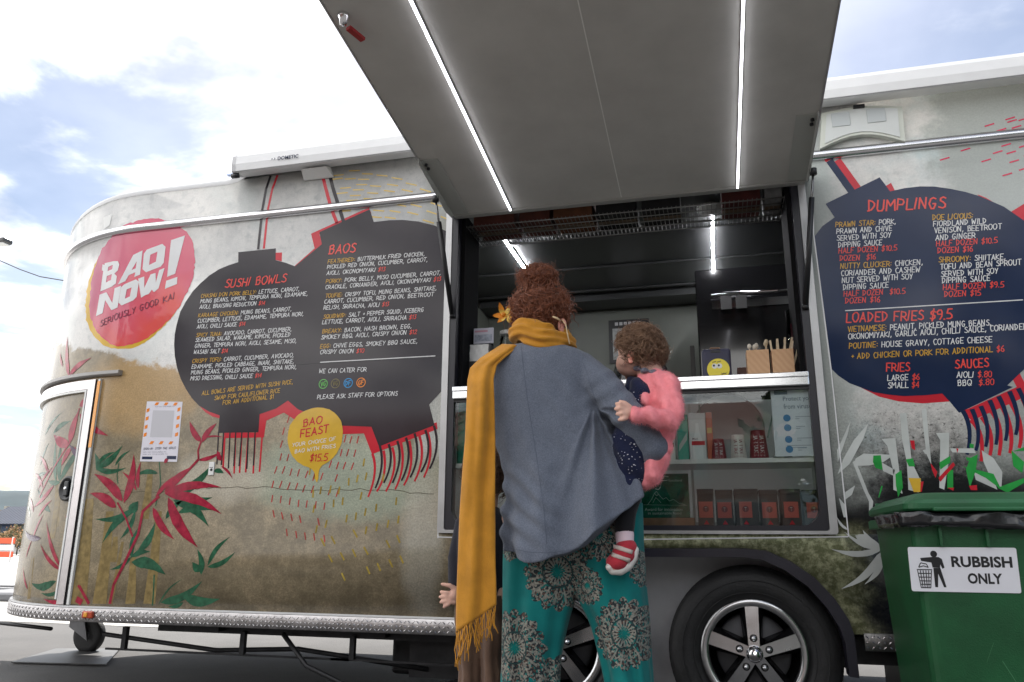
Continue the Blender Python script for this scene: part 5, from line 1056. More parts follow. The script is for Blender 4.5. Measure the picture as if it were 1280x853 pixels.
# ------------------------------------------------ display: top shelf
SZ = 1.1705
def carton(x0p, x1p, topp, y, lab, col, extra=None, nm='milk_carton', grp='drink cartons on the glass display shelf'):
    a = at(x0p, 575, y); b_ = at(x1p, 575, y); h_ = at((x0p+x1p)/2, topp, y).z-SZ; w_ = b_.x-a.x
    t = item(nm, lab, 'carton', ((a.x+b_.x)/2, y+.035, SZ), grp); m = MB(); m.bevbox((-w_/2, -.035, 0), (w_/2, .035, h_*.86), .003)
    m.add([(-w_/2, -.035, h_*.86), (w_/2, -.035, h_*.86), (w_/2, .035, h_*.86), (-w_/2, .035, h_*.86), (-w_/2, 0, h_), (w_/2, 0, h_)], [(0, 1, 5, 4), (2, 3, 4, 5), (0, 4, 3), (1, 2, 5)])
    m.build('carton_body', M('carton_'+lab.split()[0]+str(x0p), col, .4, var=.04), t); return t, w_, h_
t, w_, h_ = carton(826, 845, 516, .14, 'white drink carton with green band behind the toddler elbow', (.62, .63, .60))
m = MB(); m.box((-w_/2+.006, -.0362, h_*.30), (w_/2-.006, -.0352, h_*.38)); m.build('green_band', P_green, t)
t, w_, h_ = carton(848, 862, 517, .15, 'teal drink carton standing left of the bottle printed carton', (.02, .33, .24))
m = MB(); m.prism([(-w_/2+.004, h_*.2), (w_/2-.006, h_*.45), (w_/2-.006, h_*.6), (-w_/2+.008, h_*.35)], -.0362, -.0352); m.build('pale_print', P_stencil, t)
t, w_, h_ = carton(863, 884, 515, .14, 'white drink carton printed with a bottle and red band', (.60, .62, .62))
m = MB(); bp = [(-.034, .004), (.034, .004), (.034, .09), (.012, .14), (.010, .175), (-.010, .175), (-.012, .14), (-.034, .09)]
m.prism([(x*w_*9, z) for x, z in bp], -.0358, -.0352); m.build('bottle_print', M('bottle_print', (.74, .76, .76), .4), t)
m = MB(); m.box((-w_/2+.010, -.0366, .073), (w_/2-.006, -.0359, .092)); m.build('red_band', P_red, t)
font_text('carton_word', 'MILK', P_navy, Vector((-w_/2+.014, -.0368, .098)), (1, 0, 0), (0, 0, 1), .026, .009, .002, .0, t)
t, w_, h_ = carton(885, 893, 514, .13, 'narrow orange brown carton side beside the maroon cups', (.42, .07, .02))
m = MB(); m.box((-w_/2+.004, -.0362, h_*.55), (w_/2-.004, -.0352, h_*.66)); m.build('pale_print', P_och2, t)
t, w_, h_ = carton(571, 583, 497, .13, 'teal drink carton at the left end of the display shelf', (.02, .33, .22))
cupm = M('maroon_cup', (.22, .015, .03), .35, var=.06); cupw = M('white_cup', (.66, .63, .60), .4)
for x0p, x1p, tp, mt, lt_, lb in ((889, 909, 549, cupm, P_white, 'small maroon paper cup upside down with white lettering'), (913, 935, 544, cupw, cupm, 'white paper cup upside down with maroon lettering'), (937, 963, 538, cupm, P_white, 'tall maroon paper cup upside down, nearest the notice')):
    a = at(x0p, 571, .10); b_ = at(x1p, 571, .10); r_ = (b_.x-a.x)/2; h_ = at((x0p+x1p)/2, tp, .13).z-SZ
    t = item('paper_cup', lb, 'paper cup', ((a.x+b_.x)/2, .10+r_, SZ), 'paper cups on the display shelf')
    m = MB(); m.lathe([(r_*.97, 0), (r_, .002), (r_, .006), (r_*.95, .008), (r_*.72, h_*.97), (r_*.68, h_), (r_*.66, h_*.96), (0, h_*.96)], (0, 0, 0), 'z', 28); m.build('cup_body', mt, t)
    for wd, uu in (('LAFFARE', -.35), ('LAFFARE', .35)):
        T = {}; mbx = MB()
        for i, ch in enumerate(wd[::-1]):
            z_ = h_*(.12+.11*i); tmp = {}; w2, code = G[ch]
            for pl in glyph_pts(code):
                for A_, B_2 in zip(pl, pl[1:]):
                    def mapp(gx, gy):
                        # letters turned on their side, running up the cup
                        lx_ = uu*r_*.9+(gy-4.5)/9*r_*.42; lz = z_+(gx/6)*h_*.085; rr = r_*.95-(r_*.23)*(lz/h_)+.0008; an_ = lx_/rr; return Vector((rr*math.sin(an_), -rr*math.cos(an_), lz))
                    P_, Q_ = mapp(*A_), mapp(*B_2)
                    if (Q_-P_).length > 1e-5: mbx.bar(P_, Q_, .0006, r_*.06)
        mbx.build('cup_lettering', lt_, t)
q = at(980, 569, .10); m = MB(); m.lathe([(.045, 0), (.043, .012), (.03, .022), (0, .026)], (q.x, .16, SZ), 'z', 24); solid('small_green_bowl', 'small dark green upturned bowl under the white notice', 'bowl', m, M('dark_green', (.02, .07, .05), .4))
q = at(912, 560, .33); m = MB(); m.lathe([(.17, 0), (.17, .006), (.16, .008), (.15, .004), (0, .004)], (q.x, .352, SZ+.172), 'y', 48); solid('round_grey_tray', 'large round grey tray leaning at the back of the display', 'tray', m, M('tray_grey', (.33, .34, .35), .4, var=.08))
for xx, lean in ((873, .0), (955, .05)):
    q = at(xx, 490, .3); m = MB(); m.bar((q.x, .30, 1.29), (q.x+lean, .31, 1.46), .008, .003); tag(m.build('glass_stirrer', M('pale_green_plastic', (.35, .50, .45), .3)), ('upright' if lean == 0 else 'leaning')+' pale green strip at the back of the display', 'strip', 'pale green strips in the display')
# virus notice behind the glass
c4 = [at(962.5, 483, .03), at(1024, 481, .03), at(1030, 571, .03), at(965, 572.5, .03)]; x0_, x1_ = c4[0].x, (c4[1].x+c4[2].x)/2; z0_, z1_ = 1.173, c4[0].z
t = item('health_notice', 'white printed virus notice taped inside the display glass', 'notice', ((x0_+x1_)/2, .03, z0_)); hw = (x1_-x0_)/2; hh = z1_-z0_
m = MB(); m.box((-hw, 0, 0), (hw, .0015, hh)); m.build('paper', M('paper_bluish', (.70, .73, .78), .6), t)
ink = M('grey_ink', (.16, .20, .25), .6)
font_text('heading_line', 'Protect yourself', ink, Vector((-hw+.05, -.0008, hh-.075)), (1, 0, 0), (0, 0, 1), .165, .026, .004, .0, t)
font_text('heading_line', 'from viruses', ink, Vector((-hw+.05, -.0008, hh-.105)), (1, 0, 0), (0, 0, 1), .125, .022, .004, .0, t)
m = MB(); m.box((-hw+.015, -.001, hh-.04), (-hw+.07, -.0002, hh-.01)); m.build('logo_block', ink, t)
for k in range(4):
    z_ = hh-.145-k*.043-(0.008 if k > 1 else 0); m = MB(); m.lathe([(.0155, 0), (.0155, .001), (0, .0011)], (-hw+.06, -.0002, z_), 'y', 20, False); m.build('blue_symbol', M('symbol_blue', (.05, .22, .45), .5), t)
    m = MB(); m.box((-hw+.095, -.001, z_+.003), (hw-.04-.03*(k % 2), -.0002, z_+.006)); m.box((-hw+.095, -.001, z_-.006), (hw-.09, -.0002, z_-.003)); m.build('text_lines', M('faint_ink', (.36, .40, .46), .6), t)
m = MB(); m.box((-hw+.05, -.001, .045), (hw-.05, -.0002, .048)); m.box((-hw+.05, -.001, .036), (hw-.07, -.0002, .039)); m.build('text_lines', M('faint_ink', (.36, .40, .46), .6), t)
# ------------------------------------------------ display: bottom
BZ = .8805
a = at(797, 655, .12); b_ = at(863, 655, .12); zt = at(830, 592, .12).z
t = item('award_plaque', 'dark green glass award with mountain drawing on a wooden base', 'award', ((a.x+b_.x)/2, .15, BZ)); hw = (b_.x-a.x)/2
m = MB(); m.bevbox((-hw-.03, -.045, 0), (hw+.02, .045, .035), .003); m.build('wooden_base', M('base_wood', (.30, .15, .08), .5, var=.2, vs=20), t)
m = MB(); m.bevbox((-hw, -.008, .0352), (hw, .008, zt-BZ), .002); m.build('glass_plate', M('award_green', (.005, .105, .06), .1, var=.6, vs=40, coat=.6), t)
T = {}; eng = M('engraving', (.45, .58, .52), .5); H_ = zt-BZ
m = MB()
def ep(u, v): return Vector((-hw+2*hw*u, -.0092, .035+(H_-.035)*v))
def epl(pts, w=.0016):
    for A_, B_2 in zip(pts, pts[1:]): m.bar(ep(*A_), ep(*B_2), .0006, w)
epl([(.20, .30), (.28, .42), (.34, .56), (.38, .60), (.42, .53), (.50, .42), (.56, .46), (.62, .38), (.70, .42), (.80, .33), (.92, .30)]); epl([(.30, .34), (.36, .46), (.40, .42), (.46, .34)]); epl([(.12, .3), (.95, .28)], .001); epl([(.34, .56), (.38, .5), (.42, .54)])
epl([(.62, .93), (.54, .95), (.50, .88), (.46, .70), (.42, .64), (.36, .66)], .004); epl([(.42, .84), (.60, .85)], .003)
m.build('engraved_drawing', eng, t)
font_text('engraved_words', 'foodland', eng, ep(.62, .82)+Vector((0, -.0002, 0)), (1, 0, 0), (0, 0, 1), .06, .011, .0, .0, t)
font_text('engraved_words', 'Award for innovation', eng, ep(.14, .16)+Vector((0, -.0002, 0)), (1, 0, 0), (0, 0, 1), .17, .014, .002, .0, t)
font_text('engraved_words', 'in sustainable food', eng, ep(.2, .08)+Vector((0, -.0002, 0)), (1, 0, 0), (0, 0, 1), .15, .012, .002, .0, t)
xs_ = [(871.7, 893.5), (894.6, 917.3), (918.4, 949.2), (950.3, 973.7), (976, 1002.6), (1003.7, 1032)]
lb_ = ['leftmost black gift box with orange label beside the green award', 'second black gift box from the green award', 'widest black gift box, third from the green award', 'fourth black gift box from the green award', 'fifth black gift box from the green award', 'last black gift box at the right end of the display']
gb = M('gift_box_black', (.018, .014, .016), .35, var=.2, vs=8, coat=.2); gl_ = M('gift_label', (.52, .085, .06), .45, var=.08, vs=12)
for k, ((x0p, x1p), lb) in enumerate(zip(xs_, lb_)):
    y_ = .11+.012*(k % 2); a = at(x0p, 640, y_); b_ = at(x1p, 640, y_); w_ = (b_.x-a.x)/2-.002; h_ = at(x0p, 612+(k % 2), y_).z-BZ
    t = item('gift_box', lb, 'box', ((a.x+b_.x)/2, y_+.06, BZ), 'black gift boxes in the bottom of the display')
    m = MB(); m.bevbox((-w_, -.06, 0), (w_, .06, h_), .003); m.bevbox((-w_-.001, -.061, h_*.86), (w_+.001, .061, h_+.002), .002); m.build('box_body', gb, t)
    lx0, lx1 = (-.032, .022) if w_ > .05 else (-.03, .03); m = MB(); m.box((lx0, -.0622, h_*.22), (lx1, -.0612, h_*.66)); lo_ = m.build('label', gl_, t)
    cx_ = (lx0+lx1)/2; m = MB(); m.lathe([(.014, 0), (.014, .0004)], (cx_, -.0623, h_*.46), 'y', 20, False); m.lathe([(.012, .0005), (.012, .0008)], (cx_, -.0623, h_*.46), 'y', 20, False); m.build('label_ring', M('label_dark', (.20, .03, .03), .5), lo_)
    m = MB(); m.bar((cx_-.005, -.0635, h_*.50), (cx_+.005, -.0635, h_*.50), .001, .002); m.bar((cx_, -.0635, h_*.40), (cx_, -.0635, h_*.50), .001, .002); m.build('label_letter', P_stencil, lo_)
    m = MB(); m.prism([(cx_-.012, h_*.04), (cx_+.012, h_*.04), (cx_, h_*.16)], -.0622, -.0612); m.build('red_triangle', P_red, t)
# ================================================================== WHEELIE BIN
bg_ = M('bin_green', (.006, .072, .022), .45, var=.28, vs=5, bump=.12, bs=220); bgl = M('bin_lid_green', (.010, .098, .033), .45, var=.25, vs=5, bump=.12, bs=220)
bx0, bx1 = at(1138, 656, -.8).x, at(1138, 656, -.8).x+.56; bcx = (bx0+bx1)/2; BY = -.80
t = item('wheelie_bin', 'green wheelie bin with a rubbish only sign and black liner', 'wheelie bin', (bcx, BY+.32, 0)); O = Vector((bcx, BY+.32, 0))
def loft_rect(rings):
    m = MB(); k = 0; vs = []; fs = []
    for (hx, y0, y1, z, rr) in rings:
        lo = []
        for sx, sy, a0 in ((1, 0, -90), (1, 1, 0), (-1, 1, 90), (-1, 0, 180)):
            for i in range(5):
                a = math.radians(a0+90*i/4); lo.append((sx*(hx-rr)+rr*math.cos(a), (y1-rr if sy else y0+rr)+rr*math.sin(a), z))
        vs += lo
    n = 20
    for j in range(len(rings)-1): fs += [(j*n+i, j*n+(i+1) % n, (j+1)*n+(i+1) % n, (j+1)*n+i) for i in range(n)]
    fs += [tuple(range(n))[::-1], tuple((len(rings)-1)*n+i for i in range(n))]
    return m.add(vs, fs, False)
m = loft_rect([(.235, -.24, .24, .03, .04), (.245, -.25, .25, .06, .04), (.276, -.315, .28, .84, .03), (.278, -.318, .285, .862, .03)]); m.build('bin_body', bg_, t)
m = loft_rect([(.298, -.338, .30, .860, .03), (.300, -.340, .302, .864, .03), (.300, -.340, .302, .890, .03), (.292, -.332, .296, .894, .03)]); m.build('bin_rim', bgl, t)
m = MB()
for x in (-.2, -.07, .07, .2): m.prism([(x-.004, .80), (x+.004, .80), (x+.004, .8595), (x-.004, .8595)], -.332, -.312)
m.build('rim_ribs', bg_, t)['kind'] = 'stuff'
m = loft_rect([(.292, -.345, .30, .908, .04), (.296, -.350, .305, .914, .04), (.296, -.350, .305, .930, .04), (.285, -.335, .30, .942, .05), (.25, -.27, .27, .962, .06), (.22, -.22, .23, .970, .06)]); m.build('bin_lid', bgl, t)
m = MB(); m.bevbox((-.22, -.372, .905), (.22, -.345, .917), .004); m.tube([(-.25, .31, .93), (-.25, .36, .95), (.25, .36, .95), (.25, .31, .93)], .014, 8); m.build('bin_handle', bgl, t)
for x in (-.29, .262): m = MB(); m.lathe([(.02, 0), (.1, 0), (.1, .03), (.02, .03)], (x, .26, .10), 'x', 28); m.build('bin_wheel', rubber, t)
m = MB(); m.tube([(-.28, .26, .1), (.28, .26, .1)], .01, 8); m.build('bin_axle', steel_dark, t)
rnd = random.Random(15); m = MB()
for _ in range(46):
    x = rnd.uniform(-.25, .25); z = rnd.uniform(.1, .83); y_ = -.250-(z-.06)/.78*.065-.0012; L_ = rnd.uniform(.01, .07); a_ = rnd.uniform(-.5, .5)+(1.57 if rnd.random() < .4 else 0); w_ = rnd.uniform(.0005, .0016)
    m.bar((x, y_, z), (x+L_*math.cos(a_), y_-(L_*math.sin(a_))*.083, z+L_*math.sin(a_)), .0004, w_)
m.build('scratches', M('bin_scratch', (.06, .20, .09), .7), t)['kind'] = 'stuff'
# liner
rnd = random.Random(11); m = MB(); vs = []; nn_ = 60; prof = [(-.008, .8965), (.006, .9035), (.011, .900), (.008, .888), (.010, .874), (.006, .860)]
per = []
for i in range(nn_+1): per.append((-.305+.61*i/nn_, -.342, 0, -1))
left = [(-.303, .05-.39*i/16, -1, 0) for i in range(16)]
path = left+per
for j, (po_, z) in enumerate(prof):
    for i, (x, y, nx_, ny_) in enumerate(path):
        sag = .006+.022*max(0, (x+.15)/.45); k_ = max(0, j-1)/4
        wv = noise.noise(Vector((x*22+y*20, j*.6, 3)))*.010+noise.noise(Vector((x*7, j*.3, 9)))*.008
        vs.append((x+nx_*(po_+wv), y+ny_*(po_+wv), z-k_*sag*(.3 if x < -.12 else 1)+wv*.6))
n = len(path); m.add(vs, [(j*n+i, j*n+i+1, (j+1)*n+i+1, (j+1)*n+i) for j in range(len(prof)-1) for i in range(n-1)], True)
bl_ = m.build('bin_liner', M('black_polythene', (.010, .010, .012), .25, coat=.3)); bl_.location = O; tag(bl_, 'thin black plastic liner folded over the green bin rim', 'bin liner')
bl_.modifiers.new('t', 'SOLIDIFY').thickness = .0012
# sign, tilted with the bin face
tilt = math.atan2(.065, .78); fz = Vector((0, -math.sin(tilt), math.cos(tilt))); fn = Vector((0, -math.cos(tilt), -math.sin(tilt)))
def face(x, z): y = -.250-(z-.06)/.78*.065; return Vector((x, y, z))
c_ = [at(1138.5, 684, -.8), at(1278, 682, -.8), at(1279, 738.5, -.8), at(1141.5, 739.5, -.8)]; sx0, sx1 = c_[3].x-bcx, c_[2].x-bcx; sz0, sz1 = c_[3].z, c_[0].z
m = MB(); vs = [face(x, z)+fn*o for o in (.001, .003) for x, z in rrect(sx0, sx1, sz0, sz1, .006, .006, 4)]; k = len(vs)//2
m.add(vs, [tuple(range(k)), tuple(range(k, 2*k))[::-1]]+[(i, (i+1) % k, k+(i+1) % k, k+i) for i in range(k)]); sg = m.build('bin_sign', M('sign_white', (.66, .66, .70), .35, var=.05), t)
SW, SH = sx1-sx0, sz1-sz0; zs = zoomed(1000, 460, 2.171)
ex = (1, 0, .0); sb = M('sign_black', (.012, .012, .014), .4)
font_text('sign_word', 'RUBBISH', sb, face(sx0+SW*.395, sz0+SH*.555)+fn*.0034, (1, 0, 0), fz, SW*.555, SH*.25, .035, .0, sg)
font_text('sign_word', 'ONLY', sb, face(sx0+SW*.53, sz0+SH*.19)+fn*.0034, (1, 0, 0), fz, SW*.315, SH*.24, .035, .0, sg)
m = MB(); cnt = [0]
def sp2(u, v): cnt[0] += 1; return face(sx0+SW*u, sz0+SH*v)+fn*(.0034+.00001*(cnt[0] % 40))
def spoly(pts): 
    vs = [sp2(*p) for p in pts]; tri = geometry.tessellate_polygon([[Vector((p[0], p[1], 0)) for p in pts]]); m.add(vs, [tuple(x) for x in tri])
def U(x, y): return ((x-298)/306, 1-(y-486)/118)
spoly([U(371+10*math.cos(i*.5), 504+9*math.sin(i*.5)) for i in range(13)])
spoly([U(*q) for q in [(331, 515), (333, 523), (362, 527), (364, 540), (385, 541), (390, 517), (384, 512), (364, 512)]])
spoly([U(*q) for q in [(384, 512), (393, 517), (398, 540), (392, 543), (384, 525)]]); spoly([U(*q) for q in [(366, 541), (386, 541), (398, 592), (391, 592), (378, 556), (374, 592), (366, 592)]])
def sl2(a, b_, w=2.2):
    a = Vector(a); b_ = Vector(b_); d = (b_-a).normalized(); n_ = Vector((-d.y, d.x))*w/2; spoly([U(*(a+n_)), U(*(b_+n_)), U(*(b_-n_)), U(*(a-n_))])
for a, b_ in (((318, 546), (362, 546)), ((320, 548), (326, 594)), ((360, 548), (353, 594)), ((325, 594), (354, 594)), ((321, 556), (359, 556)), ((322, 566), (358, 566)), ((324, 576), (356, 576)), ((325, 585), (355, 585)), ((328, 548), (331, 594)), ((336, 548), (337, 594)), ((344, 548), (343, 594)), ((352, 548), (348, 594)), ((324, 540), (331, 528)), ((331, 528), (347, 531)), ((347, 531), (352, 540)), ((324, 540), (338, 536)), ((338, 536), (352, 540))): sl2(a, b_, 2.6)
m.build('sign_pictogram', sb, sg)['kind'] = 'stuff'
# ================================================================== GROUND THINGS AND THE DISTANCE
q = [atz(14, 829, .006), atz(70, 812, .006), atz(150, 812, .006), atz(132, 832, .006)]
m = MB(); m.add([tuple(v) for v in q]+[(v.x, v.y, .014) for v in q], [(0, 1, 2, 3), (7, 6, 5, 4), (0, 4, 5, 1), (1, 5, 6, 2), (2, 6, 7, 3), (3, 7, 4, 0)]); solid('steel_plate', 'flat grey steel plate on ground under the jockey wheel', 'plate', m, M('plate_steel', (.08, .08, .08), .5, .3, .2, 8))
# street lamp
q = at(9, 302, 12)
t = item('street_lamp', 'grey street lamp head on an arm left of the trailer', 'street lamp', (q.x-2.2, 12, 0)); m = MB(); m.tube([(0, 0, 0), (0, 0, 4), (0, 0, q.z-.2), (.25, 0, q.z+.12), (1.7, 0, q.z+.08)], [.10, .08, .06, .05, .04], 12); m.build('pole', galv, t)
m = MB(); m.bevbox((1.65, -.16, q.z-.06), (2.24, .16, q.z+.08), .05, n=3); lh = m.build('lamp_head', M('lamp_grey', (.10, .10, .10), .4, .4), t)
m = MB(); m.bevbox((1.9, -.12, q.z-.085), (2.2, .12, q.z-.058), .01); m.build('lamp_lens', M('lamp_lens', (.6, .62, .62), .2), lh)
m = MB(); pts = [at(-130, 262, 12.3), at(-60, 300, 12.1), at(0, 326, 11.9), at(25, 337, 11.8), at(50, 346, 11.7), at(80, 351, 11.6), at(120, 353, 11.5), at(240, 335, 11), at(400, 290, 10.5)]; m.tube(pts, .014, 6)
solid('overhead_cable', 'thin sagging overhead cable left of the trailer nose', 'cable', m, M('cable_grey', (.06, .05, .05), .6))
for e_, lb in ((pts[0], 'timber cable pole beyond the left edge'), (pts[-1], 'timber cable pole hidden behind the trailer')):
    m = MB(); m.tube([(e_.x, e_.y, 0), (e_.x, e_.y, e_.z+.3)], [.13, .10], 12); m.bar((e_.x-.6, e_.y, e_.z+.02), (e_.x+.6, e_.y, e_.z+.02), .09, .09); solid('power_pole', lb, 'pole', m, M('pole_timber', (.16, .12, .09), .8, var=.2))
# houses
def house(x, y, w, d, h, rh, wall, roof_c, lab, rot=0, wins=((.2, .5), (.6, .5)), nm='house'):
    t = thing(nm, lab, 'house', (x, y, 0)); t['placed'] = 1; t.rotation_euler.z = rot
    m = MB(); m.box((-w/2, -d/2, -.1), (w/2, d/2, h)); m.add([(-w/2, -d/2, h), (w/2, -d/2, h), (w/2, d/2, h), (-w/2, d/2, h), (-w/2, 0, h+rh), (w/2, 0, h+rh)], [(0, 4, 3), (1, 2, 5)])
    wo_ = m.build('wall', wall, t)
    for sy in (-1, 1):
        m = MB(); o_ = .35; a = Vector((0, sy*(d/2+o_), h-o_*rh/(d/2))); b_ = Vector((0, 0, h+rh+.02)); n_ = Vector((0, sy*rh, d/2)).normalized()*.12
        vs = [Vector((x_, 0, 0))+p+q_ for x_ in (-w/2-o_, w/2+o_) for p in (a, b_) for q_ in (Vector(), n_)]
        m.add(vs, [(0, 1, 3, 2), (4, 6, 7, 5), (0, 4, 5, 1), (2, 3, 7, 6), (1, 5, 7, 3), (0, 2, 6, 4)])
        k = int(w/.45)
        for i in range(k): xx = -w/2-o_+(i+.5)*(w+2*o_)/k; m.bar(Vector((xx, 0, 0))+a+n_*1.1, Vector((xx, 0, 0))+b_+n_*1.1, .05, .04)
        r_ = m.build('roof', roof_c, t)
    m = MB(); m.bevbox((w*.2, -.3, h+rh*.5), (w*.2+.5, .3, h+rh+.7), .03); m.build('chimney', wall, r_)
    for fx, fz in wins:
        for sy in (-1, 1):
            m = MB(); x0_ = -w/2+w*fx; z0_ = h*fz-.1; yy = sy*(d/2+.02); m.box((x0_, min(yy, yy-sy*.06), z0_), (x0_+1.3, max(yy, yy-sy*.06), z0_+1.15)); fr_ = m.build('window', M('frame_grey', (.12, .12, .12), .6), t)
            m = MB(); m.box((x0_+.08, min(yy+sy*.012, yy+sy*.004), z0_+.08), (x0_+.62, max(yy+sy*.012, yy+sy*.004), z0_+1.07)); m.box((x0_+.68, min(yy+sy*.012, yy+sy*.004), z0_+.08), (x0_+1.22, max(yy+sy*.012, yy+sy*.004), z0_+1.07)); m.build('pane', M('dark_pane', (.03, .04, .05), .08, coat=.5), fr_)
    m = MB(); m.box((-.5, -d/2-.05, 0), (.45, -d/2-.001, 2.1)); m.build('door', M('door_grey', (.2, .2, .22), .5), t)
    return t
bluew = M('weatherboard_blue', (.035, .06, .11), .7, var=.1, vs=2); ironr = M('roof_iron', (.07, .08, .11), .5, .3, .1)
hb = at(26, 672, 70); house(hb.x-1.2, 74, 10, 8, 2.6, 1.9, bluew, ironr, 'dark blue house with a low gable roof beyond the nose of the trailer')
hb = at(-60, 672, 90); house(hb.x, 96, 12, 9, 2.9, 2.2, M('weatherboard_cream', (.42, .40, .34), .7), M('roof_brown', (.12, .07, .05), .7), 'cream house with brown roof far off at the left edge')
brickm = M('brown_brick', (.085, .042, .03), .8, var=.3, vs=3)
t = house(-6.5, -21, 17, 9, 3.3, 1.6, brickm, M('roof_rust', (.13, .05, .035), .6), 'long brown brick building facing the trailer', wins=((.05, .25), (.2, .25), (.36, .25), (.6, .25), (.75, .25), (.88, .25), (.05, .75), (.25, .75), (.6, .75), (.8, .75)), nm='brick_building')
house(10, -24, 12, 9, 3.6, 2.2, M('render_grey', (.28, .27, .25), .8), ironr, 'grey rendered building behind the camera to the right', nm='grey_building')
# trees
def tree(x, y, h, r_, lab, seed, leafc, n_leaf=5200, flowers=None, group=None, nm='broadleaf_tree', ls=.16):
    rnd = random.Random(seed); t = thing(nm, lab, 'tree' if 'tree' in nm else 'shrub', (x, y, 0), group); t['placed'] = 1
    m = MB(); tips = []
    m.tube([(0, 0, -.1), (.05*h*rnd.uniform(-.5, .5), 0, h*.25), (.04*h*rnd.uniform(-1, 1), .02*h, h*.55)], [h*.03, h*.022, h*.012], 9)
    for k in range(9):
        a = k*2.4+rnd.random(); z0_ = h*(.22+.035*k); e_ = Vector((math.cos(a)*r_*.75, math.sin(a)*r_*.75, h*(.45+.05*k))); m.tube([(0, 0, z0_), tuple(Vector((0, 0, z0_)).lerp(e_, .5)+Vector((0, 0, .05*h))), tuple(e_)], [h*.010, h*.007, h*.003], 6); tips.append(e_)
    tips.append(Vector((0, 0, h*.85))); m.build('trunk', M('bark', (.09, .07, .055), .9, var=.3, vs=6), t)
    cl_ = []
    for e_ in tips:
        for _ in range(5): cl_.append((e_+Vector((rnd.gauss(0, .3), rnd.gauss(0, .3), rnd.gauss(0, .25)))*(r_*.6) if False else e_+Vector((rnd.gauss(0, .28*r_), rnd.gauss(0, .28*r_), rnd.gauss(0, .12*h))), r_*rnd.uniform(.18, .36)))
    lm = MB(); fm = MB()
    for _ in range(n_leaf):
        c, rr = rnd.choice(cl_); d = Vector((rnd.gauss(0, 1), rnd.gauss(0, 1), rnd.gauss(0, 1))).normalized(); p = c+d*rr*(rnd.random()**.4)
        if p.z < h*.08: continue
        a = Vector((rnd.gauss(0, 1), rnd.gauss(0, 1), rnd.gauss(0, .6))).normalized(); b_ = a.orthogonal().normalized(); s_ = ls*rnd.uniform(.6, 1.3)
        tgt = fm if flowers and rnd.random() < .35 else lm; tgt.add([p-a*s_, p+b_*s_*.45, p+a*s_, p-b_*s_*.45], [(0, 1, 2, 3)])
    c1 = lm.build('crown', leafc, t); c1['kind'] = 'stuff'
    if flowers: f_ = fm.build('blossom', flowers, t); f_['kind'] = 'stuff'
    return t
lg = M('leaf_green', (.05, .085, .025), .6, col2=(.09, .12, .04), vs=1.5); lo2 = M('leaf_olive', (.08, .09, .035), .6, col2=(.13, .12, .05), vs=1.5)
q = at(-62, 665, 60); tree(q.x, 62, 3.4, 1.5, 'dark broadleaf tree left of the blue house', 4, lg, 2500, ls=.22)
q = at(22, 690, 30); tree(q.x, 31, 1.25, 1.0, 'orange flowering shrub beside the trailer nose', 6, lo2, 2600, M('orange_blossom', (.50, .22, .10), .6, col2=(.55, .38, .2), vs=3), nm='flowering_shrub', ls=.06)
q = at(-8, 690, 30); tree(q.x-.6, 32, 1.4, 1.1, 'paler orange flowering shrub at the left edge', 9, lo2, 2600, M('orange_blossom', (.50, .22, .10)), nm='flowering_shrub', ls=.06)
for i, (x, y, h, s_) in enumerate(((3.2, -15, 5.2, 21), (6.5, -17, 6.5, 22), (-17, -15, 7, 23))): tree(x, y, h, h*.36, ['small round tree behind the camera', 'taller leafy tree behind the camera', 'broad tree behind the camera to the left'][i], s_, lg, 4200, nm='broadleaf_tree', ls=.17)
# striped barrier at the far left
q = at(2, 700, 20); t = item('traffic_barrier', 'orange and white striped road barrier at the left edge', 'barrier', (q.x-.35, 20.2, 0))
om = M('barrier_orange', (.75, .10, .03), .5); 
for k, z in enumerate((.18, .42, .66)):
    m = MB(); m.bevbox((-.6, -.02, z), (.6, .02, z+.2), .008); m.build('barrier_board', om if k != 1 else white, t)
for x in (-.5, .5): m = MB(); m.bevbox((x-.03, -.022, 0), (x+.03, .022, .9), .008); m.build('barrier_post', white, t)
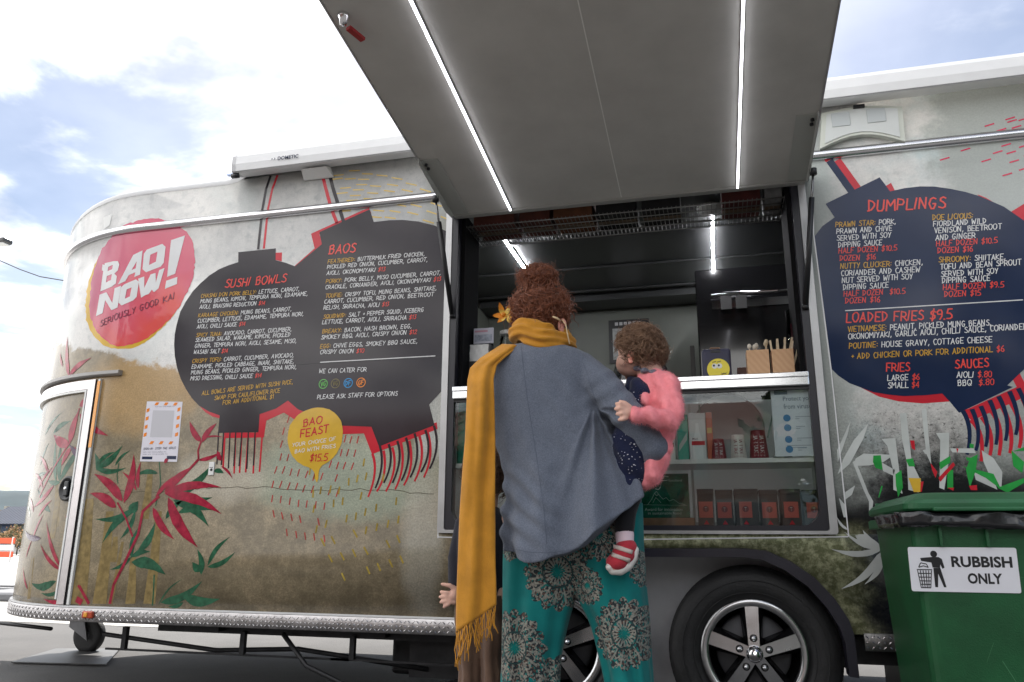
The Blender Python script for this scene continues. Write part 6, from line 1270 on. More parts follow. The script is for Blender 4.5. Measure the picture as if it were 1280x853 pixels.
# ================================================================== PEOPLE
def chain(mb, pts):
    """pts: (vector, radius) - a tapered limb, closed, round ended"""
    P_ = [Vector(p) for p, _ in pts]; R_ = [r for _, r in pts]; q = []; rr = []
    for i in range(len(P_)-1):
        for k in range(4): u = k/4; q.append(P_[i].lerp(P_[i+1], u)); rr.append(R_[i]*(1-u)+R_[i+1]*u)
    q.append(P_[-1]); rr.append(R_[-1]); mb.tube(q, rr, 14)
    for p, r in pts: ball(mb, p, (r, r, r))
def ball(mb, c, r, M_=None, sub=3):
    bm = bmesh.new(); bmesh.ops.create_icosphere(bm, subdivisions=sub, radius=1)
    T_ = Matrix.Translation(Vector(c)) @ (M_ or Matrix()) @ Matrix.Diagonal((*r, 1)); mb.bm(bm, T_, True)
def loft(mb, rings, n=56, sub=6, fold=None, expo=2.0):
    """rings: (L, R, depth half, ) L/R silhouette points; catmull interpolated"""
    K = len(rings); out = []
    def cr_(a, b, c, d, t): return .5*((2*b)+(c-a)*t+(2*a-5*b+4*c-d)*t*t+(3*b-a-3*c+d)*t**3)
    for i in range(K-1):
        for s in range(sub if i < K-2 else sub+1):
            t = s/sub; g_ = [rings[max(0, min(K-1, i+o))] for o in (-1, 0, 1, 2)]
            out.append((Vector([cr_(*[g_[q][0][k] for q in range(4)], t) for k in range(3)]), Vector([cr_(*[g_[q][1][k] for q in range(4)], t) for k in range(3)]), cr_(*[g_[q][2] for q in range(4)], t)))
    vs = []; m = len(out)
    for j, (L_, R_, d) in enumerate(out):
        c = (L_+R_)/2; A_ = (R_-L_)/2
        for k in range(n):
            a = 2*math.pi*k/n; ca, sa = math.cos(a), math.sin(a); e_ = 2/expo
            x = math.copysign(abs(ca)**e_, ca); y = math.copysign(abs(sa)**e_, sa); p = c+A_*x+Vector((0, d*y, 0))
            if fold: p = fold(p, a, j/(m-1), c, A_, d)
            vs.append(p)
    mb.add(vs, [(j*n+k, j*n+(k+1) % n, (j+1)*n+(k+1) % n, (j+1)*n+k) for j in range(m-1) for k in range(n)]+[tuple(range(n))[::-1], tuple((m-1)*n+k for k in range(n))], True)
def vox(name, mb, voxel, mat, parent, smooth=4, disp=None, fac=.5):
    me = mb.mesh('tmp'); o = bpy.data.objects.new('tmp', me); COL.objects.link(o)
    r = o.modifiers.new('r', 'REMESH'); r.mode = 'VOXEL'; r.voxel_size = voxel; r.use_smooth_shade = True
    if smooth: s = o.modifiers.new('s', 'SMOOTH'); s.iterations = smooth; s.factor = fac
    dg = bpy.context.evaluated_depsgraph_get(); m2 = bpy.data.meshes.new_from_object(o.evaluated_get(dg)); bpy.data.objects.remove(o)
    if disp:
        nr = [v.normal.copy() for v in m2.vertices]
        for v, n_ in zip(m2.vertices, nr): v.co = disp(v.co.copy(), n_)
    m2.name = name; m2.materials.clear(); m2.polygons.foreach_set('use_smooth', [True]*len(m2.polygons)); m2.update(); return link(name, m2, mat, parent)
def strands(name, roots, mat, parent, length, r=.0016, curl=.006, turns=1.5, down=.4, segs=8, rnd=None, n=3):
    m = MB(); rnd = rnd or random.Random(1)
    for p, nrm in roots:
        t = (nrm+Vector((rnd.gauss(0, .5), rnd.gauss(0, .5), rnd.gauss(0, .5)))*.6).normalized(); tang = (t-nrm*t.dot(nrm)); tang = tang.normalized() if tang.length > 1e-4 else nrm.orthogonal()
        tang = (tang+Vector((0, 0, -down))).normalized(); L_ = length*rnd.uniform(.6, 1.25); bx = nrm.cross(tang).normalized(); ph = rnd.random()*6.28; tn = turns*rnd.uniform(.7, 1.4); pts = []
        for i in range(segs):
            u = i/(segs-1); c = p+tang*L_*u+nrm*(.004+.010*math.sin(u*math.pi)*rnd.uniform(.7, 1.2)-.006*u); an = ph+u*tn*6.28; pts.append(c+bx*curl*math.cos(an)+nrm*curl*.8*math.sin(an))
        m.tube(pts, [r*(1-.6*i/(segs-1)) for i in range(segs)], n, cap=False)
    o = m.build(name, mat, parent); o['kind'] = 'stuff'; return o
def on_ball(c, r, cnt, rnd, ok=None):
    out = []; c = Vector(c)
    while len(out) < cnt:
        d = Vector((rnd.gauss(0, 1), rnd.gauss(0, 1), rnd.gauss(0, 1))).normalized()
        if ok and not ok(d): continue
        out.append((c+Vector((d.x*r[0], d.y*r[1], d.z*r[2])), Vector((d.x/r[0], d.y/r[1], d.z/r[2])).normalized()))
    return out
skin = M('skin_pale', (.62, .36, .27), .6, var=.06, vs=20, sss=.15, bump=.05, bs=300)
skin_b = M('skin_child', (.62, .37, .29), .62, var=.08, vs=30, sss=.08, bump=.06, bs=260, spec=.3)
def cloth(nm, col, bs=420, var=.12, vs=9, bump=.28, rough=.92, sheen=.15, col2=None): return M(nm, col, rough, var=var, vs=vs, bump=bump, bs=bs, sheen=sheen, spec=.15, col2=col2)
grey_knit = cloth('grey_blue_jersey', (.130, .148, .190), 620, .30, 260, .5); mustard = cloth('mustard_scarf_wool', (.50, .225, .026), 330, .15, 14, .35)
pinkm = cloth('pink_fluffy_knit', (.98, .30, .33), 260, .15, 40, .5); navyd = cloth('navy_print_dress', (.012, .016, .045), 200); blackm = cloth('black_legging', (.012, .012, .014), 300)
pairs = lambda y, *q: None
def W(x, y, d): return at(x, y, d)
# ------------------------------------------------------------------ the woman
wt = thing('person', 'woman seen from behind with auburn bun, mustard scarf, grey tunic and teal patterned trousers', 'person', (W(715, 679, -.72).x, -.72, 0))
YC = -.74
m = MB()
# head, neck, torso, arms, legs: one skin
hc = W(677, 397, -.70); ball(m, hc, (.088, .102, .112)); ball(m, hc+Vector((0, .07, -.045)), (.052, .045, .05))
ball(m, hc+Vector((0, .112, -.012)), (.012, .018, .016)); ball(m, hc+Vector((0, .100, -.048)), (.022, .012, .010))
chain(m, [(hc+Vector((0, .0, -.06)), .058), (W(678, 432, -.71), .056), (W(680, 448, YC), .075)])
chain(m, [(W(640, 468, YC), .065), (W(680, 462, YC), .085), (W(722, 468, YC), .065)]); chain(m, [(W(680, 475, YC), .10), (W(684, 540, YC), .105), (W(690, 600, YC), .105), (W(705, 655, -.71), .125)])
chain(m, [(W(662, 465, YC), .09), (W(668, 520, YC), .09)]); chain(m, [(W(705, 465, YC), .09), (W(708, 520, YC), .09)])
def hand(m, wrist, palm, tips, r=.0085, pr=.03, bend=Vector((0, .02, 0)), thumb=None):
    chain(m, [(wrist, pr*.85), (palm, pr)]); ball(m, palm.lerp(wrist, -.35), (pr*.9,)*3)
    for i, tp in enumerate(tips):
        b_ = palm+(tp-palm)*.25; md = b_.lerp(tp, .55)-bend*.5; chain(m, [(b_, r*1.15), (md, r*1.02), (tp+bend*.2, r*.85)])
    if thumb: chain(m, [(wrist.lerp(palm, .4), r*1.4), (thumb[0], r*1.15), (thumb[1], r)])
sleeveR = [(W(724, 459, -.76), .060), (W(752, 482, -.80), .064), (W(786, 520, -.84), .058), (W(817, 560, -.82), .052), (W(808, 580, -.77), .050), (W(775, 588, -.66), .043), (W(752, 585, -.60), .038)]
sleeveL = [(W(636, 462, -.75), .058), (W(622, 492, -.73), .048), (W(625, 524, -.67), .042), (W(645, 532, -.56), .038), (W(664, 528, -.46), .034)]
chain(m, [(p, r*.72) for p, r in sleeveR]); chain(m, [(p, r*.72) for p, r in sleeveL])
wR = sleeveR[-1][0]; pm = wR+Vector((-.075, .02, -.005)); hand(m, wR+Vector((-.02, .0, 0)), pm, [pm+Vector((-.075, .0+.018*k-.02, -.02+.024*k)) for k in range(4)], .0085, .027, Vector((0, -.015, 0)), (pm+Vector((.0, -.03, .045)), pm+Vector((-.03, -.03, .06))))
wL = sleeveL[-1][0]; pm = wL+Vector((.045, .05, -.01)); hand(m, wL+Vector((.01, .01, 0)), pm, [pm+Vector((.05+.006*k, .045-.012*k, -.03+.021*k)) for k in range(4)], .0085, .027, Vector((0, -.012, 0)), (pm+Vector((-.03, .03, .03)), pm+Vector((.0, .05, .04))))
lL = [W(676, 670, -.71), W(668, 760, -.70), W(664, 850, -.70), W(664, 925, -.69)]; lR = [W(752, 665, -.71), W(765, 760, -.70), W(782, 850, -.70), W(792, 925, -.69)]
for l in (lL, lR): chain(m, [(l[0], .10), (l[1], .078), (l[2], .055), (Vector((l[3].x, l[3].y, .10)), .04), (Vector((l[3].x, l[3].y-.02, .05)), .036)]); chain(m, [(Vector((l[3].x, l[3].y, .05)), .035), (Vector((l[3].x, l[3].y+.14, .035)), .028)])
vox('body', m, .0065, skin, wt, 5)
# shoes
for l in (lL, lR): m = MB(); chain(m, [(Vector((l[3].x, l[3].y-.03, .05)), .044), (Vector((l[3].x, l[3].y+.08, .045)), .045), (Vector((l[3].x, l[3].y+.16, .04)), .038)]); vox('shoe', m, .007, M('shoe_black', (.02, .02, .02), .5), wt, 3, disp=lambda v, n_: Vector((v.x, v.y, max(.006, v.z))))
# trousers
teal = bpy.data.materials.new('teal_mandala_cotton'); teal.use_nodes = True
def _teal():
    t = teal.node_tree; p = t.nodes['Principled BSDF']; n = t.nodes.new; l = t.links.new; c = n('ShaderNodeTexCoord'); s = n('ShaderNodeSeparateXYZ'); l(c.outputs['Object'], s.inputs[0])
    p.inputs['Roughness'].default_value = .85; p.inputs['Specular IOR Level'].default_value = .2; p.inputs['Sheen Weight'].default_value = .1
    def mt(op, a, b=None, cc=None):
        q = n('ShaderNodeMath'); q.operation = op
        for i, v in enumerate((a, b, cc)):
            if v is None: continue
            if isinstance(v, (int, float)): q.inputs[i].default_value = v
            else: l(v, q.inputs[i])
        return q.outputs[0]
    nz_ = n('ShaderNodeTexNoise'); nz_.inputs['Scale'].default_value = 14; nz_.inputs['Detail'].default_value = 5; l(c.outputs['Object'], nz_.inputs['Vector'])
    base = n('ShaderNodeMix'); base.data_type = 'RGBA'; l(nz_.outputs['Fac'], base.inputs[0]); base.inputs[6].default_value = (.002, .10, .105, 1); base.inputs[7].default_value = (.006, .20, .185, 1)
    vo = n('ShaderNodeTexVoronoi'); vo.inputs['Scale'].default_value = 170; l(c.outputs['Object'], vo.inputs['Vector'])
    sr = n('ShaderNodeSeparateColor'); l(vo.outputs['Color'], sr.inputs[0])
    r = n('ShaderNodeValToRGB'); r.color_ramp.interpolation = 'CONSTANT'; e = r.color_ramp.elements; e[0].color = (.022, .030, .034, 1); e[1].position = .42; e[1].color = (.185, .175, .15, 1)
    for pos, cl in ((.68, (.005, .14, .13, 1)), (.84, (.09, .05, .04, 1)), (.93, (.27, .25, .21, 1))): q = e.new(pos); q.color = cl
    l(sr.outputs[0], r.inputs[0]); cur = base.outputs[2]
    for px_, py_, R_ in ((695.7, 715, 41), (641, 811, 39), (779.5, 793, 36), (748, 668, 28), (733, 733, 20), (806, 712, 20), (694, 862, 30), (635, 686, 14), (640, 905, 30), (790, 900, 32)):
        q = W(px_, py_, -.81); R_ *= .00283
        dx = mt('SUBTRACT', s.outputs[0], q.x); dz = mt('MULTIPLY', mt('SUBTRACT', s.outputs[2], q.z), .90)
        d = mt('DIVIDE', mt('SQRT', mt('ADD', mt('MULTIPLY', dx, dx), mt('MULTIPLY', dz, dz))), R_); th = mt('ARCTAN2', dz, dx)
        sc_ = mt('ADD', d, mt('MULTIPLY', mt('ABSOLUTE', mt('COSINE', mt('MULTIPLY', th, 8))), -.16)); inside = mt('LESS_THAN', sc_, .88)
        # rays and rings drawn in cream over the speckle
        ray_ = mt('GREATER_THAN', mt('COSINE', mt('MULTIPLY', th, 20)), .1); ringc = mt('MULTIPLY', mt('LESS_THAN', d, .36), mt('GREATER_THAN', d, .17))
        ray2 = mt('MULTIPLY', mt('GREATER_THAN', mt('COSINE', mt('ADD', mt('MULTIPLY', th, 16), mt('MULTIPLY', d, 3))), .80), mt('MULTIPLY', mt('GREATER_THAN', d, .42), mt('LESS_THAN', d, .86)))
        rg = mt('LESS_THAN', mt('ABSOLUTE', mt('SUBTRACT', sc_, .56)), .022)
        x = n('ShaderNodeMix'); x.data_type = 'RGBA'; l(inside, x.inputs[0]); l(cur, x.inputs[6]); l(r.outputs[0], x.inputs[7])
        y = n('ShaderNodeMix'); y.data_type = 'RGBA'; l(mt('MINIMUM', mt('ADD', mt('MULTIPLY', ringc, ray_), mt('ADD', mt('MULTIPLY', ray2, .55), mt('MULTIPLY', rg, .6))), .7), y.inputs[0]); l(x.outputs[2], y.inputs[6]); y.inputs[7].default_value = (.30, .29, .245, 1)
        z = n('ShaderNodeMix'); z.data_type = 'RGBA'; l(mt('LESS_THAN', sc_, .045), z.inputs[0]); l(y.outputs[2], z.inputs[6]); z.inputs[7].default_value = (.004, .17, .15, 1)
        w = n('ShaderNodeMix'); w.data_type = 'RGBA'; l(mt('MULTIPLY', mt('LESS_THAN', d, .44), mt('GREATER_THAN', d, .395)), w.inputs[0]); l(z.outputs[2], w.inputs[6]); w.inputs[7].default_value = (.02, .05, .05, 1); cur = w.outputs[2]
    l(cur, p.inputs['Base Color'])
    b2 = n('ShaderNodeTexNoise'); b2.inputs['Scale'].default_value = 350; l(c.outputs['Object'], b2.inputs['Vector']); bu = n('ShaderNodeBump'); bu.inputs['Strength'].default_value = .2; bu.inputs['Distance'].default_value = .01; l(b2.outputs['Fac'], bu.inputs['Height']); l(bu.outputs[0], p.inputs['Normal'])
_teal()
YP = -.70
def pfold(seed, amp=.010):
    def f(p, a, v, c, A_, d):
        w = amp*(.35+v)*(math.sin(a*6+seed+v*3+1.5*math.sin(v*5))+.6*math.sin(a*11+seed*2-v*4))+.012*noise.noise(p*7+Vector((seed, 0, 0))); r_ = (p-c); r_ = r_.normalized() if r_.length else r_; return p+Vector((r_.x*.35, r_.y, 0))*w
    return f
m = MB()
loft(m, [(W(632, 632, YP), W(728, 632, YP), .12), (W(630, 690, YP), W(728, 700, YP), .115), (W(628, 735, YP), W(720, 745, YP), .11), (W(628, 775, YP), W(710, 780, YP), .105), (W(628, 815, YP), W(703, 815, YP), .10), (W(627, 855, YP), W(699, 855, YP), .10), (W(634, 900, YP), W(694, 900, YP), .085), (W(645, 928, YP), W(682, 928, YP), .05)], fold=pfold(1))
loft(m, [(W(700, 632, YP), W(803, 628, YP), .12), (W(706, 690, YP), W(806, 680, YP), .115), (W(721, 742, YP), W(808, 730, YP), .11), (W(738, 778, YP), W(811, 770, YP), .105), (W(748, 815, YP), W(813, 812, YP), .10), (W(757, 855, YP), W(817, 855, YP), .10), (W(770, 900, YP), W(815, 900, YP), .085), (W(775, 928, YP), W(810, 928, YP), .05)], fold=pfold(4))
ball(m, W(716, 690, YP), (.10, .10, .09)); vox('trousers', m, .006, teal, wt, 3)
# tunic
def tfold(p, a, v, c, A_, d):
    u = (p-c).dot(A_)/max(1e-6, A_.length_squared)
    k = max(0, (v-.42)/.58)
    f = k**1.3*(.014*math.sin(a*7+1.2+v*2.2)+.010*math.sin(a*12+.6-v*3))*(1 if math.sin(a) < .3 else .6)
    f += .010*noise.noise(Vector((p.x*9, p.z*4, 2)))*(.4+v)
    # pulled creases running from the right armpit
    g_ = max(0, 1-abs(v-.45)*3)*max(0, u+.1)*.010*math.sin((p.x*1.2+p.z)*60)
    q = p+Vector((0, -(f+g_) if math.sin(a) < 0 else f, 0))+A_.normalized()*(f*.5*math.copysign(1, u) if abs(u) > .75 else 0)
    drop = max(0, (v-.70)/.30)**1.2*.088*(max(0, math.sin(math.pi*min(1, max(0, (u+1)/2)))))**.8*(1.15-.35*u); q.z -= drop+.006*k*math.sin(u*9)
    q.y -= max(0, (v-.6)/.4)*.035*(.5+.5*u); return q
TY = -.755
m = MB(); loft(m, [(W(643, 432, TY), W(712, 434, TY), .060), (W(630, 441, TY), W(732, 441, TY), .085), (W(616, 456, TY), W(750, 460, TY), .105), (W(611, 490, TY), W(753, 488, TY), .120), (W(612, 520, TY), W(760, 508, TY), .125), (W(620, 550, TY), W(769, 530, TY), .130), (W(632, 590, TY), W(780, 556, TY), .137), (W(635, 625, TY), W(793, 582, TY), .146), (W(631, 658, TY), W(801, 604, TY), .155), (W(634, 686, TY), W(806, 621, TY), .162)], n=90, sub=8, fold=tfold, expo=2.25)
m2 = MB(); m2.v, m2.f, m2.sm = list(m.v), list(m.f), list(m.sm)
chain(m, [(p, r*1.02) for p, r in sleeveR[:-1]]); chain(m, [(p, r*1.02) for p, r in sleeveL[:-1]])
def crease(v, n_):
    q = v+n_*(.0035*noise.noise(Vector((v.x*26, v.y*14, v.z*16)))); c_ = W(770, 505, -.84)
    dd = (v-c_).length; a0_ = W(742, 505, -.84)
    if v.y < -.76 and v.z < a0_.z-.02:
        ph = math.atan2(v.x-a0_.x, a0_.z-v.z); ds = ((v.x-a0_.x)**2+(v.z-a0_.z)**2)**.5; w1 = min(1, ds/.10)*max(0, min(1, (ph+.42)/.25))*max(0, 1-ds/.62)*max(.0, min(1, (W(784, 560, -.84).x-v.x)/.07))
        q = q+Vector((0, -1, 0))*(.023*w1*math.sin(ph*15+1.0)+.008*w1*math.sin(ph*31))
    b0_ = W(633, 640, -.84); w2 = max(0, 1-((v.x-b0_.x)**2+((v.z-b0_.z)*1.4)**2)**.5/.26)
    if v.y < -.72: q = q+n_*(.011*w2*math.sin((v.z*1.3+v.x*1.0)*58+2*noise.noise(v*6)))
    if dd < .16: q = q+n_*(.0045*(1-dd/.16)*math.sin((v.x*.5-v.z)*95+v.y*30))
    return q
tun = vox('tunic', m, .0055, grey_knit, wt, 3, crease)
# centre back seam and neckline stitch
sm = MB(); pts = []
for x, y in [(651, 428), (653, 450), (658, 490), (664, 530), (672, 580), (680, 640), (684, 686)]: pts.append((x, y))
from mathutils.bvhtree import BVHTree
bv = BVHTree.FromPolygons([v.co for v in tun.data.vertices], [tuple(p.vertices) for p in tun.data.polygons])
def onto(bv_, x, y, off=.0015):
    d = ray(x, y).normalized(); h = bv_.ray_cast(CAM, d)
    return (h[0]+h[1]*off, h[1]) if h[0] else (None, None)
def seam_line(pl, r, nm, mat, parent, bv_):
    P_ = []
    for a, b_ in zip(pl, pl[1:]):
        for i in range(8):
            q, _ = onto(bv_, a[0]+(b_[0]-a[0])*i/8, a[1]+(b_[1]-a[1])*i/8, .0002)
            if q: P_.append(q)
    if len(P_) > 2: m_ = MB(); m_.tube(P_, r, 5); return m_.build(nm, mat, parent)
seamm = cloth('grey_seam', (.10, .115, .155)); seam_line(pts, .0014, 'back_seam', seamm, tun, bv)
seam_line([(636, 685), (660, 690), (690, 691), (715, 687), (740, 677), (765, 657), (785, 640), (800, 625)], .0012, 'hem_stitch', seamm, tun, bv)
seam_line([(728, 452), (735, 470), (741, 490), (746, 505)], .0014, 'sleeve_seam', seamm, tun, bv)
# scarf: wrapped neck and hanging tail
m = MB()
for i, (cy_, rx_, ry_, tr, ph) in enumerate(((411, .088, .092, .017, .2), (418, .104, .10, .019, .9), (426, .112, .105, .020, 1.7), (433, .100, .098, .018, 2.6), (422, .098, .10, .020, 3.3))):
    c_ = W(676+i*.6, cy_, -.725); pts = []
    for k in range(41):
        a = 2*math.pi*k/40; pts.append(c_+Vector((rx_*math.cos(a), ry_*math.sin(a), -.030*math.cos(a-.3)+.018*math.sin(a)+.010*math.sin(3*a+ph)-.012*(1-abs(math.cos(a)))*0)))
    m.tube(pts, [tr*(1+.18*math.sin(5*k/40*6.28+ph)) for k in range(41)], 12)
def wr(v, n_): return v+n_*(.004*math.sin(v.z*210+v.x*34+1.5*math.sin(v.x*40))+.003*noise.noise(v*30))
sc_o = vox('scarf_wrap', m, .005, mustard, wt, 3, wr)
Lp = [(628, 431), (612, 441), (600, 449), (588, 461), (585, 476), (584, 502), (582, 551), (578, 600), (575, 645), (573, 700), (571, 750), (570.5, 791)]
Rp = [(650, 432), (640, 440), (632, 446), (621, 456), (617, 474), (618, 502), (619, 551), (619, 600), (618.5, 645), (619, 690), (620, 725), (620.5, 756)]
Yp = [-.80, -.835, -.86, -.885, -.905, -.915, -.918, -.915, -.912, -.91, -.91, -.91]
nu, vs, K = 26, [], len(Lp)
def ip(a, t): i = min(len(a)-2, int(t)); f = t-i; return (a[i]*(1-f)+a[i+1]*f) if not isinstance(a[0], tuple) else tuple(a[i][k]*(1-f)+a[i+1][k]*f for k in range(2))
rows = 90
for j in range(rows):
    t = (K-1)*j/(rows-1); l_, r_, y_ = ip(Lp, t), ip(Rp, t), ip(Yp, t); v = j/(rows-1)
    for i in range(nu):
        u = i/(nu-1); fold_ = .009*math.sin(u*6.5+.6+v*2.1+1.2*noise.noise(Vector((v*3, 0, 5))))+.003*math.sin(u*15+v*5)+.013*noise.noise(Vector((u*2.6, v*6, 1)))
        vs.append(W(l_[0]+(r_[0]-l_[0])*u, l_[1]+(r_[1]-l_[1])*u, y_-.012*math.sin(math.pi*u)*(1-v*.5)+fold_*(.5+.5*min(1, v*3)+.1)))
m = MB(); m.add(vs, [(j*nu+i, j*nu+i+1, (j+1)*nu+i+1, (j+1)*nu+i) for j in range(rows-1) for i in range(nu-1)], True)
tail = m.build('scarf_tail', mustard, sc_o); sd_ = tail.modifiers.new('t', 'SOLIDIFY'); sd_.thickness = .007; sd_.offset = 0
rnd = random.Random(8); fr_ = MB()
for i in range(40):
    u = (i+.5)/40; p = vs[(rows-1)*nu+int(u*(nu-1))]; p = Vector(p); L_ = rnd.uniform(.075, .115)*(1.15-.35*u); dx = rnd.uniform(-.016, .016); pts = [p+Vector((dx*(k/6)**1.5+.003*math.sin(k*1.4+i), rnd.uniform(-.004, .004), -L_*k/6)) for k in range(7)]
    fr_.tube(pts, .0019, 5)
fo2 = fr_.build('scarf_fringe', mustard, sc_o); fo2['kind'] = 'stuff'
# hair
auburn = M('auburn_hair', (.12, .034, .016), .42, col2=(.36, .125, .058), vs=55, spec=.6); rnd = random.Random(12)
m = MB(); hcc = W(676, 394, -.70)+Vector((0, -.006, .004)); ball(m, hcc, (.100, .104, .098)); bc = W(672, 347, -.71); ball(m, bc, (.066, .062, .036)); ball(m, bc+Vector((.030, -.01, -.006)), (.038, .04, .028)); ball(m, bc+Vector((-.038, -.01, -.0)), (.030, .04, .028))
hb_ = vox('hair', m, .005, auburn, wt, 4, lambda v, n_: v+n_*(.008*noise.noise(v*38)+.004*noise.noise(v*90)))
hr = strands('hair_curls', on_ball(hcc, (.100, .104, .097), 1000, rnd, lambda d: -.85 < d.z < .5 and d.y < .6), auburn, hb_, .085, .0018, .0075, 1.5, -.55, 11, rnd)
hr = strands('bun_curls', on_ball(bc, (.068, .062, .037), 420, rnd), auburn, hb_, .036, .0019, .0075, 1.3, 0, 9, rnd)
hr = strands('loose_curls', on_ball(bc, (.070, .064, .038), 90, rnd)+on_ball(hcc, (.103, .106, .101), 110, rnd, lambda d: -.6 < d.z < .4), auburn, hb_, .075, .0007, .012, 1.1, -.1, 10, rnd)
e_ = W(702, 408, -.745); m = MB(); pts = [e_+Vector((.004+.012*math.cos(a), -.010+.0, .022*math.sin(a))) for a in [k*.42 for k in range(13)]]; m.tube(pts, .006, 8); ball(m, e_+Vector((0, .004, -.002)), (.010, .012, .022)); m.build('ear', M('skin_ear', (.62, .28, .22), .5, sss=.2), wt)
m = MB(); m.tube([W(691, 396, -.815), W(696, 398, -.818), W(701, 401.5, -.80)], [.0035, .0045, .003], 6); m.tube([W(703, 400, -.80), W(707, 406, -.79), W(709, 416, -.79), W(712, 430, -.80)], .0025, 6); m.build('mask_strap', M('mask_strap_cream', (.62, .47, .28), .6), wt)
fl = W(629, 394, -.74); fm_ = MB(); of = M('flower_orange', (.70, .26, .02), .6, var=.2, vs=40); yf = M('flower_yellow', (.68, .48, .10), .6, var=.2, vs=40)
fr0 = None
for k in range(9):
    a = k*.75+.3; d = Vector((math.cos(a), -.35, math.sin(a))); n_ = d.cross(Vector((0, -1, 0))).normalized(); b0 = fl+Vector((.012*(k % 2), 0, .0)); m = MB()
    L_ = .030+.008*(k % 3); pv = []
    for i in range(5):
        u = i/4; w_ = .011*math.sin(math.pi*(u*.85+.12)); c_ = b0+d*L_*u+Vector((0, -.008*u*u, 0)); pv += [c_-n_*w_, c_+Vector((0, .003, 0)), c_+n_*w_]
    m.add(pv, [(i*3+j, i*3+j+1, (i+1)*3+j+1, (i+1)*3+j) for i in range(4) for j in range(2)], True)
    if fr0 is None:
        c2 = MB(); ball(c2, fl+Vector((.002, -.006, 0)), (.009, .009, .009), sub=2); fr0 = c2.build('hair_flower', of, wt)
    m.build('petal', of if k % 3 else yf, fr0)
c2 = MB(); ball(c2, fl+Vector((.026, .0, .010)), (.017, .014, .022), sub=3); ball(c2, fl+Vector((.028, .0, -.016)), (.014, .012, .018), sub=3); c2.build('flower_bud', yf, fr0)
# ------------------------------------------------------------------ the toddler on her hip
bt = thing('person', 'toddler in a fluffy pink cardigan and navy dress carried on the hip, looking down', 'person', (W(800, 679, -.74).x, -.74, W(800, 712, -.80).z))
m = MB(); BC = W(801, 437, -.74); fdir = Vector((-.66, .70, -.28)).normalized(); ball(m, BC+Vector((-.006, 0, 0)), (.079, .080, .085)); ball(m, BC+fdir*.035+Vector((-.012, -.012, -.040)), (.060, .060, .052)); ball(m, BC+Vector((-.052, -.022, -.045)), (.032, .036, .032))
ball(m, BC+fdir*.098+Vector((0, 0, -.012)), (.012, .012, .011)); ball(m, BC+fdir*.088+Vector((0, 0, -.045)), (.018, .016, .010)); ball(m, BC+fdir*.075+Vector((0, 0, -.068)), (.018, .018, .014))
chain(m, [(W(808, 452, -.74), .048), (W(814, 470, -.75), .046), (W(817, 490, -.75), .06)]); chain(m, [(W(816, 500, -.75), .07), (W(808, 545, -.76), .072), (W(796, 580, -.76), .075)])
UA = [(W(832, 484, -.80), .036), (W(840, 510, -.85), .034), (W(838, 526, -.88), .031), (W(812, 520, -.925), .027), (W(790, 517, -.945), .020)]
chain(m, [(p, r*.8) for p, r in UA]); pw = W(784, 516, -.950)
chain(m, [(W(789, 517, -.945), .016), (pw, .0185)])
for k, (tx, ty, mx_, my_) in enumerate(((770.5, 505, 776, 504.5), (769.5, 511.5, 775, 510.5), (771.5, 518, 777, 517.5), (774, 525, 780, 524))):
    chain(m, [(W(783, 509+4.6*k, -.957), .0078), (W(mx_, my_, -.966), .0074), (W(tx, ty, -.955), .0064)])
chain(m, [(W(788, 509, -.948), .008), (W(781, 503.5, -.95), .0072), (W(775, 502, -.94), .006)])
chain(m, [(W(798, 484, -.70), .034), (W(775, 505, -.62), .030), (W(760, 500, -.58), .024)]); q_ = W(752, 498, -.57); ball(m, q_, (.018, .018, .02))
for k in range(4): chain(m, [(q_, .009), (q_+Vector((-.022, .006, .014-.009*k)), .007), (q_+Vector((-.032, -.002, .012-.009*k)), .006)])
LG = [(W(795, 588, -.73), .050), (W(788, 615, -.765), .044), (W(781, 640, -.812), .040), (W(780.5, 662, -.815), .034), (W(781, 680, -.82), .028)]
chain(m, [(p, r*.85) for p, r in LG]); chain(m, [(W(781, 684, -.82), .026), (W(774, 702, -.84), .024), (W(768, 708, -.85), .02)])
far = [(W(775, 590, -.68), .055), (W(748, 610, -.60), .045), (W(735, 650, -.56), .036), (W(733, 672, -.55), .027)]
chain(m, [(p, r*.85) for p, r in far]); chain(m, [(far[-1][0], .025), (far[-1][0]+Vector((-.04, -.0, -.03)), .02)])
vox('body', m, .0038, skin_b, bt, 4)
m = MB(); chain(m, [(p, r) for p, r in LG[:4]]); vox('legging', m, .005, blackm, bt, 3); m = MB(); chain(m, far[:3]); vox('legging', m, .005, blackm, bt, 3)
sockm = cloth('sock_pale_pink', (.70, .55, .60), 300, .06); m = MB(); m.tube([W(780.5, 660, -.815), W(780.8, 668, -.817), W(781, 676, -.82), W(781.5, 684, -.82)], [.030, .032, .031, .029], 20); m.tube([W(780.5, 659, -.815), W(780.6, 663, -.815)], .0335, 20); vox('sock', m, .004, sockm, bt, 2)
shr = cloth('shoe_red_canvas', (.42, .035, .05), 260, .15, 20); shw = M('shoe_sole_white', (.66, .62, .58), .5, var=.06, vs=20)
m = MB(); ball(m, W(783, 684, -.825), (.036, .036, .030)); ball(m, W(779, 694, -.835), (.040, .036, .034)); ball(m, W(771, 703, -.845), (.037, .034, .030)); sh_o = vox('shoe', m, .004, shr, bt, 4)
m = MB(); so_pts = [(793, 688, -.822, .016), (790, 698, -.828, .018), (784, 707, -.835, .019), (775, 712.5, -.845, .019), (766, 713, -.850, .016)]; chain(m, [(W(x, y, d_), r_) for x, y, d_, r_ in so_pts]); ball(m, W(762, 709, -.858), (.014, .016, .014)); vox('shoe_sole', m, .004, shw, sh_o, 4)
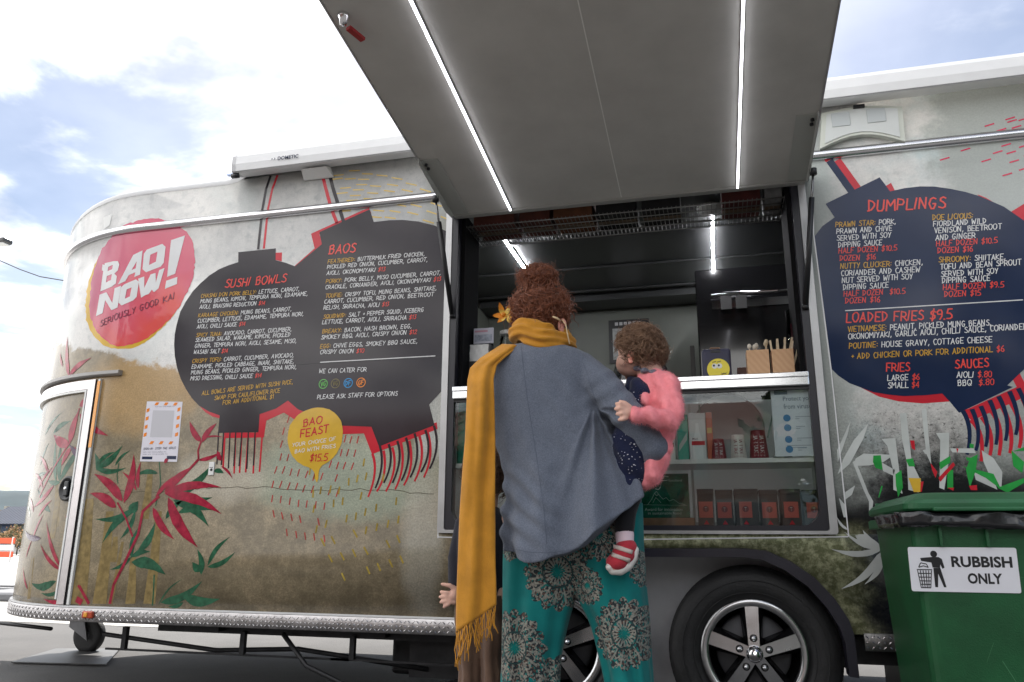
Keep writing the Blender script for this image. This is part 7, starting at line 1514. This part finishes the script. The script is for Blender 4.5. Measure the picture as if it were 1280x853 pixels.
sbv = BVHTree.FromPolygons([v.co for v in sh_o.data.vertices], [tuple(p.vertices) for p in sh_o.data.polygons])
for (xa, ya), (xb, yb) in (((766.5, 683), (790, 690.5)), ((765, 693.5), (787, 701))):
    m = MB(); pv = []
    for i in range(9):
        for o_ in (-2.5, 2.5):
            q, nn2 = onto(sbv, xa+(xb-xa)*i/8-o_*.25, ya+(yb-ya)*i/8+o_, .0035)
            pv.append(q if q else W(xa+(xb-xa)*i/8, ya+(yb-ya)*i/8+o_, -.85))
    m.add(pv, [(2*i, 2*i+1, 2*i+3, 2*i+2) for i in range(8)], True); so3 = m.build('shoe_strap', M('strap_beige', (.55, .45, .40), .7, var=.05), sh_o); so3.modifiers.new('t', 'SOLIDIFY').thickness = .003
m = MB(); ball(m, far[-1][0]+Vector((-.03, -.0, -.025)), (.05, .036, .034)); vox('shoe', m, .005, shr, bt, 2)
# dress with small white print
m = MB(); chain(m, [(W(806, 492, -.76), .062), (W(797, 520, -.775), .074), (W(791, 552, -.79), .078), (W(789, 580, -.79), .074), (W(788, 598, -.79), .060)]); chain(m, [(W(791, 484, -.73), .036), (W(783, 500, -.745), .045), (W(776, 515, -.76), .05)])
dress = vox('dress', m, .005, navyd, bt, 3, lambda v, n_: v+n_*(.005*math.sin(v.x*70+v.z*60)+.004*noise.noise(v*25)))
db2 = BVHTree.FromPolygons([v.co for v in dress.data.vertices], [tuple(p.vertices) for p in dress.data.polygons]); m = MB(); rnd = random.Random(31)
for _ in range(150):
    q, n_ = onto(db2, rnd.uniform(755, 812), rnd.uniform(488, 600), .0012)
    if q is None or n_.y > -.2: continue
    a = Vector((rnd.gauss(0, 1), 0, rnd.gauss(0, 1))); a = (a-n_*a.dot(n_)).normalized()*rnd.uniform(.0012, .0036); b_ = n_.cross(a)*.7; m.add([q-a, q+b_, q+a, q-b_], [(0, 1, 2, 3)])
pr_ = m.build('dress_print', M('print_cotton_white', (.55, .55, .6), .8), dress); pr_['kind'] = 'stuff'
m = MB()
for k in range(10): a = k*.63; c_ = W(812, 466, -.75); ball(m, c_+Vector((.052*math.cos(a), .048*math.sin(a), .006*math.cos(a*2)-.012*math.cos(a))), (.016, .016, .011), sub=2)
vox('dress_collar', m, .004, cloth('collar_print', (.16, .16, .2), 200, .6, 90), dress, 2)
# cardigan
m = MB(); chain(m, [(p, r*1.18) for p, r in UA[:4]]+[(W(794, 518, -.942), .0265)]); chain(m, [(W(818, 478, -.765), .050), (W(836, 484, -.80), .046)]); chain(m, [(W(822, 482, -.76), .062), (W(826, 510, -.775), .066), (W(822, 540, -.78), .058), (W(820, 568, -.80), .050), (W(814, 590, -.80), .044), (W(809, 601, -.80), .028)])
chain(m, [(W(826, 548, -.80), .034), (W(833, 560, -.81), .024)]); chain(m, [(W(803, 474, -.765), .020), (W(802, 488, -.80), .018), (W(808, 502, -.83), .018)])
card = vox('cardigan', m, .005, pinkm, bt, 3, lambda v, n_: v+n_*(.0045*noise.noise(v*30)+.003*math.sin(v.x*120+v.z*30)))
rnd = random.Random(77); m = MB(); pl = card.data.polygons; vv = card.data.vertices; cnt_ = 0
for _ in range(15000):
    f_ = pl[rnd.randrange(len(pl))]; n_ = f_.normal
    if n_.y > .5: continue
    c_ = f_.center; t_ = (n_+Vector((rnd.gauss(0, .55), rnd.gauss(0, .55), rnd.gauss(0, .55)-.15))).normalized(); s_ = t_.orthogonal().normalized()*.00045; L_ = rnd.uniform(.004, .012); m.add([c_-s_, c_+s_, c_+t_*L_+Vector((0, 0, -.002))], [(0, 1, 2)])
fz_ = m.build('cardigan_fluff', pinkm, card); fz_['kind'] = 'stuff'
# toddler hair, ear, eyes
bh = M('toddler_brown_hair', (.115, .058, .034), .45, col2=(.30, .18, .11), vs=35, spec=.4)
def thr(d):
    q = d.dot(fdir)
    return -.78 if q < -.18 else (-.78+(q+.18)/.26*.78 if q < .08 else .0+min(.25, (q-.08)*.35))
m = MB(); bm = bmesh.new(); bmesh.ops.create_icosphere(bm, subdivisions=5, radius=1); bmesh.ops.delete(bm, geom=[v for v in bm.verts if v.co.z < thr(v.co)+.03*noise.noise(v.co*9)], context='VERTS')
for v in bm.verts: k_ = 1+.10*noise.noise(v.co*3.5)+.06*noise.noise(v.co*9); v.co = BC+Vector((v.co.x*.084*k_-.002, v.co.y*.084*k_, v.co.z*.089*k_+.003))
m.bm(bm, None, True); hb2 = m.build('hair', bh, bt); hb2.modifiers.new('t', 'SOLIDIFY').thickness = .006
strands('hair_locks', on_ball(BC+Vector((-.002, 0, .003)), (.083, .083, .088), 1300, rnd, lambda d: d.z > thr(d)+.20), bh, hb2, .048, .0015, .0105, .8, .6, 9, rnd)
strands('loose_hair', on_ball(BC+Vector((-.002, 0, .003)), (.088, .088, .094), 90, rnd, lambda d: d.z > thr(d)+.25), bh, hb2, .055, .0006, .012, .8, .2, 9, rnd)
ea = W(788.5, 446.5, -.822); m = MB(); pts = [ea+Vector((.010*math.cos(a)*.8, -.004*math.cos(a), .019*math.sin(a))) for a in [k*.45 for k in range(13)]]; m.tube(pts, .0045, 8); ball(m, ea+Vector((.0, .006, -.002)), (.009, .010, .017)); ball(m, ea+Vector((-.001, -.002, -.018)), (.006, .005, .006)); m.build('ear', M('skin_child_ear', (.68, .27, .20), .45, sss=.3), bt)
for sg_ in (-1, 1):
    sd2 = fdir.cross(Vector((0, 0, 1))).normalized(); c_ = BC+fdir*.083+sd2*sg_*.030+Vector((0, 0, .008)); m = MB(); ball(m, c_, (.009, .009, .007), sub=2); m.build('eye', M('eye_dark', (.05, .04, .04), .15), bt)
# ------------------------------------------------------------------ the older child behind the scarf
kt = thing('person', 'young child half hidden behind the mustard scarf, dark top and brown trousers, hand held out', 'person', (W(602, 679, -.46).x, -.46, 0))
m = MB(); KC = W(612, 592, -.47); ball(m, KC, (.080, .088, .098)); ball(m, KC+Vector((0, .075, -.035)), (.045, .035, .045)); ball(m, KC+Vector((0, .10, -.015)), (.010, .014, .012)); chain(m, [(W(610, 612, -.47), .045), (W(606, 640, -.47), .05)])
chain(m, [(W(585, 655, -.47), .045), (W(606, 650, -.47), .06), (W(624, 655, -.47), .045)]); chain(m, [(W(606, 660, -.47), .085), (W(605, 735, -.47), .09)])
KA = [(W(582, 656, -.47), .042), (W(572, 698, -.48), .038), (W(570, 731, -.52), .030), (W(573, 743, -.535), .022)]; chain(m, [(p, r*.85) for p, r in KA])
kp = W(567, 745, -.55); chain(m, [(KA[-1][0], .019), (kp, .021)]); chain(m, [(W(569, 739, -.55), .014), (W(568, 752, -.55), .014)])
for (x1, y1, x2, y2) in ((559, 741, 551.5, 740), (558, 746, 550, 746.5), (559, 751, 551, 753), (561, 755.5, 555, 759)): chain(m, [(W(566, (y1+745)/2, -.553), .0088), (W(x1, y1, -.562), .0078), (W(x2, y2, -.556), .0066)])
chain(m, [(W(570, 738, -.55), .0105), (W(562, 732, -.56), .009), (W(553, 730.5, -.562), .0072)])
KB = [(W(628, 660, -.46), .042), (W(634, 700, -.44), .036), (W(636, 740, -.42), .026)]; chain(m, [(p, r*.85) for p, r in KB]); q_ = KB[-1][0]+Vector((0, .01, -.045)); ball(m, q_, (.018, .025, .03))
for k in range(4): chain(m, [(q_+Vector((0, -.018+.012*k, -.01)), .009), (q_+Vector((0, -.02+.013*k, -.05)), .007)])
kL = [W(590, 745, -.47), W(590, 850, -.46)]; kR = [W(617, 745, -.47), W(617, 850, -.46)]
for l in (kL, kR): chain(m, [(l[0], .07), (l[1], .05), (Vector((l[1].x, -.46, .08)), .035)]); chain(m, [(Vector((l[1].x, -.46, .04)), .03), (Vector((l[1].x, -.36, .03)), .024)])
vox('body', m, .0042, skin_b, kt, 4)
m = MB(); loft(m, [(W(592, 634, -.47), W(622, 634, -.47), .05), (W(577, 650, -.47), W(633, 650, -.47), .08), (W(573, 680, -.47), W(634, 680, -.47), .10), (W(572, 715, -.47), W(634, 715, -.47), .105), (W(571, 752, -.47), W(633, 752, -.47), .11)], fold=pfold(7, .006)); chain(m, [(p, r*1.05) for p, r in KA[:3]]); chain(m, [(p, r*1.05) for p, r in KB])
vox('dark_top', m, .006, cloth('child_dark_navy', (.016, .016, .024), 300), kt, 3)
m = MB(); loft(m, [(W(572, 742, -.47), W(606, 742, -.47), .10), (W(572, 790, -.47), W(607, 790, -.47), .09), (W(575, 835, -.47), W(603, 835, -.47), .075), (W(574, 880, -.47), W(604, 880, -.47), .075), (W(580, 915, -.47), W(600, 915, -.47), .05)], fold=pfold(2, .005)); loft(m, [(W(600, 742, -.47), W(634, 742, -.47), .10), (W(602, 790, -.47), W(634, 790, -.47), .09), (W(604, 835, -.47), W(631, 835, -.47), .075), (W(604, 880, -.47), W(632, 880, -.47), .075), (W(607, 915, -.47), W(628, 915, -.47), .05)], fold=pfold(9, .005))
vox('brown_trousers', m, .006, cloth('child_brown_cotton', (.14, .085, .06), 260, .15, 12), kt, 3, lambda v, n_: v+n_*.010*noise.noise(Vector((v.x*5, v.y*5, v.z*16))))
for l in (kL, kR): m = MB(); chain(m, [(Vector((l[1].x, -.47, .045)), .038), (Vector((l[1].x, -.36, .035)), .033)]); vox('shoe', m, .006, M('shoe_grey', (.1, .1, .11), .6), kt, 3, disp=lambda v, n_: Vector((v.x, v.y, max(.004, v.z))))
kh = M('child_brown_hair', (.075, .040, .026), .5, col2=(.15, .085, .055), vs=35, spec=.4); m = MB(); ball(m, KC+Vector((0, -.012, .012)), (.093, .095, .106)); hb3 = vox('hair', m, .005, kh, kt, 3, lambda v, n_: v+n_*.008*noise.noise(v*30))
strands('hair_curls', on_ball(KC+Vector((0, -.012, .01)), (.094, .096, .106), 650, rnd, lambda d: d.y < .45 and d.z > -.8), kh, hb3, .06, .0017, .008, 1.3, .2, 8, rnd)
# ------------------------------------------------------------------ bring each Empty to the foot of its thing
for o in list(SC.objects):
    if o.type == 'EMPTY' and not o.parent and o.get('label') and not o.get('placed'):
        for ch in o.children: ch.location = ch.location-o.location
for o in list(SC.objects):
    if 'placed' in o: del o['placed']
